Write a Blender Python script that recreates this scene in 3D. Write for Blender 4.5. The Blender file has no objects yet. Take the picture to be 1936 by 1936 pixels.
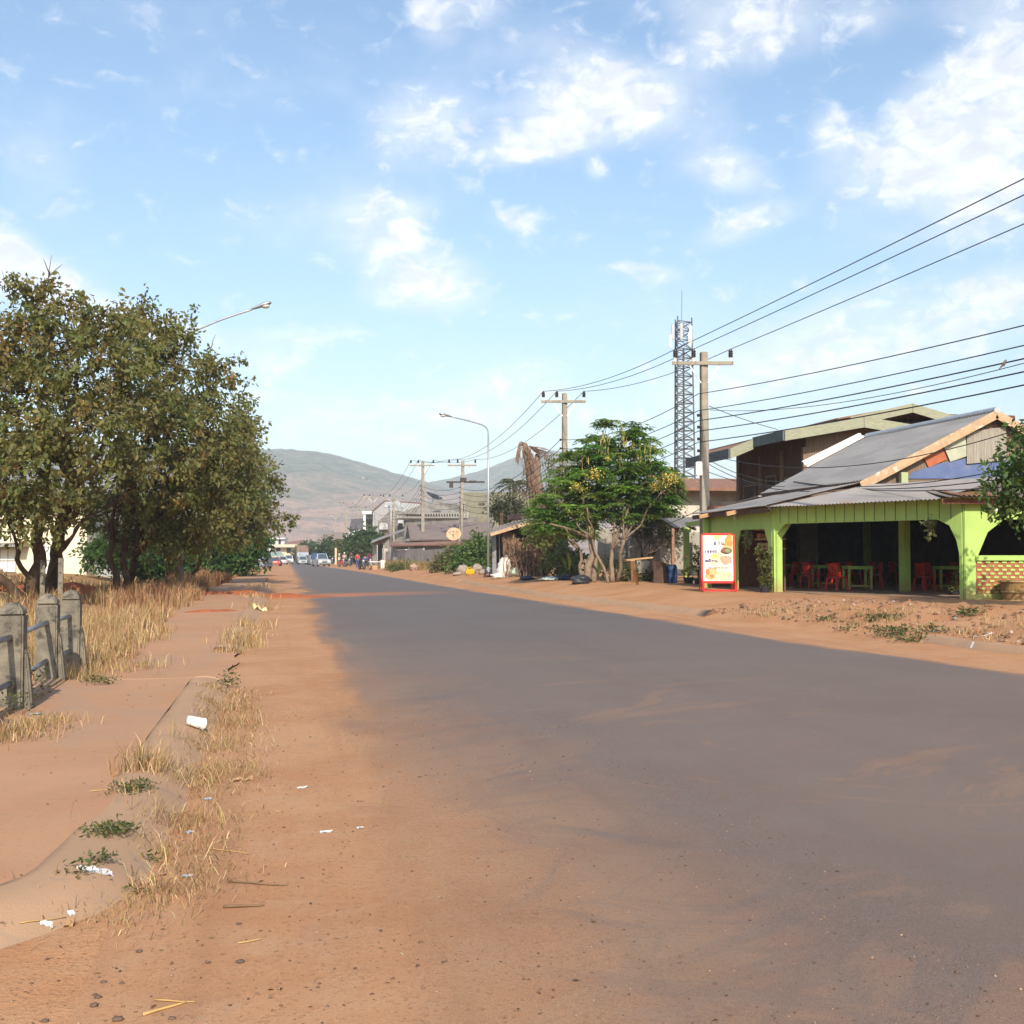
import bpy, bmesh, math, random
import numpy as np
from mathutils import Vector, Matrix, noise

R = math.radians
random.seed(11)
rng = np.random.default_rng(11)
sc = bpy.context.scene
col = sc.collection

# ------------------------------------------------------------------ camera
FPX, CX = 2200.0, 968.0
YAW, PITCH, CAMZ = R(11.01), R(2.03), 1.6
cd = bpy.data.cameras.new("camera")
cam = bpy.data.objects.new("camera", cd)
col.objects.link(cam)
cam.location = (0, 0, CAMZ)
cam.rotation_euler = (math.pi / 2 + PITCH, 0, -YAW)
cd.sensor_width = 36.0
cd.lens = 36.0 * FPX / 1936.0
cd.clip_start = 0.1
cd.clip_end = 20000
sc.camera = cam

# ------------------------------------------------------------------ light
SUN_EL, SUN_AZ = R(33.0), R(183.0)       # azimuth clockwise from +Y (down the road): behind the camera
sun_dir = Vector((math.sin(SUN_AZ) * math.cos(SUN_EL), math.cos(SUN_AZ) * math.cos(SUN_EL), math.sin(SUN_EL)))
sl = bpy.data.lights.new("sun", 'SUN')
sl.energy = 5.0
sl.angle = R(0.53)
sl.color = (1.0, 0.90, 0.76)
so = bpy.data.objects.new("sun", sl)
col.objects.link(so)
so.location = (0, 0, 60)
so.rotation_euler = sun_dir.to_track_quat('Z', 'Y').to_euler()

sc.view_settings.view_transform = 'Standard'
sc.view_settings.look = 'None'
sc.view_settings.exposure = 0.30
sc.view_settings.gamma = 1.0
SKY_STRENGTH = 0.15
HAZE = 0.00023

sc.render.engine = 'CYCLES'
sc.cycles.use_denoising = True
sc.cycles.max_bounces = 6
sc.cycles.diffuse_bounces = 3
sc.cycles.glossy_bounces = 2
sc.cycles.transmission_bounces = 4
sc.cycles.volume_bounces = 0
sc.cycles.transparent_max_bounces = 6
sc.cycles.caustics_reflective = False
sc.cycles.caustics_refractive = False

FW = Vector((math.sin(YAW) * math.cos(PITCH), math.cos(YAW) * math.cos(PITCH), math.sin(PITCH)))
RT = Vector((math.cos(YAW), -math.sin(YAW), 0))
UP = RT.cross(FW)
C0 = Vector((0, 0, CAMZ))


def ray(u, v):
    return FW + RT * ((u - CX) / FPX) + UP * ((CX - v) / FPX)


def W(u, v, d):                 # survey point: a sight line and a distance
    return C0 + ray(u, v) * d


def G(u, v, z=0.0):             # where a sight line meets the level z
    r = ray(u, v)
    return C0 + r * ((z - CAMZ) / r.z)


def WY(u, v, Y):
    r = ray(u, v)
    return C0 + r * (Y / r.y)


def WX(u, v, X):
    r = ray(u, v)
    return C0 + r * (X / r.x)


# ------------------------------------------------------------------ sky
world = bpy.data.worlds.new("World")
sc.world = world
world.use_nodes = True
wt = world.node_tree
wt.nodes.clear()


class NT:
    """small helper around a node tree"""
    def __init__(s, t):
        s.t = t

    def n(s, kind, **kw):
        nd = s.t.nodes.new(kind)
        for k, v in kw.items():
            setattr(nd, k, v)
        return nd

    def link(s, a, b):
        s.t.links.new(a, b)

    def val(s, sock, x):
        if hasattr(x, 'is_output'):
            s.t.links.new(x, sock)
        else:
            sock.default_value = x

    def math(s, op, a, b=0.0, c=None, clamp=False):
        nd = s.n('ShaderNodeMath', operation=op, use_clamp=clamp)
        s.val(nd.inputs[0], a)
        s.val(nd.inputs[1], b)
        if c is not None:
            s.val(nd.inputs[2], c)
        return nd.outputs[0]

    def ramp(s, x, a, b, lo=0.0, hi=1.0):
        nd = s.n('ShaderNodeMapRange', interpolation_type='SMOOTHSTEP')
        s.val(nd.inputs[0], x)
        nd.inputs[1].default_value = a
        nd.inputs[2].default_value = b
        nd.inputs[3].default_value = lo
        nd.inputs[4].default_value = hi
        return nd.outputs[0]

    def mix(s, f, a, b, blend='MIX'):
        nd = s.n('ShaderNodeMix', data_type='RGBA', blend_type=blend)
        s.val(nd.inputs[0], f)
        s.val(nd.inputs[6], a if hasattr(a, 'is_output') else (*a[:3], 1))
        s.val(nd.inputs[7], b if hasattr(b, 'is_output') else (*b[:3], 1))
        return nd.outputs[2]

    def noise(s, vec, scale, detail=4, rough=0.55, dist=0.0):
        nd = s.n('ShaderNodeTexNoise')
        if vec is not None:
            s.link(vec, nd.inputs['Vector'])
        nd.inputs['Scale'].default_value = scale
        nd.inputs['Detail'].default_value = detail
        nd.inputs['Roughness'].default_value = rough
        nd.inputs['Distortion'].default_value = dist
        return nd.outputs['Fac']

    def mapping(s, vec, scale=(1, 1, 1), rot=(0, 0, 0), loc=(0, 0, 0)):
        nd = s.n('ShaderNodeMapping')
        s.link(vec, nd.inputs['Vector'])
        nd.inputs['Scale'].default_value = scale
        nd.inputs['Rotation'].default_value = rot
        nd.inputs['Location'].default_value = loc
        return nd.outputs[0]


w = NT(wt)
out = w.n('ShaderNodeOutputWorld')
bg = w.n('ShaderNodeBackground')
sky = w.n('ShaderNodeTexSky', sky_type='NISHITA')
sky.sun_disc = False
sky.sun_elevation = SUN_EL
sky.sun_rotation = SUN_AZ
sky.altitude = 200
sky.air_density = 1.25
sky.dust_density = 2.6
sky.ozone_density = 2.2
tc = w.n('ShaderNodeTexCoord')
sep = w.n('ShaderNodeSeparateXYZ')
w.link(tc.outputs['Generated'], sep.inputs[0])
az = w.math('ARCTAN2', sep.outputs[0], sep.outputs[1])
el = w.math('ARCSINE', sep.outputs[2])
comb = w.n('ShaderNodeCombineXYZ')
w.link(w.math('MULTIPLY', az, 180 / math.pi), comb.inputs[0])
w.link(w.math('MULTIPLY', el, 180 / math.pi), comb.inputs[1])
ae = comb.outputs[0]


def azel(u, v):
    r = ray(u, v).normalized()
    return math.degrees(math.atan2(r.x, r.y)), math.degrees(math.asin(r.z))


# cloud banks: azimuth/elevation of the centre (surveyed), half sizes in degrees, tilt, strength
CL = [
    (810, 240, 120, 75, 10, .75), (1090, 215, 170, 72, 12, 1.0), (1000, 275, 110, 35, 14, .7), (1110, 130, 150, 60, -15, .55),
    (1240, 190, 120, 50, 25, .5),
    (815, 25, 55, 45, -40, .8), (905, 5, 60, 35, 0, .75), (1420, 40, 150, 75, 5, .85), (1640, 30, 50, 35, 0, .5),
    (735, 410, 85, 48, 0, .85), (800, 515, 130, 62, -18, .95), (740, 560, 80, 30, 0, .5), (985, 415, 60, 28, 0, .75),
    (1370, 320, 90, 36, -14, .7), (1410, 425, 95, 36, 16, .75), (1130, 322, 26, 20, -20, .65),
    (1830, 250, 160, 105, 10, 1.05), (1800, 330, 140, 60, 0, .75), (1860, 120, 140, 45, 22, .75), (1570, 245, 50, 38, -20, .62), (1640, 310, 110, 60, 0, .5),
    (1880, 400, 120, 50, 10, .65), (1900, 20, 90, 70, 0, .5), (1940, 190, 60, 60, 0, .6),
    (1240, 520, 50, 18, 0, .5), (1180, 505, 60, 12, 0, .4),
    (40, 505, 95, 46, -25, 1.1), (-60, 480, 90, 60, 0, 1.1), (190, 590, 150, 42, -20, 1.0), (330, 620, 90, 30, -10, .6),
    (580, 635, 110, 24, 4, .62), (520, 690, 110, 30, -5, .5), (500, 748, 70, 18, 0, .55),
    (970, 715, 110, 34, 4, .62), (820, 760, 150, 40, 0, .35), (700, 800, 260, 60, 0, .45), (1100, 780, 220, 50, 0, .42),
    (1700, 610, 320, 72, 10, .62), (1560, 690, 330, 50, 4, .50), (1900, 560, 110, 50, 5, .5), (1450, 760, 240, 45, 0, .35),
]
fld = None
for (u, v, ru, rv, tilt, st) in CL:
    a, e = azel(u, v)
    k = math.degrees(1 / FPX)
    mp = w.n('ShaderNodeMapping', vector_type='TEXTURE')
    w.link(ae, mp.inputs['Vector'])
    mp.inputs['Location'].default_value = (a, e, 0)
    mp.inputs['Rotation'].default_value = (0, 0, R(tilt))
    mp.inputs['Scale'].default_value = (ru * k * 1.25, rv * k * 1.25, 1)
    ln = w.n('ShaderNodeVectorMath', operation='LENGTH')
    w.link(mp.outputs[0], ln.inputs[0])
    g = w.ramp(ln.outputs['Value'], 1.25, 0.0, 0.0, st)
    fld = g if fld is None else w.math('ADD', fld, g)
# break the banks up with turbulent noise, flatter towards the horizon
nv = w.mapping(ae, scale=(.30, .46, 1))
n1 = w.noise(nv, 1.8, 9, .57, .45)
n2 = w.noise(w.mapping(ae, scale=(.12, .22, 1), loc=(7, 3, 0)), 1.0, 5, .55, .2)
nn = w.math('ADD', w.math('MULTIPLY', n1, 1.55), w.math('MULTIPLY', n2, .25))
cov = w.math('ADD', w.math('MULTIPLY', fld, 1.22), w.math('MULTIPLY', w.math('SUBTRACT', nn, .92), 2.0))
mask = w.ramp(cov, .02, 1.28)
thin = w.math('MULTIPLY', w.ramp(w.math('ADD', w.math('MULTIPLY', fld, .6), w.math('SUBTRACT', n2, .5)), -.05, .50), .58)
mask = w.math('MAXIMUM', mask, thin)
cs = w.noise(w.mapping(ae, scale=(.30, .46, 1), loc=(0, .35, 0)), 1.9, 6, .6, .45)
ccol = w.mix(w.ramp(cs, .35, .65), (6.6, 6.65, 6.8), (5.0, 5.25, 5.7))
skyc = w.mix(1.0, sky.outputs[0], (.90, 1.03, 1.11), 'MULTIPLY')
fin = w.mix(w.math('MULTIPLY', mask, .86), skyc, ccol)
w.link(fin, bg.inputs['Color'])
bg.inputs['Strength'].default_value = SKY_STRENGTH
w.link(bg.outputs[0], out.inputs[0])

# ------------------------------------------------------------------ materials
MATS = {}


def mat(name, c1, c2=None, scale=3.0, rough=0.85, bump=0.0, bscale=40.0, metal=0.0, spec=0.25, c3=None, s3=12.0, t3=(.55, .72),
        stretch=(1, 1, 1), dist=0.0, detail=5):
    if name in MATS:
        return MATS[name]
    m = bpy.data.materials.new(name)
    m.use_nodes = True
    t = NT(m.node_tree)
    b = m.node_tree.nodes['Principled BSDF']
    b.inputs['Roughness'].default_value = rough
    b.inputs['Metallic'].default_value = metal
    b.inputs['Specular IOR Level'].default_value = spec
    g = t.n('ShaderNodeNewGeometry')
    v = t.mapping(g.outputs['Position'], scale=stretch)
    c2 = c2 or tuple(x * .82 for x in c1)
    f = t.ramp(t.noise(v, scale, detail, .6, dist), .32, .68)
    c = t.mix(f, c1, c2)
    if c3:
        f3 = t.ramp(t.noise(v, s3, 6, .65, .3), t3[0], t3[1])
        c = t.mix(f3, c, c3)
    t.link(c, b.inputs['Base Color'])
    if bump > 0:
        bn = t.n('ShaderNodeBump')
        bn.inputs['Strength'].default_value = min(1.0, bump)
        bn.inputs['Distance'].default_value = 0.02
        t.link(t.noise(v, bscale, 4, .6), bn.inputs['Height'])
        t.link(bn.outputs[0], b.inputs['Normal'])
    MATS[name] = m
    return m


def leafmat(name, trans=.35, rough=.55):
    m = bpy.data.materials.new(name)
    m.use_nodes = True
    t = NT(m.node_tree)
    nt = m.node_tree
    b = nt.nodes['Principled BSDF']
    at = t.n('ShaderNodeAttribute', attribute_name='leafcol')
    t.link(at.outputs['Color'], b.inputs['Base Color'])
    b.inputs['Roughness'].default_value = rough
    b.inputs['Specular IOR Level'].default_value = .3
    tr = t.n('ShaderNodeBsdfTranslucent')
    t.link(t.mix(1.0, at.outputs['Color'], (1.25, 1.2, .7), 'MULTIPLY'), tr.inputs[0])
    mx = t.n('ShaderNodeMixShader')
    mx.inputs[0].default_value = trans
    t.link(b.outputs[0], mx.inputs[1])
    t.link(tr.outputs[0], mx.inputs[2])
    t.link(mx.outputs[0], nt.nodes['Material Output'].inputs[0])
    return m


# ------------------------------------------------------------------ object helpers
OFF = {}                          # world offset of a root (its parts' meshes are written relative to it)


def tag(o, label=None, cat=None, group=None, kind=None):
    if label:
        o['label'] = label
    if cat:
        o['category'] = cat
    if group:
        o['group'] = group
    if kind:
        o['kind'] = kind
    return o


def thing(name, label, cat, loc=(0, 0, 0), group=None, rz=0.0):
    o = bpy.data.objects.new(name, None)
    o.empty_display_size = .2
    col.objects.link(o)
    o.location = loc
    o.rotation_euler = (0, 0, rz)
    OFF[o.name] = Vector(loc)
    return tag(o, label, cat, group)


def copy_tree(o, parent=None):
    c = o.copy()
    col.objects.link(c)
    if parent is not None:
        c.parent = parent
    for ch in list(o.children):
        copy_tree(ch, c)
    return c


def link_mesh(name, me, m, parent=None, label=None):
    o = bpy.data.objects.new(name, me)
    col.objects.link(o)
    for x in (m if isinstance(m, (list, tuple)) else [m]):
        me.materials.append(x)
    if parent is not None:
        off = OFF.get(parent.name)
        if off is not None:
            me.transform(Matrix.Translation(-off))
            OFF[o.name] = off
        o.parent = parent
    if label:
        o['label'] = label
    return o


class MB:
    def __init__(s):
        s.v, s.f, s.mi, s.cur = [], [], [], 0

    def add(s, vs, fs):
        b = len(s.v)
        s.v.extend(tuple(p) for p in vs)
        for f in fs:
            s.f.append([i + b for i in f])
            s.mi.append(s.cur)

    def box(s, c, size, rz=0.0, M=None, taper=1.0):
        x, y, z = size[0] / 2, size[1] / 2, size[2] / 2
        t = taper
        vs = [(-x, -y, -z), (x, -y, -z), (x, y, -z), (-x, y, -z), (-x * t, -y * t, z), (x * t, -y * t, z), (x * t, y * t, z), (-x * t, y * t, z)]
        mm = Matrix.Translation(Vector(c)) @ (M if M is not None else Matrix.Rotation(rz, 4, 'Z'))
        s.add([mm @ Vector(p) for p in vs], [(0, 3, 2, 1), (4, 5, 6, 7), (0, 1, 5, 4), (1, 2, 6, 5), (2, 3, 7, 6), (3, 0, 4, 7)])
        return s

    def beam(s, p0, p1, wd, ht, up=(0, 0, 1)):
        p0, p1 = Vector(p0), Vector(p1)
        d = (p1 - p0)
        L = d.length
        d.normalize()
        u = Vector(up)
        if abs(d.dot(u)) > .98:
            u = Vector((1, 0, 0))
        x = d.cross(u).normalized()
        z = x.cross(d)
        M = Matrix((x, d, z)).transposed().to_4x4()
        return s.box((p0 + p1) / 2, (wd, L, ht), M=M)

    def tube(s, pts, r, n=8, caps=True):
        pts = [Vector(p) for p in pts]
        if not isinstance(r, (list, tuple)):
            r = [r] * len(pts)
        vs, fs = [], []
        ref = None
        for i, p in enumerate(pts):
            a = pts[max(0, i - 1)]
            b = pts[min(len(pts) - 1, i + 1)]
            d = (b - a)
            if d.length < 1e-9:
                d = Vector((0, 0, 1))
            d.normalize()
            if ref is None:
                ref = Vector((1, 0, 0)) if abs(d.x) < .9 else Vector((0, 1, 0))
            x = (ref - d * ref.dot(d)).normalized()
            ref = x
            y = d.cross(x)
            for k in range(n):
                t = 2 * math.pi * k / n
                vs.append(p + (x * math.cos(t) + y * math.sin(t)) * r[i])
        for i in range(len(pts) - 1):
            for k in range(n):
                k2 = (k + 1) % n
                fs.append((i * n + k, i * n + k2, (i + 1) * n + k2, (i + 1) * n + k))
        if caps:
            fs.append(tuple(range(n - 1, -1, -1)))
            fs.append(tuple((len(pts) - 1) * n + k for k in range(n)))
        s.add(vs, fs)
        return s

    def lathe(s, prof, c=(0, 0, 0), n=16, axis='Z', M=None, cap=True):
        vs, fs = [], []
        mm = Matrix.Translation(Vector(c))
        if M is not None:
            mm = mm @ M
        elif axis == 'X':
            mm = mm @ Matrix.Rotation(R(90), 4, 'Y')
        elif axis == 'Y':
            mm = mm @ Matrix.Rotation(R(-90), 4, 'X')
        for (r, z) in prof:
            for k in range(n):
                t = 2 * math.pi * k / n
                vs.append(mm @ Vector((r * math.cos(t), r * math.sin(t), z)))
        for i in range(len(prof) - 1):
            for k in range(n):
                k2 = (k + 1) % n
                fs.append((i * n + k, i * n + k2, (i + 1) * n + k2, (i + 1) * n + k))
        if cap:
            fs.append(tuple(range(n - 1, -1, -1)))
            fs.append(tuple((len(prof) - 1) * n + k for k in range(n)))
        s.add(vs, fs)
        return s

    def prism(s, poly, o, ax, ay, t):
        """2-D polygon (in axes ax, ay from o) with thickness t along ax x ay"""
        o, ax, ay = Vector(o), Vector(ax).normalized(), Vector(ay).normalized()
        nrm = ax.cross(ay).normalized()
        n = len(poly)
        a = [o + ax * p[0] + ay * p[1] for p in poly]
        b = [p + nrm * t for p in a]
        fs = [tuple(range(n - 1, -1, -1)), tuple(range(n, 2 * n))]
        for i in range(n):
            j = (i + 1) % n
            fs.append((i, j, n + j, n + i))
        s.add(a + b, fs)
        return s

    def slab(s, pts, t, dn=(0, 0, -1)):
        """polygon of 3-D points thickened by t along dn"""
        pts = [Vector(p) for p in pts]
        n = len(pts)
        b = [p + Vector(dn) * t for p in pts]
        fs = [tuple(range(n)), tuple(range(2 * n - 1, n - 1, -1))]
        for i in range(n):
            j = (i + 1) % n
            fs.append((j, i, n + i, n + j))
        s.add(pts + b, fs)
        return s

    def corr(s, a, b, c, d, pitch=.09, amp=.014, rows=1, th=.004, sag=0.0):
        """corrugated sheet: eave a->b, ridge d->c; flutes run from eave to ridge"""
        a, b, c, d = map(Vector, (a, b, c, d))
        nrm = (b - a).cross(d - a).normalized()
        if nrm.z < 0:
            nrm = -nrm
        L = max((b - a).length, (c - d).length)
        n = max(4, int(L / pitch * 6))
        vs, fs = [], []
        for lay in (0, 1):
            for j in range(rows + 1):
                q = j / rows
                for i in range(n + 1):
                    p = i / n
                    P = (a * (1 - p) + b * p) * (1 - q) + (d * (1 - p) + c * p) * q
                    ph = p * L / pitch * 2 * math.pi
                    wob = noise.noise(Vector((P.x * .7, P.y * .7, P.z))) * sag
                    vs.append(P + nrm * (amp * math.sin(ph) + wob - lay * th))
        m = (rows + 1) * (n + 1)
        for lay in (0, 1):
            for j in range(rows):
                for i in range(n):
                    k = lay * m + j * (n + 1) + i
                    f = (k, k + 1, k + n + 2, k + n + 1)
                    fs.append(f if lay == 0 else f[::-1])
        for i in range(n):                       # eave and ridge edges
            fs.append((i + 1, i, m + i, m + i + 1))
            k = rows * (n + 1) + i
            fs.append((k, k + 1, m + k + 1, m + k))
        s.add(vs, fs)
        return s

    def ball(s, c, rad, n=12, m=8, jit=0.0, seed=0):
        rad = rad if isinstance(rad, (tuple, list)) else (rad, rad, rad)
        vs, fs = [], []
        for j in range(m + 1):
            ph = math.pi * j / m
            for i in range(n):
                th = 2 * math.pi * i / n
                d = Vector((math.sin(ph) * math.cos(th), math.sin(ph) * math.sin(th), math.cos(ph)))
                k = 1 + (jit * noise.noise(d * 1.7 + Vector((seed * 3.1, seed, 0))) if jit else 0)
                vs.append(Vector(c) + Vector((d.x * rad[0], d.y * rad[1], d.z * rad[2])) * k)
        for j in range(m):
            for i in range(n):
                i2 = (i + 1) % n
                fs.append((j * n + i, (j + 1) * n + i, (j + 1) * n + i2, j * n + i2))
        s.add(vs, fs)
        return s

    def quad(s, a, b, c, d):
        s.add([a, b, c, d], [(0, 1, 2, 3)])
        return s

    def build(s, name, m, parent=None, smooth=False, label=None, bevel=0.0):
        me = bpy.data.meshes.new(name)
        me.from_pydata(s.v, [], s.f)
        if s.cur or any(s.mi):
            me.polygons.foreach_set('material_index', s.mi)
        if smooth:
            me.polygons.foreach_set('use_smooth', [True] * len(s.f))
        me.validate(clean_customdata=False)
        me.update()
        if bevel > 0:
            bm = bmesh.new()
            bm.from_mesh(me)
            bmesh.ops.remove_doubles(bm, verts=bm.verts, dist=1e-5)
            es = [e for e in bm.edges if len(e.link_faces) == 2 and e.calc_face_angle(0) > R(40)]
            bmesh.ops.bevel(bm, geom=es, offset=bevel, segments=2, affect='EDGES', clamp_overlap=True)
            bm.to_mesh(me)
            bm.free()
        return link_mesh(name, me, m, parent, label)


def np_mesh(name, V, Fq, cols=None, attr='leafcol'):
    """mesh from numpy arrays of equal-sized faces; cols = one colour per face"""
    me = bpy.data.meshes.new(name)
    nf, k = Fq.shape
    me.vertices.add(len(V))
    me.vertices.foreach_set('co', V.astype(np.float32).ravel())
    me.loops.add(nf * k)
    me.loops.foreach_set('vertex_index', Fq.astype(np.int32).ravel())
    me.polygons.add(nf)
    me.polygons.foreach_set('loop_start', np.arange(0, nf * k, k, dtype=np.int32))
    me.update(calc_edges=True)
    if cols is not None:
        a = me.color_attributes.new(attr, 'FLOAT_COLOR', 'CORNER')
        cc = np.ones((nf, k, 4), dtype=np.float32)
        cc[:, :, :3] = cols[:, None, :]
        a.data.foreach_set('color', cc.ravel())
    return me


def unit(a):
    return a / (np.linalg.norm(a, axis=1, keepdims=True) + 1e-9)


def pick(pal, n, jit=.15):
    """leaf colours: weighted palette with a little individual variation"""
    wts = np.array([p[3] for p in pal], float)
    idx = rng.choice(len(pal), n, p=wts / wts.sum())
    c = np.array([p[:3] for p in pal])[idx]
    return np.clip(c * (1 + rng.normal(0, jit, (n, 1))) * (1 + rng.normal(0, jit * .4, (n, 3))), .004, 1)


def leaf_quads(P, D, size, wide=.45, up=None, fold=.12):
    """leaves at P pointing along D; size = array of lengths"""
    n = len(P)
    D = unit(D)
    ref = rng.normal(0, 1, (n, 3)) if up is None else np.tile(np.array(up, float), (n, 1)) + rng.normal(0, .35, (n, 3))
    S = unit(np.cross(D, ref))
    N = np.cross(S, D)
    sz = size[:, None]
    b = P
    tip = P + D * sz
    mid = P + D * sz * .48
    l = mid + S * sz * wide * .5 + N * sz * fold
    r = mid - S * sz * wide * .5 + N * sz * fold
    V = np.stack([b, l, tip, r], 1).reshape(-1, 3)
    F = np.arange(n * 4).reshape(n, 4)
    return V, F
# ================================================================== GROUND
def sm(x, a, b):
    t = min(1, max(0, (x - a) / (b - a)))
    return t * t * (3 - 2 * t)


RE = [(-5, 10.0), (12, 9.7), (15, 9.45), (18, 8.95), (24, 8.75), (33, 8.45), (38, 8.2), (49, 7.6), (61, 7.25), (100, 6.2), (150, 4.7), (220, 4.2), (700, 4.2)]
LIP = [(-5, 11.15), (18.5, 11.1), (22, 10.8), (27, 10.3), (41, 9.2), (55, 9.2), (70, 9.5), (110, 8.3), (160, 6.6), (220, 6.0), (700, 6.0)]


def tab(T, y):
    for (a, xa), (b, xb) in zip(T, T[1:]):
        if y <= b:
            return xa + (xb - xa) * max(0, (y - a)) / (b - a)
    return T[-1][1]


def right_edge(y):
    return tab(RE, y)


def h(x, y):
    z = -.45 * sm(y, 90, 240)
    if y < 420:
        if x > 0:
            e, l = right_edge(y), tab(LIP, y)
            z += .06 * sm(x, e, l) + .14 * sm(x, l - .12, l + .15) + .22 * sm(x, l + .1, l + 2.3)
            if y < 30 and x > l:                             # rubble bank at the corner
                k = sm(x, l + .1, l + .9) * (1 - sm(x, l + 4.5, l + 6)) * (1 - sm(y, 24, 29))
                z += k * (.10 * noise.noise(Vector((x * 1.5, y * 1.5, 3))) + .10 * noise.noise(Vector((x * 3.7, y * 3.7, 1))) + .05 * noise.noise(Vector((x * 8, y * 8, 1))))
        else:
            z += .5 * sm(-x, 7.5, 11.5) * (1 - sm(y, 110, 160))
            if x < -2.9:
                z += .05 * noise.noise(Vector((x * .8, y * .5, 0)))
    if -1.1 < x < 1.5 and y < 14:
        z += .012 * noise.noise(Vector((x * 2.3, y * 2.3, 0)))
    return z - .002


def GH(u, v):
    """where a sight line meets the ground surface"""
    z = 0.0
    for _ in range(12):
        p = G(u, v, z)
        z = z * .4 + .6 * h(p.x, p.y)
    return Vector((p.x, p.y, h(p.x, p.y)))


def axis_pts(lo, hi, step, far, grow=1.22):
    a = list(np.arange(lo, hi + 1e-6, step))
    s, p = step, hi
    while p < far:
        s *= grow
        p += s
        a.append(p)
    return a


xs = axis_pts(-14, 24, .3, 5200)
left = axis_pts(14, 14.01, .3, 5200)[2:]
xs = [-p for p in reversed(left)] + xs
ys = [-400, -150, -60, -25, -10, -4, 0] + axis_pts(2.5, 62, .32, 6500, 1.16)
nx, ny = len(xs), len(ys)
V = [(x, y, h(x, y)) for y in ys for x in xs]
Fc = [(j * nx + i, j * nx + i + 1, (j + 1) * nx + i + 1, (j + 1) * nx + i) for j in range(ny - 1) for i in range(nx - 1)]
me = bpy.data.meshes.new("ground")
me.from_pydata(V, [], Fc)
me.polygons.foreach_set('use_smooth', [True] * len(Fc))


def dirt_color(t, pos):
    """reddish laterite dirt: pale dust, darker damp earth, specks of gravel"""
    big = t.noise(pos, .55, 5, .6, .3)
    med = t.noise(pos, 3.2, 6, .65, .2)
    fine = t.noise(pos, 38, 4, .7)
    c = t.mix(t.ramp(big, .36, .64), DIRT_A, DIRT_B)
    c = t.mix(t.math('MULTIPLY', t.ramp(med, .42, .70), .55), c, DIRT_C)
    c = t.mix(t.math('MULTIPLY', t.ramp(t.noise(pos, 1.6, 6, .7, .6), .54, .72), .45), c, (.285, .150, .085))
    c = t.mix(t.math('MULTIPLY', t.ramp(t.noise(pos, 75, 2, .5), .64, .72), .55), c, (.20, .115, .075))
    c = t.mix(t.math('MULTIPLY', t.ramp(fine, .50, .72), .62), c, tuple(x * .62 for x in DIRT_B))
    c = t.mix(t.math('MULTIPLY', t.ramp(t.noise(pos, 120, 2, .6), .58, .74), .6), c, tuple(min(1, x * 1.5) for x in DIRT_A))
    vo = t.n('ShaderNodeTexVoronoi', feature='F1')
    t.link(pos, vo.inputs['Vector'])
    vo.inputs['Scale'].default_value = 26
    vo.inputs['Randomness'].default_value = 1
    peb = t.math('MULTIPLY', t.ramp(vo.outputs['Distance'], .20, .12), t.ramp(t.noise(pos, 1.7, 3), .48, .62))
    c = t.mix(t.math('MULTIPLY', peb, .45), c, (.16, .095, .065))
    hgt = t.math('ADD', t.math('MULTIPLY', fine, .6), t.math('ADD', t.math('MULTIPLY', med, 1.2), t.math('MULTIPLY', peb, .6)))
    return c, hgt


DIRT_A, DIRT_B, DIRT_C = (.440, .232, .120), (.380, .182, .086), (.425, .255, .146)


def bumped(t, b, hgt, s=.5, d=.02):
    bn = t.n('ShaderNodeBump')
    bn.inputs['Strength'].default_value = s
    bn.inputs['Distance'].default_value = d
    t.link(hgt, bn.inputs['Height'])
    t.link(bn.outputs[0], b.inputs['Normal'])


mg = bpy.data.materials.new("laterite_dirt")
mg.use_nodes = True
t = NT(mg.node_tree)
b = mg.node_tree.nodes['Principled BSDF']
b.inputs['Roughness'].default_value = .95
b.inputs['Specular IOR Level'].default_value = .1
pos = t.n('ShaderNodeNewGeometry').outputs['Position']
c, hg = dirt_color(t, pos)
sp = t.n('ShaderNodeSeparateXYZ')
t.link(pos, sp.inputs[0])
# dry straw-coloured litter over the left verge and the far plain
lv = t.math('MULTIPLY', t.ramp(sp.outputs[0], -2.6, -4.2), t.ramp(t.noise(pos, .9, 4), .30, .55))
c = t.mix(t.math('MULTIPLY', lv, .75), c, t.mix(t.noise(pos, 9, 4), (.33, .21, .09), (.22, .14, .07)))
far = t.ramp(sp.outputs[1], 250, 900)
c = t.mix(far, c, t.mix(t.ramp(t.noise(pos, .012, 5), .4, .6), (.20, .13, .075), (.075, .085, .035)))
t.link(c, b.inputs['Base Color'])
bumped(t, b, hg, .55, .025)
tag(link_mesh("ground", me, mg), kind='structure', label='reddish dusty earth verge and plain')

# ------------------------------------------------------------------ road
ry = [-6] + list(np.arange(-4, 30, .5)) + list(np.arange(30, 140, 2.0)) + list(np.arange(140, 640, 20))
cols = 44
V, UVs, Fc = [], [], []
for y in ry:
    e = right_edge(y)
    x0, x1 = -.72, e + 1.0
    for i in range(cols + 1):
        x = x0 + (x1 - x0) * i / cols
        crown = .03 * (1 - ((x - 4.2) / 5.0) ** 2) if -1 < x < 10 else 0
        z = h(x, y) + .006 + max(0, crown)
        V.append((x, y, z))
        UVs.append((x - .85, e - x))
n1 = cols + 1
for j in range(len(ry) - 1):
    for i in range(cols):
        Fc.append((j * n1 + i, j * n1 + i + 1, (j + 1) * n1 + i + 1, (j + 1) * n1 + i))
me = bpy.data.meshes.new("road")
me.from_pydata(V, [], Fc)
me.polygons.foreach_set('use_smooth', [True] * len(Fc))
uv = me.uv_layers.new(name="edge")
li = np.zeros(len(me.loops), dtype=np.int32)
me.loops.foreach_get('vertex_index', li)
uv.data.foreach_set('uv', np.array(UVs, dtype=np.float32)[li].ravel())
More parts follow.
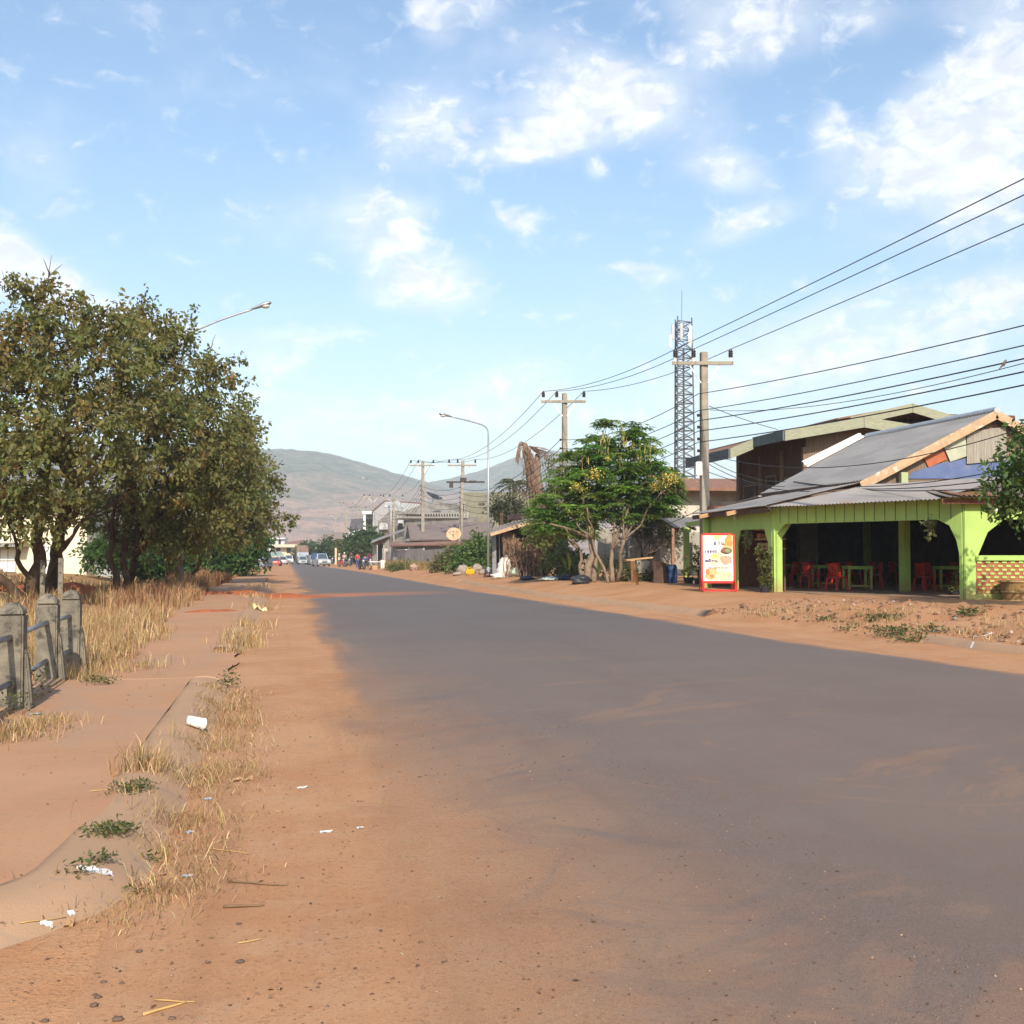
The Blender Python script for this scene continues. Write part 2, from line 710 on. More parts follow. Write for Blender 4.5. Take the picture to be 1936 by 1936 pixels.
mr = bpy.data.materials.new("dusty_asphalt")
mr.use_nodes = True
t = NT(mr.node_tree)
b = mr.node_tree.nodes['Principled BSDF']
b.inputs['Specular IOR Level'].default_value = .22
pos = t.n('ShaderNodeNewGeometry').outputs['Position']
u = t.n('ShaderNodeUVMap', uv_map='edge')
su = t.n('ShaderNodeSeparateXYZ')
t.link(u.outputs[0], su.inputs[0])
sp = t.n('ShaderNodeSeparateXYZ')
t.link(pos, sp.inputs[0])
dirt, dh = dirt_color(t, pos)
agg = t.noise(pos, 150, 3, .75)
agg2 = t.noise(pos, 420, 2, .6)
big = t.noise(pos, .35, 5, .6, .4)
asp = t.mix(t.ramp(agg, .30, .72), (.040, .039, .042), (.155, .146, .143))
asp = t.mix(t.math('MULTIPLY', t.ramp(agg2, .55, .72), .5), asp, (.25, .215, .195))
asp = t.mix(t.math('MULTIPLY', t.ramp(big, .35, .65), .35), asp, (.135, .122, .118))
# dust: thick towards both edges, thin streaked veil with sweeping tyre tracks in between
wob = t.math('MULTIPLY', t.math('SUBTRACT', t.noise(t.mapping(pos, scale=(1, .28, 1)), .9, 5, .6, .5), .5), 1.5)
le = t.math('ADD', su.outputs[0], wob)
near = t.ramp(sp.outputs[1], 26, 5, 0.0, 1.0)
hard = t.ramp(le, .50, -.45)
soft = t.ramp(le, 1.25, -.9)
dl = t.math('ADD', t.math('MULTIPLY', hard, t.math('SUBTRACT', 1.0, near)), t.math('MULTIPLY', soft, near))
dl = t.math('MAXIMUM', dl, t.math('MULTIPLY', t.ramp(le, 3.2, -.9), t.math('ADD', .22, t.math('MULTIPLY', near, .66))))
wob2 = t.math('MULTIPLY', t.math('SUBTRACT', t.noise(t.mapping(pos, scale=(1, .3, 1)), 1.3, 4, .6), .5), .8)
dr = t.ramp(t.math('ADD', su.outputs[1], wob2), .35, -.30)
st = None
for (cx_, cy_, s1, s2, lo) in ((11.5, -1.5, 1.5, 1.3, .475), (-4.0, 18.0, 1.4, 1.4, .50), (4.2, 8.6, 1.8, 1.0, .52)):
    dx_ = t.math('SUBTRACT', sp.outputs[0], cx_)
    dy_ = t.math('SUBTRACT', sp.outputs[1], cy_)
    rad_ = t.math('SQRT', t.math('ADD', t.math('MULTIPLY', dx_, dx_), t.math('MULTIPLY', dy_, dy_)))
    rad_ = t.math('ADD', rad_, t.math('MULTIPLY', t.noise(pos, .5, 2), .9))
    cb = t.n('ShaderNodeCombineXYZ')
    t.link(t.math('MULTIPLY', rad_, s1), cb.inputs[0])
    t.link(t.math('MULTIPLY', t.math('ARCTAN2', dy_, dx_), s2), cb.inputs[1])
    cb.inputs[2].default_value = cx_
    q = t.ramp(t.noise(cb.outputs[0], 1.7, 8, .66, .3), lo, lo + .15)
    st = q if st is None else t.math('MAXIMUM', st, q)
veil = t.math('MULTIPLY', st, t.ramp(t.noise(pos, .30, 6, .65), .34, .52))
veil = t.math('MULTIPLY', veil, t.ramp(sp.outputs[1], 28, 9, .03, .46))
veil = t.math('MULTIPLY', veil, t.ramp(su.outputs[0], 8.0, 3.5, .22, 1.0))
long_ = t.math('MULTIPLY', t.ramp(t.noise(t.mapping(pos, scale=(1.1, .03, 1)), 1.0, 4, .6), .55, .8), .16)
# rings where motorbikes turned
ring = None
for (rx, ryy, rr) in ((4.6, 7.4, 2.3), (5.3, 9.6, 3.1), (3.6, 9.2, 2.0), (6.6, 8.6, 2.6)):
    cx = t.math('SUBTRACT', sp.outputs[0], rx)
    cy = t.math('SUBTRACT', sp.outputs[1], ryy)
    rad = t.math('SQRT', t.math('ADD', t.math('MULTIPLY', cx, cx), t.math('MULTIPLY', cy, cy)))
    rad = t.math('ADD', rad, t.math('MULTIPLY', t.noise(pos, .8, 2), .5))
    dd = t.math('ABSOLUTE', t.math('SUBTRACT', rad, rr + .25))
    q = t.math('MULTIPLY', t.ramp(dd, .10, .01), t.ramp(t.noise(pos, .7, 3), .42, .62))
    ring = q if ring is None else t.math('MAXIMUM', ring, q)
# tracked red soil carried across from the mound on the left
band = t.math('ABSOLUTE', t.math('SUBTRACT', t.math('ADD', sp.outputs[1], t.math('MULTIPLY', t.math('SUBTRACT', t.noise(pos, .5, 3), .5), 3.5)), t.math('ADD', 43.2, t.math('MULTIPLY', sp.outputs[0], .55))))
bandm = t.math('MULTIPLY', t.ramp(band, 2.9, .4), t.ramp(sp.outputs[0], 8.0, 1.2))
scr = t.math('MULTIPLY', st, t.ramp(su.outputs[0], -.1, .9))
dl = t.math('MULTIPLY', dl, t.math('SUBTRACT', 1.0, t.math('MULTIPLY', scr, .42)))
base = t.math('MAXIMUM', t.math('MAXIMUM', dl, dr), t.math('MAXIMUM', veil, t.math('MAXIMUM', long_, t.math('MULTIPLY', ring, .38))))
grit = t.math('ADD', base, t.math('MULTIPLY', t.math('SUBTRACT', agg, .5), .75))
dust = t.math('MAXIMUM', t.math('MULTIPLY', base, .80), t.ramp(grit, .42, .92))
dust = t.math('MAXIMUM', dust, t.ramp(sp.outputs[1], 30, 5, .08, .21))
rut = t.ramp(t.noise(t.mapping(pos, scale=(2.6, .07, 1)), 1.0, 3, .5), .52, .70)
dirt = t.mix(t.math('MULTIPLY', rut, .38), dirt, (.30, .145, .072))
c = t.mix(dust, asp, dirt)
c = t.mix(t.math('MULTIPLY', bandm, .85), c, (.42, .15, .065))
t.link(c, b.inputs['Base Color'])
t.link(t.ramp(dust, .0, .8, .74, .95), b.inputs['Roughness'])
bumped(t, b, t.math('ADD', t.math('MULTIPLY', agg, .8), t.math('MULTIPLY', t.math('MULTIPLY', dh, dust), .7)), .5, .012)
tag(link_mesh("road", me, mr), kind='structure', label='dusty grey asphalt road with soft dirt edges')

# ------------------------------------------------------------------ left footpath, kerb and edging
mp_ = bpy.data.materials.new("dusty_concrete_path")
mp_.use_nodes = True
t = NT(mp_.node_tree)
b = mp_.node_tree.nodes['Principled BSDF']
b.inputs['Roughness'].default_value = .93
b.inputs['Specular IOR Level'].default_value = .12
pos = t.n('ShaderNodeNewGeometry').outputs['Position']
d1, dh = dirt_color(t, pos)
con = t.mix(t.noise(pos, 60, 4, .7), (.285, .190, .135), (.37, .245, .170))
f = t.ramp(t.noise(t.mapping(pos, scale=(1, .5, 1)), .8, 6, .62, .4), .22, .56)
c = t.mix(t.math('MULTIPLY', f, .9), con, t.mix(.45, d1, (.40, .225, .135)))
c = t.mix(t.math('MULTIPLY', t.ramp(t.noise(pos, 4.5, 5, .7), .60, .75), .35), c, (.22, .155, .12))
t.link(c, b.inputs['Base Color'])
bumped(t, b, t.noise(pos, 90, 4, .65), .25, .01)

mk = mat("kerb_concrete", (.40, .245, .150), (.355, .225, .140), 1.6, .94, .25, 90, c3=(.27, .195, .145), s3=2.2, t3=(.55, .75), spec=.1)

# kerb centre line: straight along the road, swinging away to the left at its near end
KC = [(-.88, 14.55), (-.88, 12), (-.88, 9), (-.88, 7.4), (-.90, 6.5), (-.97, 5.85), (-1.20, 5.35), (-1.65, 5.02), (-2.4, 4.82), (-3.4, 4.72)]


def smooth_path(P, n=6):
    out = []
    P = [Vector((*p, 0)) if len(p) == 2 else Vector(p) for p in P]
    for i in range(len(P) - 1):
        p0, p1, p2, p3 = P[max(0, i - 1)], P[i], P[i + 1], P[min(len(P) - 1, i + 2)]
        for k in range(n):
            s = k / n
            out.append(.5 * ((2 * p1) + (p2 - p0) * s + (2 * p0 - 5 * p1 + 4 * p2 - p3) * s * s + (3 * p1 - p0 - 3 * p2 + p3) * s ** 3))
    out.append(P[-1])
    return out


def kerb(name, path, prof, label):
    """rounded, worn kerb; prof = (offset to the right, height)"""
    vs, fs = [], []
    m = len(prof)
    for i, p in enumerate(path):
        d = (path[min(i + 1, len(path) - 1)] - path[max(i - 1, 0)]).normalized()
        rgt = Vector((d.y, -d.x, 0)) * (-1)          # path runs towards the camera
        for (o, z) in prof:
            wv = 1 + .07 * noise.noise(Vector((p.x * 2.1, p.y * 2.1, o * 3)))
            q = p + rgt * (o + .025 * noise.noise(Vector((p.x * 1.6, p.y * 1.6, 5 + z))))
            vs.append((q.x, q.y, z * wv if z > 0 else z))
    for i in range(len(path) - 1):
        for k in range(m - 1):
            fs.append((i * m + k, i * m + k + 1, (i + 1) * m + k + 1, (i + 1) * m + k))
    fs.append(tuple(range(m)))
    fs.append(tuple(reversed(range((len(path) - 1) * m, len(path) * m))))
    me = bpy.data.meshes.new(name)
    me.from_pydata([Vector(v) for v in vs], [], fs)
    me.polygons.foreach_set('use_smooth', [True] * len(fs))
    return tag(link_mesh(name, me, mk), kind='structure', label=label)


prof = [(-.212, .0), (-.208, .106), (-.13, .120), (-.04, .119), (.05, .106), (.12, .080), (.18, .045), (.25, .010), (.34, -.03)]
kp = smooth_path(KC, 8)
kerb("kerb", kp, prof, 'worn rounded concrete kerb beside the near footpath')
kp2 = smooth_path([(-.90, 62), (-.88, 50), (-.86, 40), (-.88, 30), (-.9, 24), (-.9, 19.2)], 10)
kerb("kerb", kp2, [(o, z * .75 if z > 0 else z) for o, z in prof], 'low broken kerb running on beyond the driveway gap')


def path_right(y):
    xr = -.95 - .144 * sm(y, 7.8, 9.2)
    if y < 7.4:
        for (xa, ya), (xb, yb) in zip(KC, KC[1:]):
            if yb <= y <= ya:
                q = (ya - y) / (ya - yb)
                xr = xa + (xb - xa) * q - .03
                break
        else:
            xr = -3.6
    return xr


V, Fc = [], []
rows = [4.80, 4.9, 5.05, 5.15, 5.3, 5.5, 5.75, 6.0, 6.3, 6.7, 7.2] + list(np.arange(7.8, 14.6, .5)) + [14.5]
nc = 14
for y in rows:
    xr = path_right(y)
    xl = -3.3 if y < 9 else -3.3 + .62 * sm(y, 9, 11)
    for i in range(nc + 1):
        x = xl + (xr - xl) * i / nc
        z = .108 - .09 * (1 - sm(y, 4.7, 5.7)) + .012 * noise.noise(Vector((x * .9, y * .9, 2)))
        V.append((x, y, z))
for j in range(len(rows) - 1):
    for i in range(nc):
        a = j * (nc + 1) + i
        Fc.append((a, a + 1, a + nc + 2, a + nc + 1))
me = bpy.data.meshes.new("footpath")
me.from_pydata(V, [], Fc)
me.polygons.foreach_set('use_smooth', [True] * len(Fc))
tag(link_mesh("footpath", me, mp_), kind='structure', label='dusty concrete footpath slab between railing and kerb')
m_ = MB()
m_.box((-1.95, 14.5, .045), (1.9, .05, .13))
tag(m_.build("footpath_edge", mk), kind='structure', label='broken end face of the footpath slab')


def strip(name, x0f, x1f, ylist, zf, m, label, nc=8):
    V, Fc = [], []
    for y in ylist:
        a, bb = x0f(y), x1f(y)
        for i in range(nc + 1):
            x = a + (bb - a) * i / nc
            V.append((x, y, zf(x, y)))
    for j in range(len(ylist) - 1):
        for i in range(nc):
            k = j * (nc + 1) + i
            Fc.append((k, k + 1, k + nc + 2, k + nc + 1))
    me = bpy.data.meshes.new(name)
    me.from_pydata(V, [], Fc)
    me.polygons.foreach_set('use_smooth', [True] * len(Fc))
    return tag(link_mesh(name, me, m), kind='structure', label=label)


strip("driveway", lambda y: -2.75, lambda y: -.70 + .06 * math.sin(y * 3), list(np.arange(14.53, 19.3, .35)), lambda x, y: .030 + .018 * noise.noise(Vector((x, y, 9))), mp_,
      'worn concrete driveway crossing in the footpath gap')
strip("footpath", lambda y: -2.55 - .5 * sm(y, 25, 40), lambda y: -1.07, list(np.arange(18.6, 78, .8)), lambda x, y: .022 + .053 * sm(y, 18.7, 21.5) + .02 * noise.noise(Vector((x * .7, y * .4, 9))), mp_,
      'dusty footpath going on past the driveway under the trees')
m_ = MB()
for (y0, y1, x0, x1, z) in ((11.05, 12.55, -2.74, -2.5, .14), (12.6, 14.35, -2.72, -2.48, .155)):
    m_.box(((x0 + x1) / 2, (y0 + y1) / 2, z / 2), (x1 - x0, y1 - y0, z), rz=R(1.5))
m_.box((-3.0, 12.7, .045), (.46, 3.6, .13))
tag(m_.build("path_edging", mk, bevel=.03), kind='structure', label='cracked concrete edging strip at the foot of the railing')

# right-hand kerb near the corner, and the low pavement lip further on
rk = [Vector((x, y, 0)) for x, y in ((11.12, 18.6), (11.12, 17.5), (11.18, 16), (11.3, 14), (11.4, 11), (11.4, 7))]
kerb("kerb", smooth_path(rk, 6), [(-.3, .0), (-.2, .17), (-.08, .18), (.04, .17), (.12, .13), (.17, .03), (.22, -.05)], 'grey concrete kerb at the foot of the rubble bank')
rk2 = [Vector((tab(LIP, y), y, 0)) for y in (62, 55, 48, 41, 34, 27)]
kerb("kerb", smooth_path(rk2, 8), [(-.3, .05), (-.16, .17), (-.08, .205), (.02, .20), (.10, .12), (.16, .05), (.2, -.05)], 'low dusty kerb along the verge before the green restaurant')

# ------------------------------------------------------------------ red soil mounds
mred = mat("red_soil", (.36, .115, .050), (.27, .085, .040), 3.5, .97, .9, 30, c3=(.44, .165, .075), s3=9, spec=.08)


def mound(pts, wd, ht, label):
    P = smooth_path(pts, 10)
    V, Fc = [], []
    m = 11
    for i, p in enumerate(P):
        d = (P[min(i + 1, len(P) - 1)] - P[max(i - 1, 0)]).normalized()
        n_ = Vector((-d.y, d.x, 0))
        e = math.sin(math.pi * (i + .15) / (len(P) - .7)) ** .6
        for k in range(m):
            s = k / (m - 1) * 2 - 1
            q = p + n_ * s * wd * (.8 + .35 * noise.noise(p * .9))
            z = ht * e * max(0, 1 - s * s) * (1 + .45 * noise.noise(Vector((q.x * 1.6, q.y * 1.6, 4))))
            V.append((q.x, q.y, h(q.x, q.y) + (.07 if q.x < -1.05 else .0) - .02 + z))
    for i in range(len(P) - 1):
        for k in range(m - 1):
            a = i * m + k
            Fc.append((a, a + 1, a + m + 1, a + m))
    me = bpy.data.meshes.new("soil_mound")
    me.from_pydata(V, [], Fc)
    me.polygons.foreach_set('use_smooth', [True] * len(Fc))
    tag(link_mesh("soil_mound", me, mred), label, 'soil mound')


mound([(-3.9, 44.8), (-2.8, 45.0), (-1.6, 44.4), (-.4, 43.2), (.9, 42.6), (1.9, 43.4)], .8, .17, 'ridge of fresh red soil reaching across the footpath to the road')
mound([(-2.6, 31.0), (-1.9, 31.3), (-1.25, 31.9)], .35, .09, 'thin streak of red soil on the footpath nearer the railing')
mound([(-9.8, 43.6), (-8.2, 43.0), (-6.8, 42.8), (-5.6, 42.5), (-4.4, 43.0)], .8, .45, 'dark red soil bank behind the tall dry grass')

# surfaces near the viewer, for setting things down on them
from mathutils.bvhtree import BVHTree
_v, _f = [], []
for _o in list(col.objects):
    if _o.type == 'MESH' and _o.name.split('.')[0] in ('ground', 'road', 'footpath', 'kerb', 'driveway', 'path_edging'):
        _b = len(_v)
        _v += [v_.co.copy() for v_ in _o.data.vertices]
        _f += [[i + _b for i in p_.vertices] for p_ in _o.data.polygons if all(-60 < _o.data.vertices[i].co.x < 60 and _o.data.vertices[i].co.y < 130 for i in p_.vertices)]
SURF = BVHTree.FromPolygons(_v, _f)


def ground_z(x, y):
    q = SURF.ray_cast(Vector((x, y, 3)), Vector((0, 0, -1)))
    return q[0].z if q[0] is not None else h(x, y)


def GS(u, v):
    q = SURF.ray_cast(C0, ray(u, v).normalized())
    return q[0].copy() if q[0] is not None else GH(u, v)


# ------------------------------------------------------------------ hills
HU = [(-900, 900), (-500, 870), (-200, 862), (100, 850), (300, 848), (450, 852), (520, 855), (580, 858), (640, 868), (690, 882), (740, 897), (790, 912), (830, 922), (900, 940), (1100, 985), (1300, 1030), (1500, 1047)]
HU2 = [(560, 1000), (700, 945), (780, 921), (830, 912), (880, 900), (930, 884), (980, 868), (1040, 855), (1100, 858), (1170, 880), (1240, 915), (1300, 945), (1400, 995), (1600, 1040), (1800, 1047)]


def interp(T, x):
    if x <= T[0][0]:
        return T[0][1]
    for (a, ya), (b_, yb) in zip(T, T[1:]):
        if x <= b_:
            k = (x - a) / (b_ - a)
            return ya + (yb - ya) * k
    return T[-1][1]


mh = bpy.data.materials.new("hill_scrub")
mh.use_nodes = True
t = NT(mh.node_tree)
b = mh.node_tree.nodes['Principled BSDF']
b.inputs['Roughness'].default_value = 1
b.inputs['Specular IOR Level'].default_value = 0
pos = t.n('ShaderNodeNewGeometry').outputs['Position']
sp = t.n('ShaderNodeSeparateXYZ')
t.link(pos, sp.inputs[0])
zz = t.math('ADD', sp.outputs[2], t.math('MULTIPLY', t.math('SUBTRACT', t.noise(pos, .006, 5, .6), .5), 190))
gr = t.mix(t.ramp(t.noise(pos, .035, 6, .78), .40, .60), (.016, .038, .016), (.150, .140, .065))
dry = t.mix(t.ramp(t.noise(pos, .022, 6, .78), .40, .60), (.50, .27, .175), (.22, .135, .09))
c = t.mix(t.ramp(zz, 70, 165), dry, gr)
c = t.mix(t.math('MULTIPLY', t.ramp(t.noise(pos, .011, 4, .6), .60, .70), .55), c, (.36, .25, .17))
t.link(c, b.inputs['Base Color'])
bumped(t, b, t.noise(pos, .045, 6, .7), 1.0, 26)


def hill(T, D0, D1, D2, u0, u1, label):
    V, Fc = [], []
    nu, nd = 240, 46
    for i in range(nu + 1):
        u_ = u0 + (u1 - u0) * i / nu
        top = W(u_, interp(T, u_), D1).z
        for j in range(nd + 1):
            q = j / nd
            dist = D0 + (D2 - D0) * q
            qr = (D1 - D0) / (D2 - D0)
            k = sm(q, 0, qr) ** 1.15 if q <= qr else 1 - .85 * sm(q, qr, 1)
            P = W(u_, 1046, dist)
            nz = noise.fractal(Vector((P.x * .004, P.y * .004, 1)), .9, 2.1, 5)
            rough = noise.fractal(Vector((P.x * .03, P.y * .03, 5)), .8, 2.2, 4) * 4.2 + noise.fractal(Vector((P.x * .009, P.y * .009, 9)), .9, 2.1, 3) * 5.0
            z = max(0, top) * (k + .11 * nz * math.sin(math.pi * min(1, k))) * (1) + rough * k
            V.append((P.x, P.y, z - 3 * (1 - k)))
    n_ = nd + 1
    for i in range(nu):
        for j in range(nd):
            Fc.append((i * n_ + j, (i + 1) * n_ + j, (i + 1) * n_ + j + 1, i * n_ + j + 1))
    me = bpy.data.meshes.new("hill")
    me.from_pydata(V, [], Fc)
    me.polygons.foreach_set('use_smooth', [True] * len(Fc))
    tag(link_mesh("hill", me, mh), kind='structure', label=label)


hill(HU, 1150, 2700, 3300, -900, 1500, 'broad flat-topped hazy hill at the end of the road')
hill(HU2, 1700, 3300, 4000, 560, 1800, 'second hazy hill rising to the right behind the houses')

# ------------------------------------------------------------------ haze
hz = bpy.data.materials.new("haze_air")
hz.use_nodes = True
hz.node_tree.nodes.clear()
o_ = hz.node_tree.nodes.new('ShaderNodeOutputMaterial')
pv = hz.node_tree.nodes.new('ShaderNodeVolumePrincipled')
pv.inputs['Color'].default_value = (.80, .89, 1.0, 1)
pv.inputs['Density'].default_value = HAZE
pv.inputs['Anisotropy'].default_value = -.25
hz.node_tree.links.new(pv.outputs[0], o_.inputs['Volume'])
if HAZE > 0:
    tag(MB().box((200, 1950, 178), (8000, 4300, 364)).build("haze", hz), kind='stuff', label='pale dusty haze over street and hills')
# ================================================================== SHARED BUILDERS
BARK = mat("bark_brown", (.115, .075, .050), (.065, .043, .030), 9, .95, .9, 45, stretch=(1, 1, .3), spec=.1)
BARK_PALE = mat("bark_pale", (.23, .165, .115), (.15, .105, .075), 8, .95, .8, 45, stretch=(1, 1, .3), spec=.1)
CONC = mat("grey_concrete", (.215, .185, .142), (.130, .114, .092), 4.5, .92, .5, 50, c3=(.065, .058, .048), s3=7, t3=(.50, .66), spec=.15)
POLEC = mat("pole_concrete", (.30, .262, .212), (.235, .205, .168), 3, .92, .4, 60, c3=(.20, .17, .13), s3=6, spec=.15)
GALV = mat("galvanised_steel", (.42, .44, .46), (.33, .35, .37), 4, .45, .1, 30, metal=.6, spec=.4)
PIPE = mat("grey_pipe", (.30, .31, .32), (.22, .22, .22), 6, .5, .2, 60, metal=.35, c3=(.28, .19, .13), s3=10)
LEAF = leafmat("leaf", .46)
LEAF2 = leafmat("leaf_glossy", .55, .45)
STRAW = leafmat("straw", .30, .8)
DARKM = mat("dark_porcelain", (.045, .028, .03), (.03, .02, .022), 5, .25, spec=.5)
WIRE = mat("cable_black", (.030, .032, .038), (.025, .026, .03), 3, .6)


def bend(p0, p1, n, wob, seed):
    p0, p1 = Vector(p0), Vector(p1)
    L = (p1 - p0).length
    out = []
    for i in range(n + 1):
        q = i / n
        e = math.sin(math.pi * q)
        w_ = Vector((noise.noise(Vector((seed, q * 2.2, 0))), noise.noise(Vector((seed, q * 2.2, 7))), noise.noise(Vector((seed, q * 2.2, 13))) * .5))
        out.append(p0.lerp(p1, q) + w_ * wob * L * e)
    return out


def branch(mb, p0, p1, r0, r1, seed, n=6, wob=.22, sides=7):
    P = bend(p0, p1, n, wob, seed)
    mb.tube(P, [r0 + (r1 - r0) * i / n for i in range(n + 1)], sides, caps=True)
    return P


def crown_leaves(clumps, n_leaf, size, pal, per=22, spread=.34, droop=.35, shell=.55, wide=.5):
    """leafy twigs scattered through ellipsoid clumps [(centre, (rx,ry,rz))]; returns mesh arrays and twig centres"""
    vol = np.array([r[0] * r[1] * r[2] for _, r in clumps]) ** .72
    ntw = max(1, n_leaf // per)
    idx = rng.choice(len(clumps), ntw, p=vol / vol.sum())
    ctr = np.array([c for c, _ in clumps])[idx]
    rad = np.array([r for _, r in clumps])[idx]
    d = unit(rng.normal(0, 1, (ntw, 3)))
    q = rng.random((ntw, 1)) ** shell
    tw = ctr + d * rad * (.25 + .80 * q) * (1 + rng.normal(0, .16, (ntw, 1)))
    # each twig runs outwards and droops, carrying leaves
    td = unit(d * 1.0 + rng.normal(0, .5, (ntw, 3)) - np.array([0, 0, droop]))
    tl = spread * (.6 + .9 * rng.random((ntw, 1)))
    ti = np.repeat(np.arange(ntw), per)
    s = rng.random((len(ti), 1))
    P = tw[ti] + td[ti] * tl[ti] * (s - .3) * 2 + rng.normal(0, spread * .28, (len(ti), 3))
    D = unit(td[ti] * .6 + rng.normal(0, .75, (len(ti), 3)) - np.array([0, 0, droop * .9]))
    sz = size * (.65 + .7 * rng.random(len(ti)))
    V, F = leaf_quads(P, D, sz, wide)
    tint = pick(pal, ntw, .16)[ti]
    own = pick(pal, len(ti), .16)
    c = tint * .6 + own * .4
    return V, F, c, tw, tl


def grow_tree(name, label, cat, base, stems, clumps, n_leaf, size, pal, group=None, bark=None, twigs=90, leafm=None, bare=(), **kw):
    root = thing(name, label, cat, base, group)
    mb = MB()
    ends = []
    for k, (b0, tips, r0) in enumerate(stems):
        sd = (base[0] * 3.7 + k * 1.9) % 97
        fork = Vector(tips[0])
        P = branch(mb, b0, fork, r0, r0 * .62, sd, 7, .16, 9)
        for j, tp in enumerate(tips[1:]):
            start = P[-1] if j % 2 == 0 else P[-2]
            Q = branch(mb, start, tp, r0 * .50, r0 * .16, sd + j + 3, 7, .2, 7)
            ends += Q[3:]
        ends.append(P[-1])
    V, F, c, tw, tl = crown_leaves(clumps, n_leaf, size, pal, **kw)
    E = np.array([tuple(e) for e in ends])
    for i in range(0, len(tw), max(1, len(tw) // twigs)):
        k = np.argmin(((E - tw[i]) ** 2).sum(1))
        branch(mb, E[k], tw[i], .026, .007, i * .37, 4, .18, 4)
    for (p0, p1) in bare:
        branch(mb, p0, p1, .018, .005, p0[0] + p1[2], 5, .12, 4)
    mb.build('trunk', bark or BARK, root, smooth=True)
    me = np_mesh('crown', V, F, c)
    link_mesh('crown', me, leafm or LEAF, root)
    return root


def clump(u, v, rpx, d, flat=.85, dj=0.0):
    r = rpx / FPX * d
    return (tuple(W(u, v, d + dj)), (r, r * 1.05, r * flat))


# ================================================================== LEFT: TREES ALONG THE VERGE
PAL_L = [(.190, .175, .055, 5), (.140, .145, .046, 5), (.090, .110, .038, 3), (.225, .180, .065, 2), (.23, .15, .06, 1.0), (.30, .20, .075, .5), (.145, .180, .055, 3)]
dA = 35.0
bA = G(70, 1143, 0.0)
b_ = Vector(bA)
clA = [clump(30, 650, 85, dA, .9, .8), clump(110, 615, 75, dA, .8, -.4), (clump(62, 562, 44, dA)), clump(150, 700, 95, dA, .85, -1.2), clump(40, 770, 105, dA, .8, -1.4),
       clump(225, 655, 70, dA, .8, 1.0), clump(185, 815, 95, dA, .8, -1.6), clump(60, 880, 95, dA, .75, -2.0), clump(245, 760, 70, dA, .85, .6), clump(-50, 700, 100, dA, .9, 0),
       clump(-70, 860, 100, dA, .9, -.6), clump(120, 925, 62, dA, .7, -1.5), clump(35, 965, 58, dA, .8, -1.7), clump(195, 605, 42, dA, .7), clump(-10, 950, 45, dA, .7, -1.6),
       clump(95, 985, 34, dA, .6, -1.5), clump(20, 545, 34, dA, .8), clump(250, 880, 60, dA, .8, -.6), clump(10, 1000, 30, dA, .7, -1.8)]
stA = [(G(66, 1143), [W(70, 1010, 35), W(40, 880, 34), W(100, 840, 34), W(60, 700, 35)], .26),
       (G(96, 1135), [W(112, 1000, 36), W(190, 880, 35), W(130, 760, 35), W(215, 740, 36), W(150, 650, 35)], .27),
       (G(52, 1147), [W(-30, 1070, 34), W(-60, 940, 34), W(-90, 860, 35)], .17),
       (G(60, 1143), [W(32, 1030, 34.6), W(10, 960, 33.6), W(-20, 880, 34)], .10),
       (G(88, 1138), [W(118, 1030, 35.4), W(95, 985, 35), W(240, 930, 36), W(180, 960, 35)], .12)]
grow_tree('roadside_tree', 'large olive-leaved tree with several thick stems behind the concrete railing', 'tree', tuple(bA), stA, clA, 22500, .185, PAL_L,
          'trees along the left verge', twigs=240, bare=[(tuple(W(90, 540, dA)), tuple(W(98, 482, dA))), (tuple(W(96, 520, dA)), tuple(W(118, 500, dA))), (tuple(W(20, 560, dA)), tuple(W(4, 512, dA))), (tuple(W(92, 515, dA)), tuple(W(82, 488, dA)))],
          spread=.34, droop=.5, per=26)
dB = 41.0
bB = G(228, 1128, 0.0)
clB = [clump(285, 640, 62, dB, .85), clump(340, 690, 66, dB, .9, .8), clump(300, 760, 80, dB, .85, -1), clump(385, 715, 62, dB, .9, .4), clump(415, 780, 58, dB, .9), clump(360, 830, 85, dB, .85, -1.6),
       clump(430, 850, 55, dB, 1.0, .4), clump(290, 880, 80, dB, .8, -1), clump(395, 920, 66, dB, .85, -.6), clump(250, 950, 70, dB, .8, .6), clump(330, 965, 72, dB, .75, .4),
       clump(440, 930, 44, dB, .9), clump(255, 605, 38, dB, .8), clump(200, 960, 60, dB, .8, 1.6), clump(290, 1020, 55, dB, .6, 1.6), clump(360, 1010, 55, dB, .6, 1.4), clump(318, 615, 24, dB), clump(215, 1000, 50, dB, .7, 2)]
stB = [(G(222, 1130), [W(212, 1020, dB), W(200, 960, dB), W(250, 850, dB), W(280, 700, dB)], .15),
       (G(232, 1129), [W(236, 1000, dB), W(260, 880, dB), W(300, 760, dB), W(330, 700, dB)], .15),
       (G(240, 1127), [W(262, 1000, dB), W(300, 900, dB), W(360, 820, dB), W(395, 740, dB)], .14),
       (G(246, 1126), [W(290, 1000, dB), W(350, 920, dB), W(420, 850, dB), W(430, 920, dB)], .12)]
grow_tree('roadside_tree', 'slender-stemmed olive tree in the middle of the verge, growing in the dark red shade', 'tree', tuple(bB), stB, clB, 23500, .185, PAL_L,
          'trees along the left verge', twigs=220, bare=[(tuple(W(395, 665, dB)), tuple(W(408, 632, dB)))], spread=.42, droop=.5, per=42, shell=.45)
dC = 58.0
bC = G(330, 1103, 0.0)
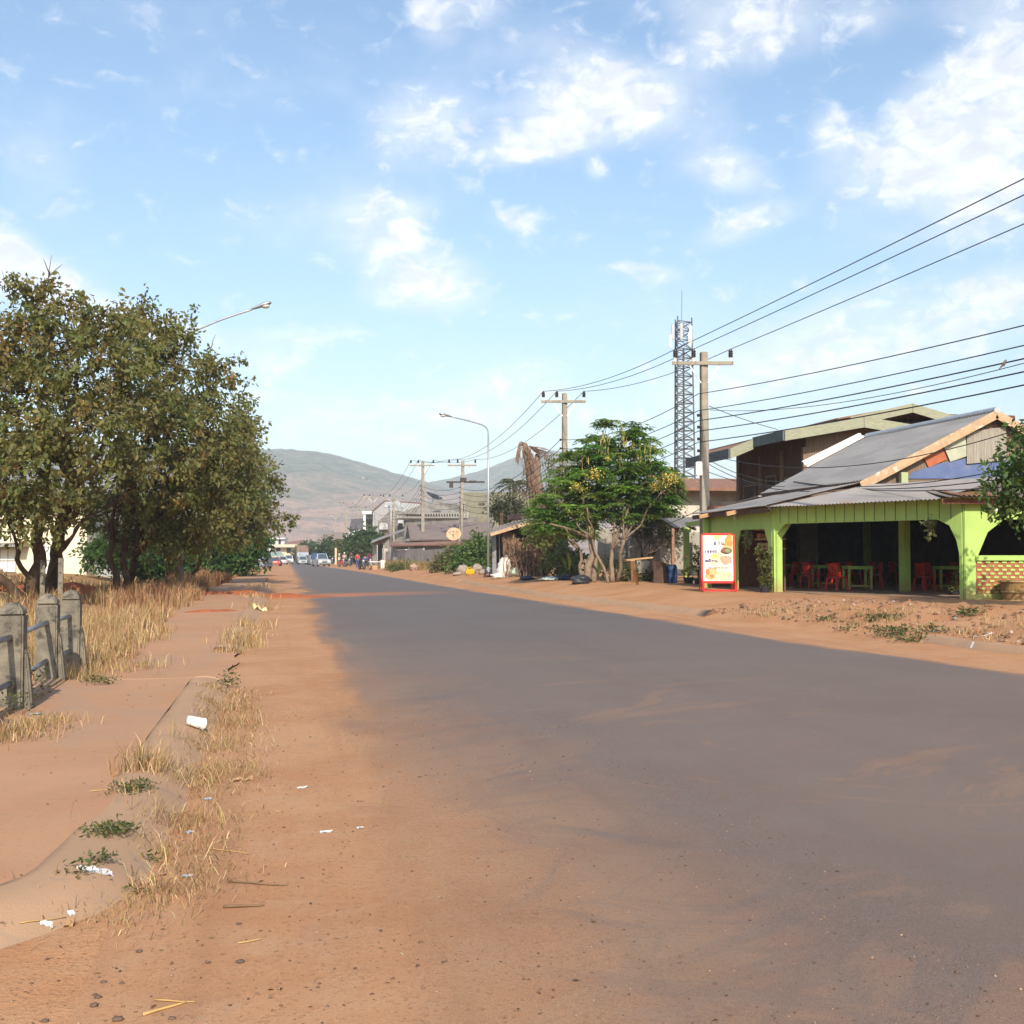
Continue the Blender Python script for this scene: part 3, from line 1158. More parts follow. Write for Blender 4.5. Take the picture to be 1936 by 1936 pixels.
clC = [clump(430, 890, 55, dC, 1), clump(468, 850, 30, dC, 1), clump(475, 915, 36, dC, 1), clump(485, 965, 34, dC, 1), clump(445, 960, 50, dC, .9, -1), clump(400, 985, 50, dC, .8, -1), clump(455, 800, 30, dC, 1, .5),
       clump(350, 1010, 50, dC, .7), clump(498, 935, 22, dC, .9), clump(500, 985, 20, dC, .9), clump(380, 920, 50, dC), clump(470, 1000, 34, dC, .7), clump(440, 830, 36, dC, .9), clump(518, 905, 11, dC, .6), clump(420, 1010, 40, dC, .6)]
stC = [(G(330, 1103), [W(345, 1030, 58), W(400, 960, 58), W(440, 900, 58)], .13), (G(318, 1102), [W(330, 1010, 58), W(380, 930, 58), W(430, 840, 58)], .11),
       (G(346, 1102), [W(390, 1030, 57), W(450, 970, 57.5), W(480, 930, 58)], .10)]
grow_tree('roadside_tree', 'rounded olive tree beyond the lamp post, its crown hanging out over the footpath', 'tree', tuple(bC), stC, clC, 14500, .21, PAL_L,
          'trees along the left verge', twigs=80, spread=.46, droop=.5, per=34)
dD = 44.0
clD = [clump(-190, 700, 130, dD), clump(-120, 840, 110, dD), clump(-230, 860, 130, dD), clump(-130, 960, 70, dD)]
grow_tree('roadside_tree', 'olive tree reaching in from beyond the left edge, behind the railing', 'tree', tuple(G(-160, 1125)), [(G(-160, 1125), [W(-160, 1020, dD), W(-190, 860, dD), W(-120, 850, dD)], .2)], clD, 14000, .17, PAL_L,
          'trees along the left verge', twigs=40, spread=.4, droop=.5, per=20)
# sprig of leaves on a long branch far right of the crown
SPR = MB()
PAL_G = [(.050, .105, .030, 4), (.070, .140, .036, 4), (.090, .160, .040, 2), (.040, .080, .028, 2)]


def bush(name, label, cat, centre_list, n, size, pal, group=None, stems=3, base=None, leafm=None, flat=False, **kw):
    c0 = Vector(base) if base is not None else Vector(centre_list[0][0])
    root = thing(name, label, cat, tuple(c0), group)
    mb = MB()
    for k in range(stems):
        c_, r_ = centre_list[k % len(centre_list)]
        branch(mb, (c0.x + random.uniform(-.12, .12), c0.y + random.uniform(-.12, .12), c0.z - .03), (c_[0] + random.uniform(-.3, .3) * r_[0], c_[1], c_[2]), .045, .012, k + c0.x, 5, .2, 5)
    mb.build('stem', BARK, root, smooth=True)
    V, F, c, tw, tl = crown_leaves(centre_list, n, size, pal, **kw)
    link_mesh('foliage', np_mesh('foliage', V, F, c), leafm or LEAF, root)
    return root


dE = 80
bush('tamarind_bush', 'bright green bush with layered drooping branches over the path', 'bush',
     [clump(470, 1022, 26, dE, .55), clump(430, 1030, 36, dE, .5), clump(478, 1034, 18, dE, .55), clump(400, 1045, 36, dE, .5), clump(450, 1052, 36, dE, .5), clump(380, 1062, 34, dE, .5), clump(420, 1070, 34, dE, .5), clump(505, 1018, 12, dE, .5)],
     11000, .30, PAL_G, base=G(420, 1090), stems=6, droop=.25, spread=.5, per=18)
bush('yellow_bush', 'small yellow-green bush beside the parked van', 'bush', [clump(462, 1066, 13, 88, .9), clump(452, 1072, 11, 88, .9), clump(466, 1076, 6, 88, .8)], 1800, .22,
     [(.16, .15, .03, 3), (.11, .13, .03, 2), (.20, .15, .04, 1)], base=G(460, 1086), stems=3, spread=.25, per=16)
for k, (u_, v_, r_, d_, n_, lab) in enumerate(((205, 1040, 36, 60, 2600, 'green shrub growing between the trunks by the grey wall panel'), (300, 1055, 45, 64, 3200, 'dark green undergrowth shrub under the trees near the lamp post'), (262, 1040, 30, 62, 1800, 'green shrub behind the slender stems in the shade'))):
    bush('undergrowth_shrub', lab, 'shrub', [clump(u_, v_, r_, d_, .8), clump(u_ + r_ * .7, v_ + 12, r_ * .7, d_, .8), clump(u_ - r_ * .6, v_ + 14, r_ * .7, d_, .8)], n_, .22, PAL_G, 'shrubs under the left trees', base=W(u_, v_ + r_ * 1.1, d_), spread=.35, per=16)
for k, (u_, v_, r_, d_, n_, lab) in enumerate(((120, 1015, 70, 88, 2600, 'dark bush row closing the yard behind the cream house'), (340, 1030, 60, 84, 2400, 'dark bush in deep shade behind the lamp post'), (260, 1010, 70, 90, 2600, 'dark bush filling the gap behind the slender stems'))):
    bush('background_bush', lab, 'bush', [clump(u_, v_, r_, d_, .7), clump(u_ + r_, v_ + 10, r_ * .8, d_, .7), clump(u_ - r_, v_ + 10, r_ * .8, d_, .7)], n_, .34, PAL_L, 'dark bushes behind the left trees', base=W(u_, v_ + r_ * .9, d_), spread=.5, per=16)

# hanging branch with a few leaves left of the road
root = thing('leafy_branch', 'thin leafy branch hanging over the far footpath', 'branch', tuple(W(512, 985, 50)))
mb = MB()
P = branch(mb, W(505, 1000, 54), W(546, 975, 48), .02, .006, 3.3, 6, .15, 5)
P2 = branch(mb, W(505, 1000, 54), W(470, 960, 57), .02, .02, 4.4, 5, .1, 5)
mb.build('twig', BARK, root, smooth=True)
cl = [clump(550, 980, 12, 48, .9), clump(541, 990, 7, 48, .9), clump(556, 990, 6, 48, .9), clump(528, 1000, 4, 49)]
V_, F_, c_, _, _ = crown_leaves(cl, 160, .16, [(.11, .13, .04, 1), (.16, .15, .06, 1)], per=8, spread=.12, droop=.6)
link_mesh('leaves', np_mesh('leaves', V_, F_, c_), LEAF, root)

# ================================================================== LEFT: RAILING
rail_root = thing('bridge_railing', 'weathered concrete railing of stout capped posts and two grey pipes', 'railing', (-2.8, 12.7, 0))
PX = [(-2.56, 9.6)] + [(G(u_, v_, .03).x, G(u_, v_, .03).y) for u_, v_ in ((21, 1356), (89, 1302), (133, 1279))]
for k, (x, y) in enumerate(PX):
    mb = MB()
    w2, d2, H = .118, .105, 1.02
    z0 = h(x, y) - .06
    mb.box((x, y, (z0 + H) / 2), (w2 * 2, d2 * 2, H - z0))
    mb.lathe([(.160, H), (.150, H + .035), (.10, H + .085), (.035, H + .108), (.0, H + .11)], (x, y, 0), 4, M=Matrix.Rotation(R(45), 4, 'Z') , cap=False)
    # sloped buttress on the pavement side
    mb.prism([(0, 0), (.10, 0), (.035, .62), (0, .72)], (x + w2, y - .055, z0 + .04), (1, 0, 0), (0, 0, 1), -.11)
    mb.build('post', CONC, rail_root, bevel=.018)
for (z, lab) in ((.80, 'upper'), (.36, 'lower')):
    mb = MB()
    for a, b2 in zip(PX, PX[1:]):
        d_ = Vector((b2[0] - a[0], b2[1] - a[1], 0)).normalized()
        mb.tube([Vector((a[0], a[1], z)) + d_ * .106, Vector((b2[0], b2[1], z)) - d_ * .106], .027, 12)
    mb.build('rail', PIPE, rail_root, smooth=True)

# thin drilled concrete fence posts behind the railing
for (u_, vb, vt, lab) in ((80, 1148, 1066, 'thin drilled concrete fence post behind the railing, left of the pair'), (114, 1150, 1062, 'thin drilled concrete fence post behind the railing, right of the pair')):
    p = G(u_, vb)
    ht = (vb - vt) / FPX * p.y * 1.02
    mb = MB()
    mb.box((p.x, p.y, ht / 2), (.135, .11, ht))
    mb.cur = 1
    for q in (.28, .5, .72, .9):
        mb.lathe([(.016, 0), (.016, .006)], (p.x, p.y - .054, ht * q), 8, M=Matrix.Rotation(R(90), 4, 'X'))
    tag(mb.build('fence_post', [CONC, mat('hole_dark', (.015, .013, .012))]), lab, 'post', 'drilled fence posts')

# ================================================================== LEFT: CREAM HOUSE AND WALL BEHIND THE TRUNKS
CREAM = mat("cream_plaster", (.72, .66, .50), (.64, .58, .43), 1.2, .85, .1, 20, c3=(.50, .45, .34), s3=2.5, t3=(.62, .8))
GREYW = mat("grey_plaster", (.42, .43, .43), (.34, .35, .35), 1.5, .9, .2, 20, c3=(.25, .25, .24), s3=3)
WHITE = mat("white_paint", (.78, .77, .74), (.70, .69, .66), 2, .7)
TIN = mat("weathered_tin", (.30, .28, .27), (.22, .21, .205), 2.5, .6, .1, 30, metal=.3, c3=(.22, .13, .08), s3=3)
dh = 63
hb = thing('cream_house', 'cream plastered house with pale shutters behind the tree trunks', 'house', tuple(W(60, 1085, dh)))
zb = W(60, 1085, dh).z


def facing_box(mb, u0, u1, v0, v1, d, depth, cut=None):
    """box whose front face is square to the sight line at (u0..u1, v0..v1, d)"""
    a, b2 = W(u0, v1, d), W(u1, v1, d)
    t_ = W(u0, v0, d)
    ax = (b2 - a)
    L = ax.length
    ax.normalize()
    n_ = Vector((-ax.y, ax.x, 0))
    H = t_.z - a.z
    mb.prism([(0, 0), (L, 0), (L, H), (0, H)], a, ax, (0, 0, 1), -depth)
    return a, ax, n_, L, H


mb = MB()
facing_box(mb, -220, 163, 940, 1092, dh, 8)
mb.build('wall', CREAM, hb)
mb = MB()
facing_box(mb, -250, 175, 925, 942, dh - 1.2, 10)
mb.build('roof', TIN, hb)
for (u0, u1, v0, v1) in ((-2, 30, 1036, 1082), (82, 108, 1030, 1086)):
    mb = MB()
    facing_box(mb, u0, u1, v0, v1, dh - .06, .05)
    wn = mb.build('window', WHITE, hb)
    mb = MB()
    um = (u0 + u1) / 2
    for q in (u0 + 1, um, u1 - 1):
        facing_box(mb, q - .6, q + .6, v0, v1, dh - .1, .035)
    for q in (v0 + 2, (v0 + v1) / 2, v1 - 1):
        facing_box(mb, u0, u1, q - .6, q + .6, dh - .13, .025)
    mb.build('frame', GREYW, wn)
mb = MB()
facing_box(mb, -60, 40, 1026, 1034, dh - 1.0, 1.0)
mb.build('awning', TIN, hb)
wp = thing('grey_wall', 'grey rendered wall panel standing beside the cream house', 'wall', tuple(W(180, 1085, dh + 1)))
mb = MB()
facing_box(mb, 164, 232, 1038, 1092, dh + 1, .2)
mb.build('panel', GREYW, wp)
mb = MB()
facing_box(mb, 143, 163, 1020, 1096, dh - .5, .6)
mb.build('pillar', CREAM, wp)

# ================================================================== STREET LAMPS
LENS = mat("lamp_lens", (.55, .54, .50), (.48, .47, .44), 4, .25, spec=.5)


def lamp_head(root, p, d_, L=.78):
    """cobra-head luminaire pointing along d_ from p"""
    x = Vector(d_).normalized()
    y = x.cross(Vector((0, 0, 1))).normalized()
    z = y.cross(x)
    M = Matrix((x, y, z)).transposed().to_4x4()
    vs, fs = [], []
    prof = [(-.02, .04, .035, .03), (.10, .075, .055, .05), (.30, .125, .085, .06), (.52, .165, .10, .055), (.68, .150, .09, .045), (.76, .09, .06, .03), (.78, .03, .02, .012)]
    n = 14
    for (s, wd, hu, hd) in prof:
        for k in range(n):
            t_ = 2 * math.pi * k / n
            zz_ = math.sin(t_)
            vs.append(Vector(p) + M @ Vector((s * L / .78, math.cos(t_) * wd, zz_ * (hu if zz_ > 0 else hd) + .02)))
    for i in range(len(prof) - 1):
        for k in range(n):
            k2 = (k + 1) % n
            fs.append((i * n + k, i * n + k2, (i + 1) * n + k2, (i + 1) * n + k))
    fs.append(tuple(reversed(range(n))))
    fs.append(tuple((len(prof) - 1) * n + k for k in range(n)))
    mb = MB()
    mb.add(vs, fs)
    hd_ = mb.build('lamp_head', GALV, root, smooth=True)
    mb = MB()
    mb.ball(Vector(p) + M @ Vector((.52 * L / .78, 0, -.03)), (.17, .13, .10), 12, 8)
    mb.build('lens', LENS, hd_, smooth=True)


def street_lamp(base, H, toward, reach, rise, label, r=.075, group='street lamps'):
    root = thing('street_lamp', label, 'street lamp', tuple(base), group)
    bx, by, bz = base
    mb = MB()
    mb.tube([(bx, by, bz - .3), (bx, by, bz + H * .55), (bx, by, bz + H)], [r, r * .8, r * .62], 12)
    mb.build('pole', GALV, root, smooth=True)
    mb = MB()
    mb.box((bx, by, bz + .02), (.36, .36, .05))
    mb.lathe([(.13, 0), (.12, .30), (.09, .36)], (bx, by, bz), 12)
    mb.build('base', GALV, root)
    d_ = Vector(toward)
    d_.z = 0
    d_.normalize()
    top = Vector((bx, by, bz + H))
    P = [top + Vector((0, 0, -.05)), top + Vector((0, 0, .22)) + d_ * .05, top + Vector((0, 0, .40)) + d_ * .22, top + Vector((0, 0, .52)) + d_ * .5, top + Vector((0, 0, .52 + rise * .5)) + d_ * (reach * .55), top + Vector((0, 0, .52 + rise)) + d_ * reach]
    P = smooth_path(P, 4)
    mb = MB()
    mb.tube(P, .038, 8)
    mb.build('arm', GALV, root, smooth=True)
    e = P[-1] - P[-3]
    lamp_head(root, P[-1], e)
    return root


pl = WX(341, 1110, -3.9)
lb = (pl.x, pl.y, 0.0)
tipz = W(462, 596, pl.y).z
street_lamp(lb, 9.6, (1, -.12, 0), 2.6, tipz - 9.6 - .52, 'grey street lamp rising through the left trees, arm slanting up to the right')
rb = GH(923, 1084)
street_lamp(tuple(rb), 8.25, (-1, -.25, 0), 2.35, .35, 'grey street lamp with curved arm standing by the shack and rubbish sacks')
sb = G(670, 1078, .2)
street_lamp((W(739, 1068, 132).x, W(739, 1068, 132).y, .1), 8.0, (-1, -.1, 0), 2.7, 1.25, 'far street lamp whose long arm shows above the white gabled house')

# ================================================================== GRASS
def blades(P, hgt, lean, wd, pal, nseg=2):
    """curved grass blades: triangles pairs from root to tip"""
    n = len(P)
    a = rng.random(n) * 2 * np.pi
    hd = np.stack([np.cos(a), np.sin(a), np.zeros(n)], 1)
    b = rng.random(n) * 2 * np.pi
    sd = np.stack([np.cos(b), np.sin(b), np.zeros(n)], 1) * (wd / 2)[:, None]
    top = P + hd * (lean * hgt)[:, None] + np.array([0, 0, 1]) * hgt[:, None] * np.sqrt(np.clip(1 - lean ** 2 * .5, .1, 1))[:, None]
    mid = P + hd * (lean * hgt * .32)[:, None] + np.array([0, 0, 1]) * hgt[:, None] * .58
    V = np.stack([P - sd, P + sd, mid + sd * .8, top, mid - sd * .8], 1).reshape(-1, 3)
    k = np.arange(n)[:, None] * 5
    F = np.concatenate([k + np.array([0, 1, 2, 4]), k + np.array([4, 2, 3, 3])], 1).reshape(-1, 4)
    F3 = np.concatenate([np.stack([k[:, 0], k[:, 0] + 1, k[:, 0] + 2], 1), np.stack([k[:, 0], k[:, 0] + 2, k[:, 0] + 4], 1), np.stack([k[:, 0] + 4, k[:, 0] + 2, k[:, 0] + 3], 1)], 1).reshape(-1, 3)
    c = pick(pal, n, .16)
    return V, F3, np.repeat(c, 3, 0)


PAL_S = [(.42, .285, .145, 5), (.35, .215, .100, 4), (.54, .40, .23, 2.4), (.26, .155, .08, 2.5), (.30, .22, .10, 1)]
PAL_S_SHADE = [(.28, .145, .075, 4), (.22, .105, .06, 3), (.36, .22, .11, 2)]  # tree shade put into the straw colours of the farther stands
PAL_W = [(.075, .100, .034, 4), (.100, .120, .045, 3), (.15, .15, .06, 2), (.28, .21, .10, 1.6)]
GV, GF, GC, goff = [], [], [], 0


def add_grass(P, hgt, lean, wd, pal):
    global goff
    V_, F_, c_ = blades(P, hgt, lean, wd, pal)
    GV.append(V_)
    GF.append(F_ + goff)
    GC.append(c_)
    goff += len(V_)


def flush(name, label, m=None):
    global goff
    me_ = np_mesh(name, np.concatenate(GV), np.concatenate(GF), np.concatenate(GC))
    tag(link_mesh(name, me_, m or STRAW), label, 'grass', kind='stuff')
    GV.clear()
    GF.clear()
    GC.clear()
    goff = 0


def hz_np(X, Y, extra=0.0):
    return np.array([h(x, y) for x, y in zip(X, Y)]) + extra


# dense dry stand behind the railing: clumped
def stand(n, x0, x1, y0, y1, hh, pal, edge=None, seed=0, lean=.35, wd=.012):
    nc_ = max(4, n // 45)
    cx = rng.uniform(x0, x1, nc_)
    cy = y0 + (y1 - y0) * rng.random(nc_) ** 1.25
    if edge is not None:
        k = np.array([x < edge(y) for x, y in zip(cx, cy)])
        cx, cy = cx[k], cy[k]
    i = rng.integers(0, len(cx), n)
    X = cx[i] + rng.normal(0, .13, n)
    Y = cy[i] + rng.normal(0, .16, n)
    ch = (.35 + 1.0 * rng.random(len(cx)))[i]
    H_ = hh * ch * (.45 + .75 * rng.random(n))
    sc_ = np.clip(Y / 16, .8, 3.2)
    add_grass(np.stack([X, Y, hz_np(X, Y, -.02)], 1), H_, np.abs(rng.normal(0, lean, n)), wd * sc_ * (.6 + .8 * rng.random(n)), pal)


edge = lambda y: -2.62 + .5 * math.sin(y * .9) * .5 + (.45 if 18 < y < 25 else -.1)
stand(14000, -6.5, -2.2, 15.6, 27, .46, PAL_S, edge)
stand(5200, -9.5, -2.7, 26, 46, .55, PAL_S_SHADE + PAL_S[:3], edge)
stand(4200, -5.5, -2.9, 36, 78, .6, PAL_S_SHADE, lambda y: -3.0)
stand(3500, -6, -3.05, 10.5, 16, .40, PAL_S + PAL_W[:1])
stand(2600, -3.25, -2.45, 15.3, 20, .30, PAL_S, lean=.6)
stand(5000, -18, -6, 34, 62, .45, PAL_S, wd=.016)
flush('dry_grass', 'tall dry straw-coloured grass along the left verge')

# flattened dead grass along the kerb, grass tufts and green weeds by the near path
def tuft(c, n, r, hh, lean, pal, wd=.007, sq=1.0):
    X = c[0] + rng.normal(0, r, n)
    Y = c[1] + rng.normal(0, r * sq, n)
    zz_ = np.array([ground_z(x, y) for x, y in zip(X, Y)])
    add_grass(np.stack([X, Y, zz_ - .006], 1), hh * (.4 + .9 * rng.random(n)), np.clip(np.abs(rng.normal(lean, .25, n)), 0, 1.3), wd * (.6 + .8 * rng.random(n)), pal)


for k in range(190):
    y = 5.6 + 8.4 * rng.random() ** 1.1
    x = -.66 + .50 * rng.random() ** 1.9 - .03 * (y - 9)
    tuft((x, y, 0), int(rng.integers(8, 34)), .075, .065, 1.16, PAL_S, .0030 + .0002 * y, 1.5)
for (u_, v_, n, r, hh) in ((445, 1370, 90, .12, .17), (430, 1345, 60, .1, .16), (400, 1420, 80, .14, .16), (360, 1480, 90, .15, .15), (340, 1560, 90, .15, .13), (330, 1610, 60, .12, .12), (300, 1690, 70, .14, .10), (420, 1460, 60, .15, .12), (200, 1745, 60, .18, .07), (275, 1720, 50, .15, .07)):
    p = G(u_, v_)
    tuft((p.x, p.y, 0), n * 2, r, hh, .75, PAL_S, .0045)
for (u_, v_, n, r, hh) in ((458, 1218, 260, .20, .28), (475, 1185, 150, .2, .24), (440, 1230, 90, .14, .2), (468, 1200, 110, .25, .2), (495, 1150, 90, .25, .22), (482, 1130, 80, .3, .22), (500, 1110, 60, .3, .22), (266, 1472, 110, .09, .22), (290, 1462, 50, .07, .18), (250, 1512, 40, .07, .10)):
    p = G(u_, v_, .06)
    tuft((p.x, p.y, .05), n, r, hh, .45, PAL_S, .008 * max(1, p.y / 14))
for (u_, v_, n, r, hh) in ((55, 1385, 260, .18, .12), (20, 1400, 260, .2, .14), (90, 1372, 120, .14, .10), (130, 1290, 120, .15, .22), (200, 1288, 90, .12, .12), (250, 1255, 160, .3, .18), (220, 1262, 140, .25, .2)):
    p = G(u_, v_, .08)
    tuft((p.x, p.y, .08), n, r, hh, .6, PAL_S + PAL_W[3:], .008)
# right bank
for k in range(46):
    y = rng.uniform(15.5, 27)
    x = tab(LIP, y) + rng.uniform(.1, 1.8)
    tuft((x, y, 0), int(rng.integers(8, 40)), .14, .16, .6, PAL_S, .012)
flush('dead_grass', 'matted dead grass and straw tufts along kerbs and banks')

WV, WF, WC, woff = [], [], [], 0


def weed(c, n, r, hh, pal=PAL_W, size=.05):
    """low leafy weed"""
    global woff
    d = unit(rng.normal(0, 1, (n, 3)) * np.array([1, 1, .5]) + np.array([0, 0, .35]))
    P = np.array(c) + rng.normal(0, 1, (n, 3)) * np.array([r, r, 0]) + np.array([0, 0, 1]) * (rng.random((n, 1)) * hh)
    V_, F_ = leaf_quads(P, d, size * (.6 + .8 * rng.random(n)), .42)
    WV.append(V_)
    WF.append(F_ + woff)
    WC.append(pick(pal, n, .2))
    woff += len(V_)


for (u_, v_, z, n, r, hh, s) in ((205, 1578, .12, 420, .085, .05, .035), (222, 1570, .12, 200, .06, .045, .035), (245, 1497, .12, 330, .085, .06, .035), (268, 1490, .12, 180, .05, .05, .03), (190, 1632, .12, 150, .05, .05, .035), (150, 1652, .1, 120, .06, .05, .03),
                                 (432, 1300, .03, 220, .10, .16, .05), (436, 1290, .03, 90, .07, .2, .05), (195, 1294, .06, 260, .11, .09, .045), (172, 1290, .06, 120, .08, .08, .045), (30, 1350, .05, 200, .12, .2, .05), (262, 1692, .01, 70, .05, .04, .03), (285, 1627, .02, 60, .03, .05, .03),
                                 (110, 1275, .1, 200, .14, .25, .06), (60, 1320, .1, 200, .14, .3, .06)):
    p = GS(u_, v_)
    weed(tuple(p), int(n * .45), r * .72, hh, size=s * .85)
for (u_, v_, z, n, r, hh, s) in ((1668, 1165, .35, 260, .18, .18, .09), (1690, 1180, .3, 260, .25, .16, .08), (1830, 1165, .4, 160, .14, .14, .08), (1555, 1160, .35, 60, .1, .08, .07), (1600, 1172, .3, 60, .12, .1, .07), (1760, 1185, .3, 90, .15, .12, .07), (1720, 1192, .25, 140, .2, .12, .08)):
    p = G(u_, v_, z)
    weed((p.x, p.y, h(p.x, p.y)), n, r, hh, size=s)
me_ = np_mesh('weeds', np.concatenate(WV), np.concatenate(WF), np.concatenate(WC))
tag(link_mesh('weeds', me_, LEAF), 'low green weeds at the kerb edge and bank', 'weeds', kind='stuff')
# ================================================================== RIGHT: GREEN RESTAURANT
GREEN = mat("lime_green_paint", (.36, .515, .14), (.315, .46, .12), 2.5, .72, .12, 25, c3=(.23, .31, .10), s3=4, t3=(.62, .8), spec=.2)
ROOFG = mat("grey_corrugated_iron", (.295, .270, .256), (.235, .215, .205), 1.3, .55, .05, 30, metal=.25, c3=(.26, .18, .13), s3=2.2, t3=(.54, .74), stretch=(1, .4, 1), spec=.35)
ROOFR = mat("rusty_iron", (.30, .165, .085), (.22, .105, .05), 3, .85, .2, 30, c3=(.25, .22, .19), s3=4, t3=(.58, .72))
ROOFO = mat("old_tin_sheet", (.27, .225, .19), (.21, .165, .135), 2, .75, .1, 30, c3=(.28, .15, .08), s3=3, t3=(.55, .72))
TIMBER = mat("raw_timber", (.42, .26, .14), (.34, .20, .105), 5, .85, .3, 30, stretch=(.4, .4, 1))
DWOOD = mat("dark_wood_planks", (.125, .072, .050), (.075, .046, .034), 5, .9, .4, 30, stretch=(3, 3, .3), c3=(.19, .13, .095), s3=4)
GWOOD = mat("greyed_wood_planks", (.205, .145, .105), (.135, .095, .07), 4, .92, .4, 30, stretch=(5, 5, .25), c3=(.27, .21, .16), s3=5)
BLUE = mat("blue_sheeting", (.105, .14, .27), (.085, .115, .225), 2, .7, .1, 20, c3=(.20, .19, .24), s3=3, t3=(.5, .75))
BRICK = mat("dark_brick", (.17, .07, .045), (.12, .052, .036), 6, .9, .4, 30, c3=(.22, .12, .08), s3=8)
BRED = mat("red_brick", (.36, .135, .07), (.28, .10, .055), 6, .9, .4, 40)
FLOORC = mat("earthen_floor", (.33, .21, .14), (.26, .165, .11), 2, .95, .3, 30)
RED = mat("red_plastic", (.50, .022, .020), (.42, .02, .018), 2, .42, spec=.45)
BLACKP = mat("black_plastic", (.02, .02, .022), (.03, .028, .03), 4, .6)
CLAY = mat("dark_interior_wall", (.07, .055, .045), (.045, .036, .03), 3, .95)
GBLOCK = mat("grey_block", (.42, .41, .37), (.34, .33, .30), 4, .92, .4, 30)

ZF = .42
# rust-red dust splashed up the foot of the painted walls, and streaky weathering
nt_ = NT(GREEN.node_tree)
bs_ = GREEN.node_tree.nodes['Principled BSDF']
src_ = bs_.inputs['Base Color'].links[0].from_socket
ps_ = nt_.n('ShaderNodeNewGeometry').outputs['Position']
sz_ = nt_.n('ShaderNodeSeparateXYZ')
nt_.link(ps_, sz_.inputs[0])
zz_ = nt_.math('ADD', sz_.outputs[2], nt_.math('MULTIPLY', nt_.math('SUBTRACT', nt_.noise(ps_, 4.5, 5, .65), .5), .55))
cg_ = nt_.mix(nt_.math('MULTIPLY', nt_.ramp(zz_, 1.0, .42), .62), src_, (.34, .21, .10))
cg_ = nt_.mix(nt_.math('MULTIPLY', nt_.ramp(nt_.noise(nt_.mapping(ps_, scale=(5, 5, .5)), 1.6, 6, .7), .52, .76), .24), cg_, (.24, .32, .11))
cg_ = nt_.mix(nt_.math('MULTIPLY', nt_.ramp(nt_.noise(ps_, 16, 5, .7), .62, .76), .22), cg_, (.42, .46, .24))
nt_.link(cg_, bs_.inputs['Base Color'])
CL_ = G(1462, 1120, ZF)                    # corner post of the restaurant
CR_ = G(1822, 1133, ZF)                    # post where facade meets the brick panel
SF_ = WX(1341, 1112, CL_.x - .05)          # far end of the side wall (runs parallel to the road)
SF_.z = ZF
CL_ = Vector((CL_.x, CL_.y, ZF))
CR_ = Vector((CR_.x, CR_.y, ZF))
fx = (CR_ - CL_)
FL = fx.length
fx.normalize()
rx = Vector((.985, -.17, 0)).normalized()   # right-hand brick wall direction
sx = (CL_ - SF_)
SL = sx.length
sx.normalize()
Zu = Vector((0, 0, 1))
HT = 2.62                                   # wall plate above floor

shop = thing('green_restaurant', 'open lime-green roadside restaurant under grey corrugated roofs', 'restaurant', tuple(CL_))
fl = MB()
BK = 7.5
inn = Vector((-fx.y, fx.x, 0))
if inn.x < 0:
    inn = -inn
RW = CR_ + rx * 6.5
fl.slab([CL_ + Vector((-.05, -.05, .012)), CR_ + Vector((0, -.05, .012)), RW + Vector((0, 0, .012)), Vector((RW.x, 45, ZF + .012)), Vector((17.2, 45, ZF + .012)), Vector((17.2, 39, ZF + .012)), Vector((SF_.x, 39, ZF + .012))], .3)
fl.build('floor', FLOORC, shop)


def fascia(L, zb, zt, gl, gr, pl, pr, lip=.0):
    """front band with angled haunches over an opening: pl/pr post widths, gl/gr (width, drop)"""
    return [(0, zt), (0, 0), (pl, 0), (pl, zb - gl[1]), (pl + gl[0], zb), (L - pr - gr[0], zb)] + ([(L - pr - gr[0] * .45, zb - gr[1] * .18), (L - pr - gr[0] * .12, zb - gr[1] * .62)] if gr[0] > .4 else []) + [(L - pr, zb - gr[1]), (L - pr, 0), (L, 0), (L, zt)]


def planks(mb, o, ax, L, zb, zt, step, nrm, m=.004):
    """thin grooves between vertical boards, as dark slivers let in front of the band"""
    k = step
    while k < L:
        mb.box(o + ax * k + nrm * m + Zu * ((zb + zt) / 2), (.020, .012, zt - zb), rz=math.atan2(ax.y, ax.x))
        k += step


nF = Vector((fx.y, -fx.x, 0))
if nF.x > 0:
    nF = -nF
mb = MB()
mb.prism(fascia(FL, 2.06, HT, (.32, .30), (.62, .88), .20, .08), CL_, fx, Zu, .05)
mb.cur = 1
planks(mb, CL_, fx, FL, 2.07, HT, .34, nF, .048)
GROOVE = mat("board_groove", (.055, .085, .03), (.04, .06, .022), 3, .9)
mb.build('front_wall', [GREEN, GROOVE], shop)
nR = Vector((rx.y, -rx.x, 0))
if nR.y > 0:
    nR = -nR
mb = MB()
RWL = 6.5
mb.prism([(0, HT), (0, 0), (.30, 0), (.30, 1.12), (.36, 1.12), (.62, 1.72), (1.05, 2.05), (3.1, 2.05), (3.5, 1.75), (3.75, 1.12), (4.05, 1.12), (4.05, 0), (4.35, 0), (4.35, 1.12), (6.5, 1.12), (6.5, HT)], CR_, rx, Zu, .06)
mb.cur = 1
planks(mb, CR_ + rx * .1, rx, 6.2, 2.07, HT, .36, nR, .058)
mb.box(CR_ + rx * .02 + nR * .058 + Zu * 1.3, (.012, .012, 2.6), rz=math.atan2(rx.y, rx.x))
mb.build('end_wall', [GREEN, GROOVE], shop)
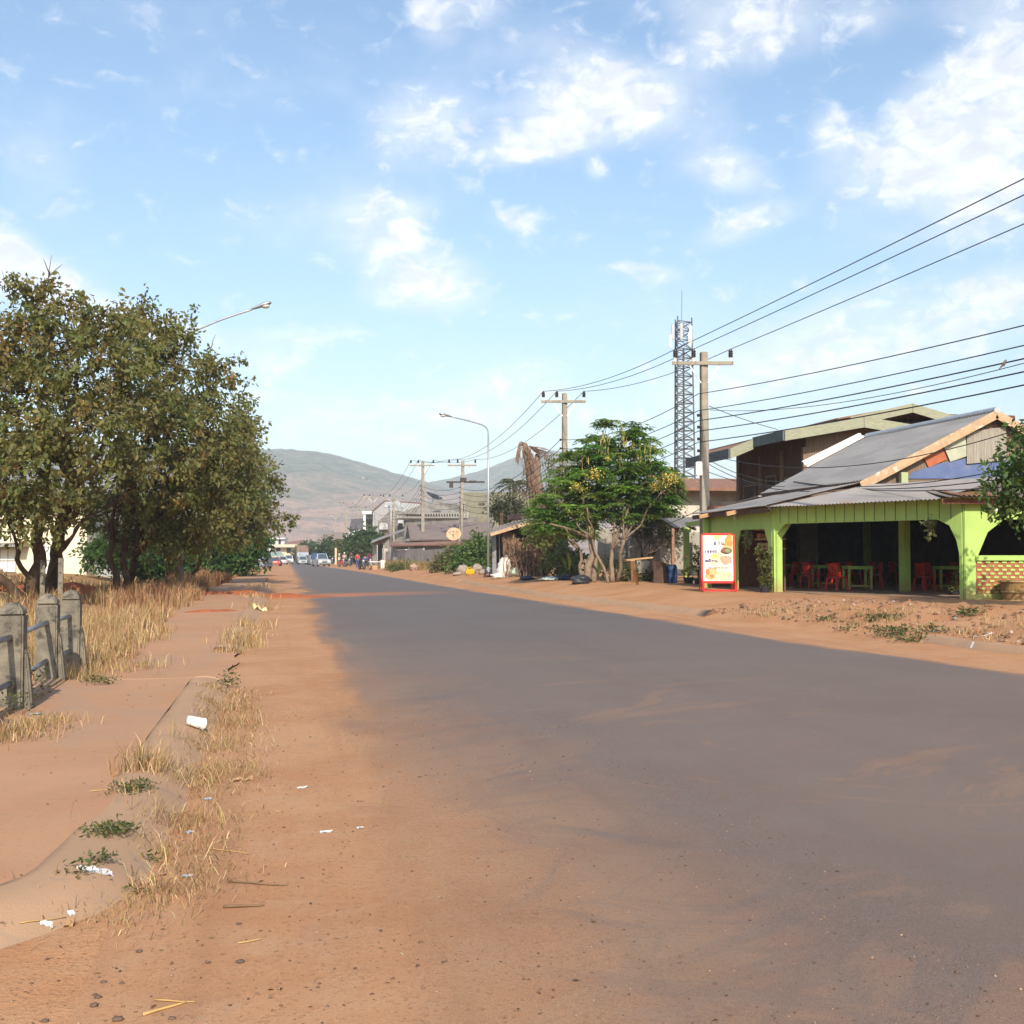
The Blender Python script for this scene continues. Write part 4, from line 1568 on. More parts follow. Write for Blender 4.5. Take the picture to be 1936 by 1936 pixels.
# sill rail and perforated brick panel
mb = MB()
mb.box(CR_ + rx * 2.18 + nR * .03 + Zu * 1.06, (3.78, .14, .13), rz=math.atan2(rx.y, rx.x))
mb.box(CR_ + rx * 2.18 + nR * .03 + Zu * .06, (3.78, .12, .16), rz=math.atan2(rx.y, rx.x))
mb.build('sill', GREEN, shop)
mb = MB()
mb.box(CR_ + rx * 2.18 - nR * .02 + Zu * .56, (3.76, .10, .86), rz=math.atan2(rx.y, rx.x))
mb.cur = 1
rows_, bw = 9, .215
for j in range(rows_):
    z = .18 + j * .096
    for i in range(18):
        x = .40 + i * bw + (bw / 2 if j % 2 else 0)
        if x > 3.98:
            continue
        mb.box(CR_ + rx * x + nR * .038 + Zu * z, (.128, .03, .062), rz=math.atan2(rx.y, rx.x))
mb.build('brick_panel', [BRED, GREEN], shop, bevel=.006)
# side wall facing the road: two arched openings
mb = MB()
q1, q2 = SL * .47, SL - .22
mb.prism([(0, HT - .25), (0, 0), (.22, 0), (.22, 1.35), (.45, 1.85), (q1 - .35, 1.85), (q1 - .14, 1.35), (q1 - .14, 0), (q1 + .14, 0), (q1 + .14, 1.45), (q1 + .38, 1.92), (q2 - .30, 1.92), (q2 - .02, 1.5), (q2 - .02, 0), (SL, 0), (SL, HT - .02)], SF_, sx, Zu, .05)
mb.build('side_wall', GREEN, shop)
# posts
for (u_, v_, w_) in ((1711, 1119, .24), (1640, 1103, .2)):
    p = G(u_, v_, ZF)
    mb = MB()
    mb.box((p.x, p.y, ZF + 1.5), (w_, w_, 3.0), rz=.2)
    mb.build('post', GREEN, shop)
mb = MB()
mb.box(CL_ + Vector((.10, -.07, 1.3)), (.27, .16, 2.6))
mb.prism([(0, 1.66), (0, 2.2), (.30, 2.2), (.30, 2.06)], CL_ + Vector((.235, -.10, 0)), (1, 0, 0), Zu, .05)
mb.build('post', GREEN, shop)
for q in (4.2, 6.4):
    mb = MB()
    mb.box(CR_ + rx * q - nR * .14 + Zu * 1.3, (.16, .16, 2.6))
    mb.build('post', GREEN, shop)
# interior: back and far walls in brick and board, a grey block pier
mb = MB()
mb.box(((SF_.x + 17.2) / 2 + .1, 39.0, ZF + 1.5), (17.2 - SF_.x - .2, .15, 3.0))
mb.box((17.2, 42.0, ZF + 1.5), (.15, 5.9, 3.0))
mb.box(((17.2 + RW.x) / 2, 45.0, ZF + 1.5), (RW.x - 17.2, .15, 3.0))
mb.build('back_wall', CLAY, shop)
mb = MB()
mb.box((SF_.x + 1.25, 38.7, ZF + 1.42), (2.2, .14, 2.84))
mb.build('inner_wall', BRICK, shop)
pg = WY(1526, 1060, 44.3)
mb = MB()
mb.box((pg.x, pg.y, ZF + 1.4), (.86, .3, 2.8), rz=.15)
mb.build('pier', GBLOCK, shop)
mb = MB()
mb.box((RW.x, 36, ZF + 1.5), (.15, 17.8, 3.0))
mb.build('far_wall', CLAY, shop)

ROOFM = mat('dull_grey_iron', (.255, .248, .244), (.195, .188, .186), 1.2, .6, .05, 30, metal=.2, c3=(.15, .125, .11), s3=2, t3=(.58, .78), stretch=(1, .3, 1), spec=.3)
# main gabled roof (ridge parallel to the road)
RX, RZ, EX, EZ = 21.5, 5.98, 17.2, 3.82
Y0, Y1 = 32.3, 40.4
mb = MB()
mb.corr((EX, Y0, EZ), (EX, Y1, EZ - .03), (RX, Y1, RZ), (RX, Y0, RZ), .20, .022, 6, .006, .02)
mb.build('main_roof', ROOFM, shop)
mb = MB()
EX2 = 2 * RX - EX
mb.corr((EX2, Y1, EZ), (EX2, Y0, EZ), (RX, Y0, RZ), (RX, Y1, RZ), .20, .022, 6, .006, .02)
mb.build('main_roof', ROOFM, shop)
mb = MB()
mb.tube([(RX, Y0 - .1, RZ + .03), (RX, Y1, RZ + .03)], .11, 8)
mb.build('ridge_cap', mat("bright_zinc", (.55, .55, .55), (.45, .45, .45), 5, .4, metal=.5), shop)
mb = MB()
mb.beam((EX - .25, Y0 - .06, EZ - .20), (RX, Y0 - .06, RZ - .10), .05, .26)
mb.beam((RX, Y0 - .06, RZ - .10), (EX2 + .25, Y0 - .06, EZ - .2), .05, .26)
mb.build('barge_board', mat("pale_timber_board", (.46, .31, .19), (.36, .235, .14), 4, .8, .2, 30, c3=(.60, .55, .48), s3=5, t3=(.55, .7)), shop)
mb = MB()
mb.box((EX - .04, (Y0 + Y1) / 2, EZ - .12), (.06, Y1 - Y0 - .1, .18))
mb.build('eave_board', DWOOD, shop)
# white ridged sheet laid along the far rake
pa, pb = WX(1527, 890, EX + 1.25), Vector((RX - 2.0, 0, 0))
mb = MB()
k0, k1 = .44, .98
A_ = Vector((EX, Y1, EZ)).lerp(Vector((RX, Y1, RZ)), k0)
B_ = Vector((EX, Y1, EZ)).lerp(Vector((RX, Y1, RZ)), k1)
mb.corr(A_ + Vector((0, .02, .05)), A_ + Vector((-.10, .30, .30)), B_ + Vector((-.10, .30, .24)), B_ + Vector((0, .02, .05)), .22, .03, 2, .006)
mb.build('white_sheet', mat("white_sheet_metal", (.80, .79, .76), (.70, .69, .66), 3, .5), shop)
# gable wall: patchwork of sheets
yg = Y0 + .25


def gz(x):
    return EZ + (RZ - EZ) * (1 - abs(x - RX) / (RX - EX)) - .14


mb = MB()
mb.prism([(0, 0), (EX2 - EX, 0), (EX2 - EX, gz(EX2) - 3.2), (RX - EX, gz(RX) - 3.2), (0, gz(EX) - 3.2)], (EX, yg, 3.2), (1, 0, 0), Zu, -.06)
mb.build('gable_wall', GWOOD, shop)


def patch(name, pts, m, dy, label=None):
    mb = MB()
    P3 = [WY(u_, v_, yg - dy) for u_, v_ in pts]
    mb.slab(P3, .012, (0, 1, 0))
    mb.build(name, m, shop, label=label)


patch('blue_sheet', [(1716, 905), (1725, 893), (1770, 878), (1830, 866), (1875, 868), (1990, 868), (1990, 905)], BLUE, .035)
patch('tile_sheet', [(1747, 866), (1780, 842), (1791, 868), (1756, 884)], mat("orange_red_sheet", (.40, .12, .055), (.33, .095, .045), 4, .7), .055)
patch('pale_sheet', [(1783, 841), (1825, 820), (1829, 862), (1797, 873)], mat("pale_green_sheet", (.40, .40, .30), (.33, .33, .25), 3, .7), .075)
mb = MB()
a = WY(1828, 877, yg - .10)
bq = WY(1903, 870, yg - .10)
c_, d_ = WY(1903, 806, yg - .10), WY(1828, 817, yg - .10)
mb.corr(a, bq, c_, d_, .09, .015, 1)
mb.build('zinc_sheet', mat("streaked_zinc", (.34, .31, .26), (.24, .21, .17), 8, .7, stretch=(4, 4, .2)), shop)
p = WY(1708, 890, Y0 - .02)
mb = MB()
mb.box((p.x, Y0 - .02, 3.3), (.22, .16, 1.5))
mb.build('post', mat("faded_green_paint", (.30, .36, .18), (.36, .36, .22), 4, .8), shop)

mb = MB()
mb.slab([(17.0, Y1 - .3, 3.72), (RW.x + .3, Y1 - .3, 3.72), (RW.x + .3, 45.4, 3.38), (17.0, 45.4, 3.38)], .06)
mb.build('rear_light_block', ROOFG, shop)  # unseen cover added to keep daylight off the back wall

# lean-to roofs: side (towards the road), front, right
ez = 3.0
sv = Vector((-.45, 0, 0))
H0 = CL_ + nF * .42 + Vector((-.12, -.30, 0))
H0.z = ez + .04
S1 = WX(1305, 973, SF_.x - .42)
S1 = Vector((SF_.x - .42, S1.y, ez - .02))
S0 = Vector((CL_.x - .42, CL_.y - .55, ez + .02))
IN0 = Vector((EX + .1, Y0 - .02, 3.72))
IN1 = Vector((EX + .1, S1.y, 3.70))
mb = MB()
mb.corr(S1, S0, IN0 + Vector((-.06, 0, .05)), IN1, .18, .018, 3, .006, .02)
mb.build('side_roof', ROOFG, shop)
mb = MB()
mb.beam(S1 + Vector((.1, 0, -.12)), S0 + Vector((.1, .1, -.12)), .05, .14)
mb.beam(S0 + Vector((.05, .02, -.07)), IN0 + Vector((0, -.04, -.07)), .05, .10)
mb.build('eave_board', DWOOD, shop)
for q in (.25, .62):
    mb = MB()
    e = S1.lerp(S0, q)
    mb.beam(e + Vector((-.28, 0, -.16)), e + Vector((2.6, 0, .46)), .09, .13)
    mb.build('rafter', TIMBER, shop)
F0 = CL_ + nF * .55 + fx * .22
F0.z = ez - .02
F1 = CR_ + nF * .55 - fx * .30
F1.z = ez + .0
T1 = Vector((EX + 2.6, Y0 - .05, 3.70))
TR = CR_ + inn * 2.3 - fx * .2
TR.z = 3.66
mb = MB()
mb.corr(F0, F1, TR, IN0 + Vector((0, -.05, -.06)), .13, .016, 4, .006, .03)
mb.build('front_roof', ROOFG, shop)
Q0 = CR_ + nR * .55 - rx * .62
Q0.z = ez + .03
Q1 = CR_ + rx * 6.6 + nR * .55
Q1.z = ez - .02
U0 = Vector((EX + .9, Y0 - .1, 3.70))
U1 = Vector((25.8, Y0 - .1, 3.70))
mb = MB()
mb.corr(Q0, Q1, U1, U0, .13, .016, 5, .006, .03)
mb.build('end_roof', ROOFO, shop)
mb = MB()                                  # one rusty sheet lying on it
up_ = Vector((0, 0, .035))
e0 = Q0.lerp(Q1, .035)
e1 = Q0.lerp(Q1, .20)
t0_, t1_ = U0.lerp(U1, .02), U0.lerp(U1, .16)
mb.corr(e0 + up_ + nR * .05, e1 + up_ + nR * .05, e1.lerp(t1_, .52) + up_, e0.lerp(t0_, .52) + up_, .13, .018, 2, .006)
mb.build('rusty_sheet', ROOFR, shop)
mb = MB()
mb.beam(Q0 + Vector((0, .25, -.11)), Q1 + Vector((0, .25, -.11)), .05, .12)
mb.build('eave_beam', BRICK, shop)

# bulbs under the eaves
BULB = mat("white_bulb", (.75, .75, .72), (.68, .68, .66), 3, .3)
for (p, lab) in ((CR_ + rx * .78 + nR * .2 + Zu * 2.30, 'small unlit white bulb hanging at the brick-panel end of the eave'), (SF_.lerp(CL_, .5) + Vector((-.12, 0, 2.32)), 'small unlit white bulb under the eave by the arched side openings')):
    r_ = thing('light_bulb', lab, 'bulb', tuple(p), 'bulbs under the restaurant eaves')
    mb = MB()
    mb.lathe([(.012, .22), (.03, .16), (.032, .09)], p, 10)
    mb.build('socket', WHITE, r_, smooth=True)
    mb = MB()
    mb.lathe([(.028, .09), (.05, .02), (.045, -.04), (.0, -.07)], p, 12, cap=False)
    mb.build('bulb', BULB, r_, smooth=True)

# small lean-to beside the restaurant
lt = thing('green_lean_to', 'little tin-roofed lean-to on a green post beside the restaurant', 'lean-to', tuple(G(1298, 1103, ZF)))
pz = G(1298, 1101, ZF)
mb = MB()
mb.box((pz.x, pz.y, ZF + 1.18), (.20, .18, 2.36))
mb.build('post', GREEN, lt)
mb = MB()
mb.box((SF_.x - .2, SF_.y - .2, ZF + 1.2), (.16, .16, 2.4))
mb.build('post', GREEN, lt)
mb = MB()
q_ = Vector((SF_.x, SF_.y - .1, ZF + 2.28))
mb.beam((pz.x - .3, pz.y, ZF + 2.30), q_, .10, .16)
mb.build('beam', GREEN, lt)
e0, e1 = W(1271, 999, pz.y), W(1345, 996, pz.y - .5)
mb = MB()
mb.corr(Vector((e0.x, e0.y - .3, e0.z + .02)), Vector((e1.x + .3, e1.y - .3, e0.z + .10)), Vector((e1.x + .6, e1.y + 1.7, e0.z + .52)), Vector((e0.x + .1, e0.y + 1.7, e0.z + .44)), .15, .016, 2)
mb.build('roof', ROOFG, lt)
mb = MB()
for q in (.15, .55, .9):
    a = Vector((e0.x, e0.y, e0.z - .08)).lerp(Vector((e1.x, e1.y, e0.z - .02)), q)
    mb.beam(a + Vector((0, -.2, 0)), a + Vector((0, 1.8, .38)), .07, .1)
mb.build('rafter_set', DWOOD, lt)

# ------------------------------------------------------------------ furniture
def make_chair(loc, rz, label):
    r_ = thing('plastic_chair', label, 'chair', (0, 0, 0), 'red plastic chairs in the restaurant')
    mb = MB()
    mb.slab([(-.21, -.21, .44), (.21, -.21, .44), (.20, .20, .43), (-.20, .20, .43)], .03)
    mb.slab([(-.21, -.215, .44), (.21, -.215, .44), (.21, -.215, .38), (-.21, -.215, .38)], .012, (0, 1, 0))
    mb.build('seat', RED, r_)
    mb = MB()
    n = 10
    for i in range(n):                       # curved, slatted back
        a0, a1 = -1.1 + 2.2 * i / n, -1.1 + 2.2 * (i + 1) / n
        p0 = Vector((math.sin(a0) * .23, .10 + math.cos(a0) * .14, 0))
        p1 = Vector((math.sin(a1) * .23, .10 + math.cos(a1) * .14, 0))
        for (z0, z1) in ((.74, .86), (.46, .52)):
            mb.slab([p0 + Zu * z0, p1 + Zu * z0, p1 + Zu * z1 + Vector((0, .05, 0)), p0 + Zu * z1 + Vector((0, .05, 0))], .02, (0, -1, 0))
        if i % 2 == 0:
            mb.slab([p0 + Zu * .50, p1 + Zu * .50, p1 + Zu * .76 + Vector((0, .03, 0)), p0 + Zu * .76 + Vector((0, .03, 0))], .016, (0, -1, 0))
    mb.build('backrest', RED, r_)
    for (sx_, sy_) in ((-1, -1), (1, -1), (-1, 1), (1, 1)):
        mb = MB()
        mb.beam((sx_ * .235, sy_ * .235, 0), (sx_ * .19, sy_ * .19, .43), .05, .045)
        mb.build('leg', RED, r_)
    for sx_ in (-1, 1):
        mb = MB()
        mb.tube([(sx_ * .22, -.17, .43), (sx_ * .235, -.15, .62), (sx_ * .235, .02, .65), (sx_ * .225, .16, .70)], .018, 6)
        mb.build('armrest', RED, r_, smooth=True)
    r_.location = loc
    r_.rotation_euler = (0, 0, rz)
    return r_


CH = [(1582, 1117, 1.9, 'bright red plastic chair at the left end of the front green table'), (1590, 1112, 1.75, 'second red chair pressed behind the bright one at the front table'),
      (1612, 1108, 1.7, 'red chair whose seat shows through the front table frame, left side'), (1640, 1107, -1.6, 'red chair at the right side of the front table'),
      (1654, 1110, -1.9, 'red chair turned away at the right end of the front table'), (1532, 1112, 1.8, 'dull red chair at the left end of the second table'),
      (1545, 1106, 1.7, 'dull red chair on the far side of the second table'), (1497, 1108, -1.4, 'dark red chair standing alone near the corner post'),
      (1468, 1107, -1.5, 'red chair half hidden right behind the bright corner post'), (1748, 1117, 1.7, 'dark red chair in shadow left of the right-hand table'),
      (1762, 1111, 1.6, 'dark red chair behind another beside the right-hand table'), (1694, 1104, .3, 'very dark red chair in the back beyond the middle post'), (1680, 1101, -.4, 'deepest red chair by the back wall near the middle post'), (1795, 1109, -1.6, 'red chair under the far side of the right-hand table')]
ch0 = None
for (u_, v_, rz, lab) in CH:
    p = G(u_, v_, ZF + .012)
    if ch0 is None:
        ch0 = make_chair(tuple(p), rz, lab)
    else:
        c_ = copy_tree(ch0)
        c_.location = p
        c_.rotation_euler = (0, 0, rz)
        c_['label'] = lab


def make_table(loc, rz, L, label):
    r_ = thing('green_table', label, 'table', (0, 0, 0), 'green restaurant tables')
    mb = MB()
    mb.box((0, 0, .735), (L + .1, .72, .03))
    mb.build('tabletop', GREEN, r_)
    mb = MB()
    for s_ in (-1, 1):
        mb.box((0, s_ * .30, .685), (L - .07, .035, .07))
        mb.box((s_ * L / 2, 0, .685), (.035, .55, .07))
    mb.build('apron', GREEN, r_)
    for (a, b2) in ((-1, -1), (1, -1), (-1, 1), (1, 1)):
        mb = MB()
        mb.box((a * L / 2, b2 * .30, .36), (.065, .065, .72))
        mb.build('leg', GREEN, r_)
    for s_ in (-1, 1):
        mb = MB()
        mb.box((0, s_ * .30, .11), (L - .07, .03, .05))
        mb.build('stretcher', GREEN, r_)
    r_.location = loc
    r_.rotation_euler = (0, 0, rz)
    return r_


for k, (u_, v_, rz, L, lab) in enumerate(((1621, 1114, -.18, .72, 'front green table standing clear in the restaurant opening'), (1561, 1109, -.1, .36 * 2, 'second green table behind the left chairs of the front table'), (1794, 1114, -.2, .72, 'green table partly hidden by the post beside the brick panel'), (1487, 1103, .0, .72, 'dim green table far left in the shade behind the corner post'))):
    p = G(u_, v_, ZF + .012)
    make_table(tuple(p), rz, L, lab)


wsf = thing('wall_shelf', 'tan wooden shelf of boxes seen through the arched side opening', 'shelf', (SF_.x + .5, SF_.lerp(CL_, .74).y, ZF))
yq = SF_.lerp(CL_, .74).y
TANB = mat("tan_boxes", (.46, .27, .12), (.34, .18, .08), 7, .8)
for z in (1.32, 1.62, 1.92):
    mb = MB()
    mb.box((SF_.x + .55, yq, ZF + z), (.5, 1.3, .05))
    mb.build('shelf_board', TANB, wsf)
    for k in range(4):
        mb = MB()
        mb.box((SF_.x + .5, yq - .48 + .31 * k, ZF + z + .11), (.3, .24 - .03 * (k % 2), .16 - .02 * (k % 3)), rz=.05 * k)
        mb.build('box', TANB if k % 2 else BRED, wsf, bevel=.01)
mb = MB()
for s_ in (-.62, .62):
    mb.box((SF_.x + .75, yq + s_, ZF + 1.05), (.06, .05, 2.1))
mb.box((SF_.x + .775, yq, ZF + 1.05), (.02, 1.24, .12))
mb.build('upright', DWOOD, wsf)

# ------------------------------------------------------------------ sign board
SB = GH(1358, 1119)
sgn = thing('menu_sign', 'red-framed upright food sign with dark blue lettering before the restaurant', 'sign', tuple(SB))
ax = Vector((math.cos(.10), -math.sin(.10), 0))
ax = (RT + Vector((0, .05, 0))).normalized()
ny_ = Vector((ax.y, -ax.x, 0))                   # towards the camera
SW, SZ0, SZ1 = 1.0, .30, 1.80
tilt = .04


def S(x, z, o=0.0):
    return SB + ax * x + Zu * z + ny_ * (o - tilt * (z - .3))


FR = mat("red_gloss_paint", (.56, .030, .024), (.48, .024, .02), 3, .4, spec=.4)
mb = MB()
fw_ = .075
for x in (-SW / 2, SW / 2):
    mb.beam(S(x, .06), S(x, SZ1 - fw_ / 2), fw_, .05, up=tuple(ax))
for z in (SZ0, SZ1 - fw_ / 2 + .0):
    mb.beam(S(-SW / 2 + fw_ / 2, z), S(SW / 2 - fw_ / 2, z), .05, fw_)
mb.build('frame', FR, sgn)
for x in (-SW / 2 - .0, SW / 2):
    mb = MB()
    mb.beam(S(x, .045) + ny_ * .34, S(x, .045) - ny_ * .46, .06, .06)
    mb.beam(S(x, .62) - ny_ * .02, S(x, .07) - ny_ * .40, .035, .035, up=tuple(ax))
    mb.beam(S(x, .40) + ny_ * .02, S(x, .07) + ny_ * .30, .035, .035, up=tuple(ax))
    mb.build('foot', FR, sgn)
mb = MB()
mb.beam(S(-SW / 2, .05) + ny_ * .26, S(SW / 2, .05) + ny_ * .26, .05, .05)
mb.build('crossbar', FR, sgn)
mp = bpy.data.materials.new("printed_poster")
mp.use_nodes = True
t = NT(mp.node_tree)
b = mp.node_tree.nodes['Principled BSDF']
b.inputs['Roughness'].default_value = .35
pos = t.n('ShaderNodeNewGeometry').outputs['Position']
c = t.mix(t.ramp(t.noise(pos, 2.4, 3, .5), .44, .66), (.62, .60, .58), (.64, .52, .30))
c = t.mix(t.ramp(t.noise(t.mapping(pos, loc=(3, 1, 2)), 3.3, 3, .5), .56, .72), c, (.64, .57, .18))
t.link(c, b.inputs['Base Color'])
mb = MB()
mb.slab([S(-SW / 2 + .035, SZ0 + .035, .03), S(SW / 2 - .035, SZ0 + .035, .03), S(SW / 2 - .035, SZ1 - .07, .03), S(-SW / 2 + .035, SZ1 - .07, .03)], .012, -ny_)
mb.build('poster', mp, sgn)
PX0, PZ0, PW, PH = -SW / 2 + .035, SZ0 + .035, SW - .07, SZ1 - SZ0 - .105


def PP(x, y, o):
    """poster coordinates 0..1 (y up)"""
    return S(PX0 + PW * x, PZ0 + PH * y, .03 + o)


def disc(mb, x, y, rx_, ry_, o, n=18, wob=0.0, sd=0):
    pts = []
    for k in range(n):
        a = 2 * math.pi * k / n
        q = 1 + wob * noise.noise(Vector((math.cos(a) * 1.4, math.sin(a) * 1.4, sd)))
        pts.append(PP(x + rx_ * math.cos(a) * q, y + ry_ * math.sin(a) * q, o))
    mb.slab(pts, .0015, -ny_)


art = [("poster_orange", (0.608, 0.281, 0.078), [(.88, .90, .12, .10, .5), (.80, .80, .10, .09, .6), (.93, .80, .06, .10, .4)], .002),
       ("poster_pale_orange", (0.624, 0.406, 0.187), [(.22, .14, .20, .12, .5), (.36, .20, .12, .08, .5), (.82, .70, .16, .10, .4)], .0035),
       ("poster_red_orange", (0.562, 0.195, 0.078), [(.15, .20, .08, .06, .6), (.28, .10, .07, .05, .6), (.72, .52, .07, .04, .5)], .005),
       ("poster_bowl", (.14, .075, .045), [(.77, .66, .19, .072, .1)], .0065), ("poster_broth", (.30, .10, .06), [(.70, .67, .09, .04, .3)], .008),
       ("poster_herbs", (.20, .27, .13), [(.82, .665, .085, .045, .4)], .0085), ("poster_meatball", (0.562, 0.328, 0.234), [(.66, .49, .105, .06, .1), (.84, .49, .10, .055, .1), (.70, .43, .10, .05, .1), (.86, .44, .09, .05, .1), (.76, .40, .10, .045, .1)], .0075),
       ("poster_dumpling", (0.624, 0.515, 0.343), [(.55, .14, .09, .05, .2), (.72, .12, .10, .055, .2), (.88, .15, .09, .05, .2), (.62, .06, .10, .045, .2), (.82, .06, .10, .045, .2), (.70, .20, .08, .04, .2)], .0045),
       ("poster_yellow", (0.655, 0.608, 0.109), [(.38, .545, .12, .035, .2)], .0035)]
for k, (nm, cc, ds, o) in enumerate(art):
    mb = MB()
    for i, (x, y, a, b2, wv) in enumerate(ds):
        disc(mb, x, y, a, b2, o + i * .0003, wob=wv, sd=k * 5 + i)
    mb.build('printed_food', mat(nm, cc, tuple(q * .75 for q in cc), 9, .4), sgn)

# Lao lettering drawn as pen strokes in unit boxes (x 0..1, y 0..1; tone marks above)
LAO = {
    'ho': [[(.15, .35), (.25, .25), (.35, .38), (.22, .48), (.1, .3), (.15, .1), (.35, .02), (.45, .2), (.45, .55), (.3, .75), (.5, .92), (.7, .75), (.55, .55), (.6, .15), (.85, .05)], [(.35, 1.18), (.5, 1.32), (.65, 1.18)]],
    'aa': [[(.25, .85), (.5, 1.0), (.65, .8), (.6, .1), (.5, .0)]],
    'no': [[(.1, .8), (.22, .9), (.3, .75), (.2, .65), (.25, .2), (.4, .02), (.6, .15), (.7, .5)], [(.7, .9), (.7, .2), (.85, .02), (.95, .2)]],
    'e': [[(.4, 1.0), (.4, .25), (.5, .05), (.65, .15), (.55, .3), (.42, .2)]],
    'so': [[(.15, .75), (.3, .9), (.45, .75), (.3, .6), (.2, .3), (.3, .05), (.6, .05), (.75, .35), (.6, .6), (.75, .9)], [(.6, .4), (.35, .35)]],
    'u': [[(.5, -.15), (.55, -.38), (.4, -.42)]],
    'o': [[(.8, .15), (.5, .0), (.2, .2), (.12, .55), (.3, .9), (.6, .95), (.82, .7), (.8, .35), (.6, .3)]],
    'bo': [[(.12, .85), (.25, .95), (.3, .75), (.2, .6), (.2, .15), (.35, .02), (.65, .02), (.8, .2), (.8, .95)]],
    'mo': [[(.08, .1), (.2, .02), (.25, .2), (.2, .9), (.35, .98), (.45, .8), (.45, .15), (.6, .02), (.72, .2), (.72, .9), (.88, .95), (.95, .1)]],
    'i': [[(.2, 1.12), (.35, 1.3), (.65, 1.3), (.8, 1.12), (.2, 1.12)]],
    'mai': [[(.45, 1.15), (.5, 1.35)]],
    'do': [[(.3, .3), (.45, .4), (.5, .2), (.3, .05), (.12, .3), (.15, .7), (.4, .95), (.7, .8), (.8, .4), (.75, .0)]],
    'ko': [[(.1, .75), (.25, .9), (.3, .6), (.15, .1), (.5, .5), (.8, .9), (.9, .5), (.85, .0)]],
}
INK = mat("navy_ink", (.045, .030, .16), (.06, .04, .19), 8, .5)


def stroke(mb, pts, wd, o):
    for a, b2 in zip(pts, pts[1:]):
        pa_, pb_ = PP(a[0], a[1], o), PP(b2[0], b2[1], o)
        d_ = (pb_ - pa_)
        if d_.length < 1e-5:
            continue
        e_ = d_.normalized() * wd * .4
        mb.beam(pa_ - e_, pb_ + e_, wd, .002, up=tuple(ny_))


def write(seq, x, y, w_, h_, adv, wd=.017):
    mb = MB()
    cx_ = x
    for g in seq:
        stack = g if isinstance(g, tuple) else (g,)
        for s_ in stack:
            for st_ in LAO[s_]:
                stroke(mb, [(cx_ + p_[0] * w_, y + p_[1] * h_) for p_ in st_], wd, .0105)
        cx_ += adv
    mb.build('lettering', INK, sgn)


write(['ho', 'aa', 'no'], .36, .795, .095, .055, .125, .019)
write(['e', ('so', 'u'), ('so', 'u'), 'o', 'bo'], .05, .625, .078, .048, .086)
write(['mo', ('do', 'i', 'mai'), 'ko', 'no'], .06, .415, .098, .048, .108)
mb = MB()
SEG = {'0': 'abcdef', '2': 'abged', '5': 'afgcd', '6': 'afgedc', '4': 'fgbc', '9': 'abcfgd', '8': 'abcdefg', '1': 'bc', '7': 'abc', '3': 'abgcd'}
SP = {'a': ((0, 1), (1, 1)), 'b': ((1, 1), (1, .5)), 'c': ((1, .5), (1, 0)), 'd': ((0, 0), (1, 0)), 'e': ((0, 0), (0, .5)), 'f': ((0, .5), (0, 1)), 'g': ((0, .5), (1, .5))}
cx_ = .17
for ch in '020 9054 5454':
    if ch == ' ':
        cx_ += .035
        continue
    for s_ in SEG[ch]:
        (a0, a1), (b0, b1) = SP[s_]
        stroke(mb, [(cx_ + a0 * .034, .272 + a1 * .030), (cx_ + b0 * .034, .272 + b1 * .030)], .006, .0105)
    cx_ += .056
mb.build('lettering', INK, sgn)

# ------------------------------------------------------------------ pots and hanging plants
PAL_P = [(.10, .13, .035, 3), (.14, .15, .045, 2), (.22, .12, .06, 1), (.08, .10, .03, 2)]


def potted(u_, v_, z, pr, ph, blobs, n, size, label, pal=PAL_P, potm=None, stems=4):
    p = G(u_, v_, z)
    r_ = thing('potted_plant', label, 'potted plant', tuple(p), 'plants in pots at the restaurant')
    mb = MB()
    mb.lathe([(pr * .78, 0), (pr, ph * .92), (pr * 1.06, ph * .93), (pr * 1.06, ph), (pr * .92, ph), (pr * .90, ph * .86)], p, 18)
    mb.build('pot', potm or BLACKP, r_, smooth=False)
    mb = MB()
    cl_ = [((p.x + bx, p.y + by, p.z + ph + bz), (r1, r1, r2)) for bx, by, bz, r1, r2 in blobs]
    for k in range(stems):
        c_ = cl_[k % len(cl_)][0]
        branch(mb, (p.x + random.uniform(-.05, .05), p.y, p.z + ph * .8), c_, .014, .006, k + u_, 5, .15, 5)
    mb.build('stem', BARK, r_, smooth=True)
    V_, F_, c_, _, _ = crown_leaves(cl_, n, size, pal, per=8, spread=.07, droop=.2)
    link_mesh('leaves', np_mesh('leaves', V_, F_, c_), LEAF, r_)
    return r_


potted(1446, 1122, ZF - .03, .17, .24, [(0, 0, .35, .18, .28), (-.05, 0, .75, .14, .22), (.10, 0, .62, .12, .2), (-.14, 0, 1.0, .10, .16), (.14, .0, .95, .10, .14), (-.16, 0, 1.15, .08, .1), (.02, 0, .12, .17, .14)], 1000, .085, 'tall leggy plant in a black pot beside the bright corner post')
potted(1804, 1127, ZF - .02, .16, .16, [(0, 0, .12, .13, .12), (.03, 0, .35, .07, .18)], 320, .07, 'small plant in a dark tub at the foot of the brick-panel post')
potted(1322, 1106, ZF - .02, .20, .24, [(0, 0, .4, .22, .32), (-.05, 0, .8, .16, .25), (.12, 0, 1.05, .12, .16), (-.16, 0, 1.25, .09, .1)], 700, .09, 'dark dry shrub in a black pot close behind the red sign')
potted(1302, 1104, ZF - .02, .20, .26, [(0, 0, .2, .2, .16), (-.18, 0, .85, .08, .14), (.12, 0, .35, .12, .12)], 260, .08, 'low sparse plant in a black tub at the lean-to post')
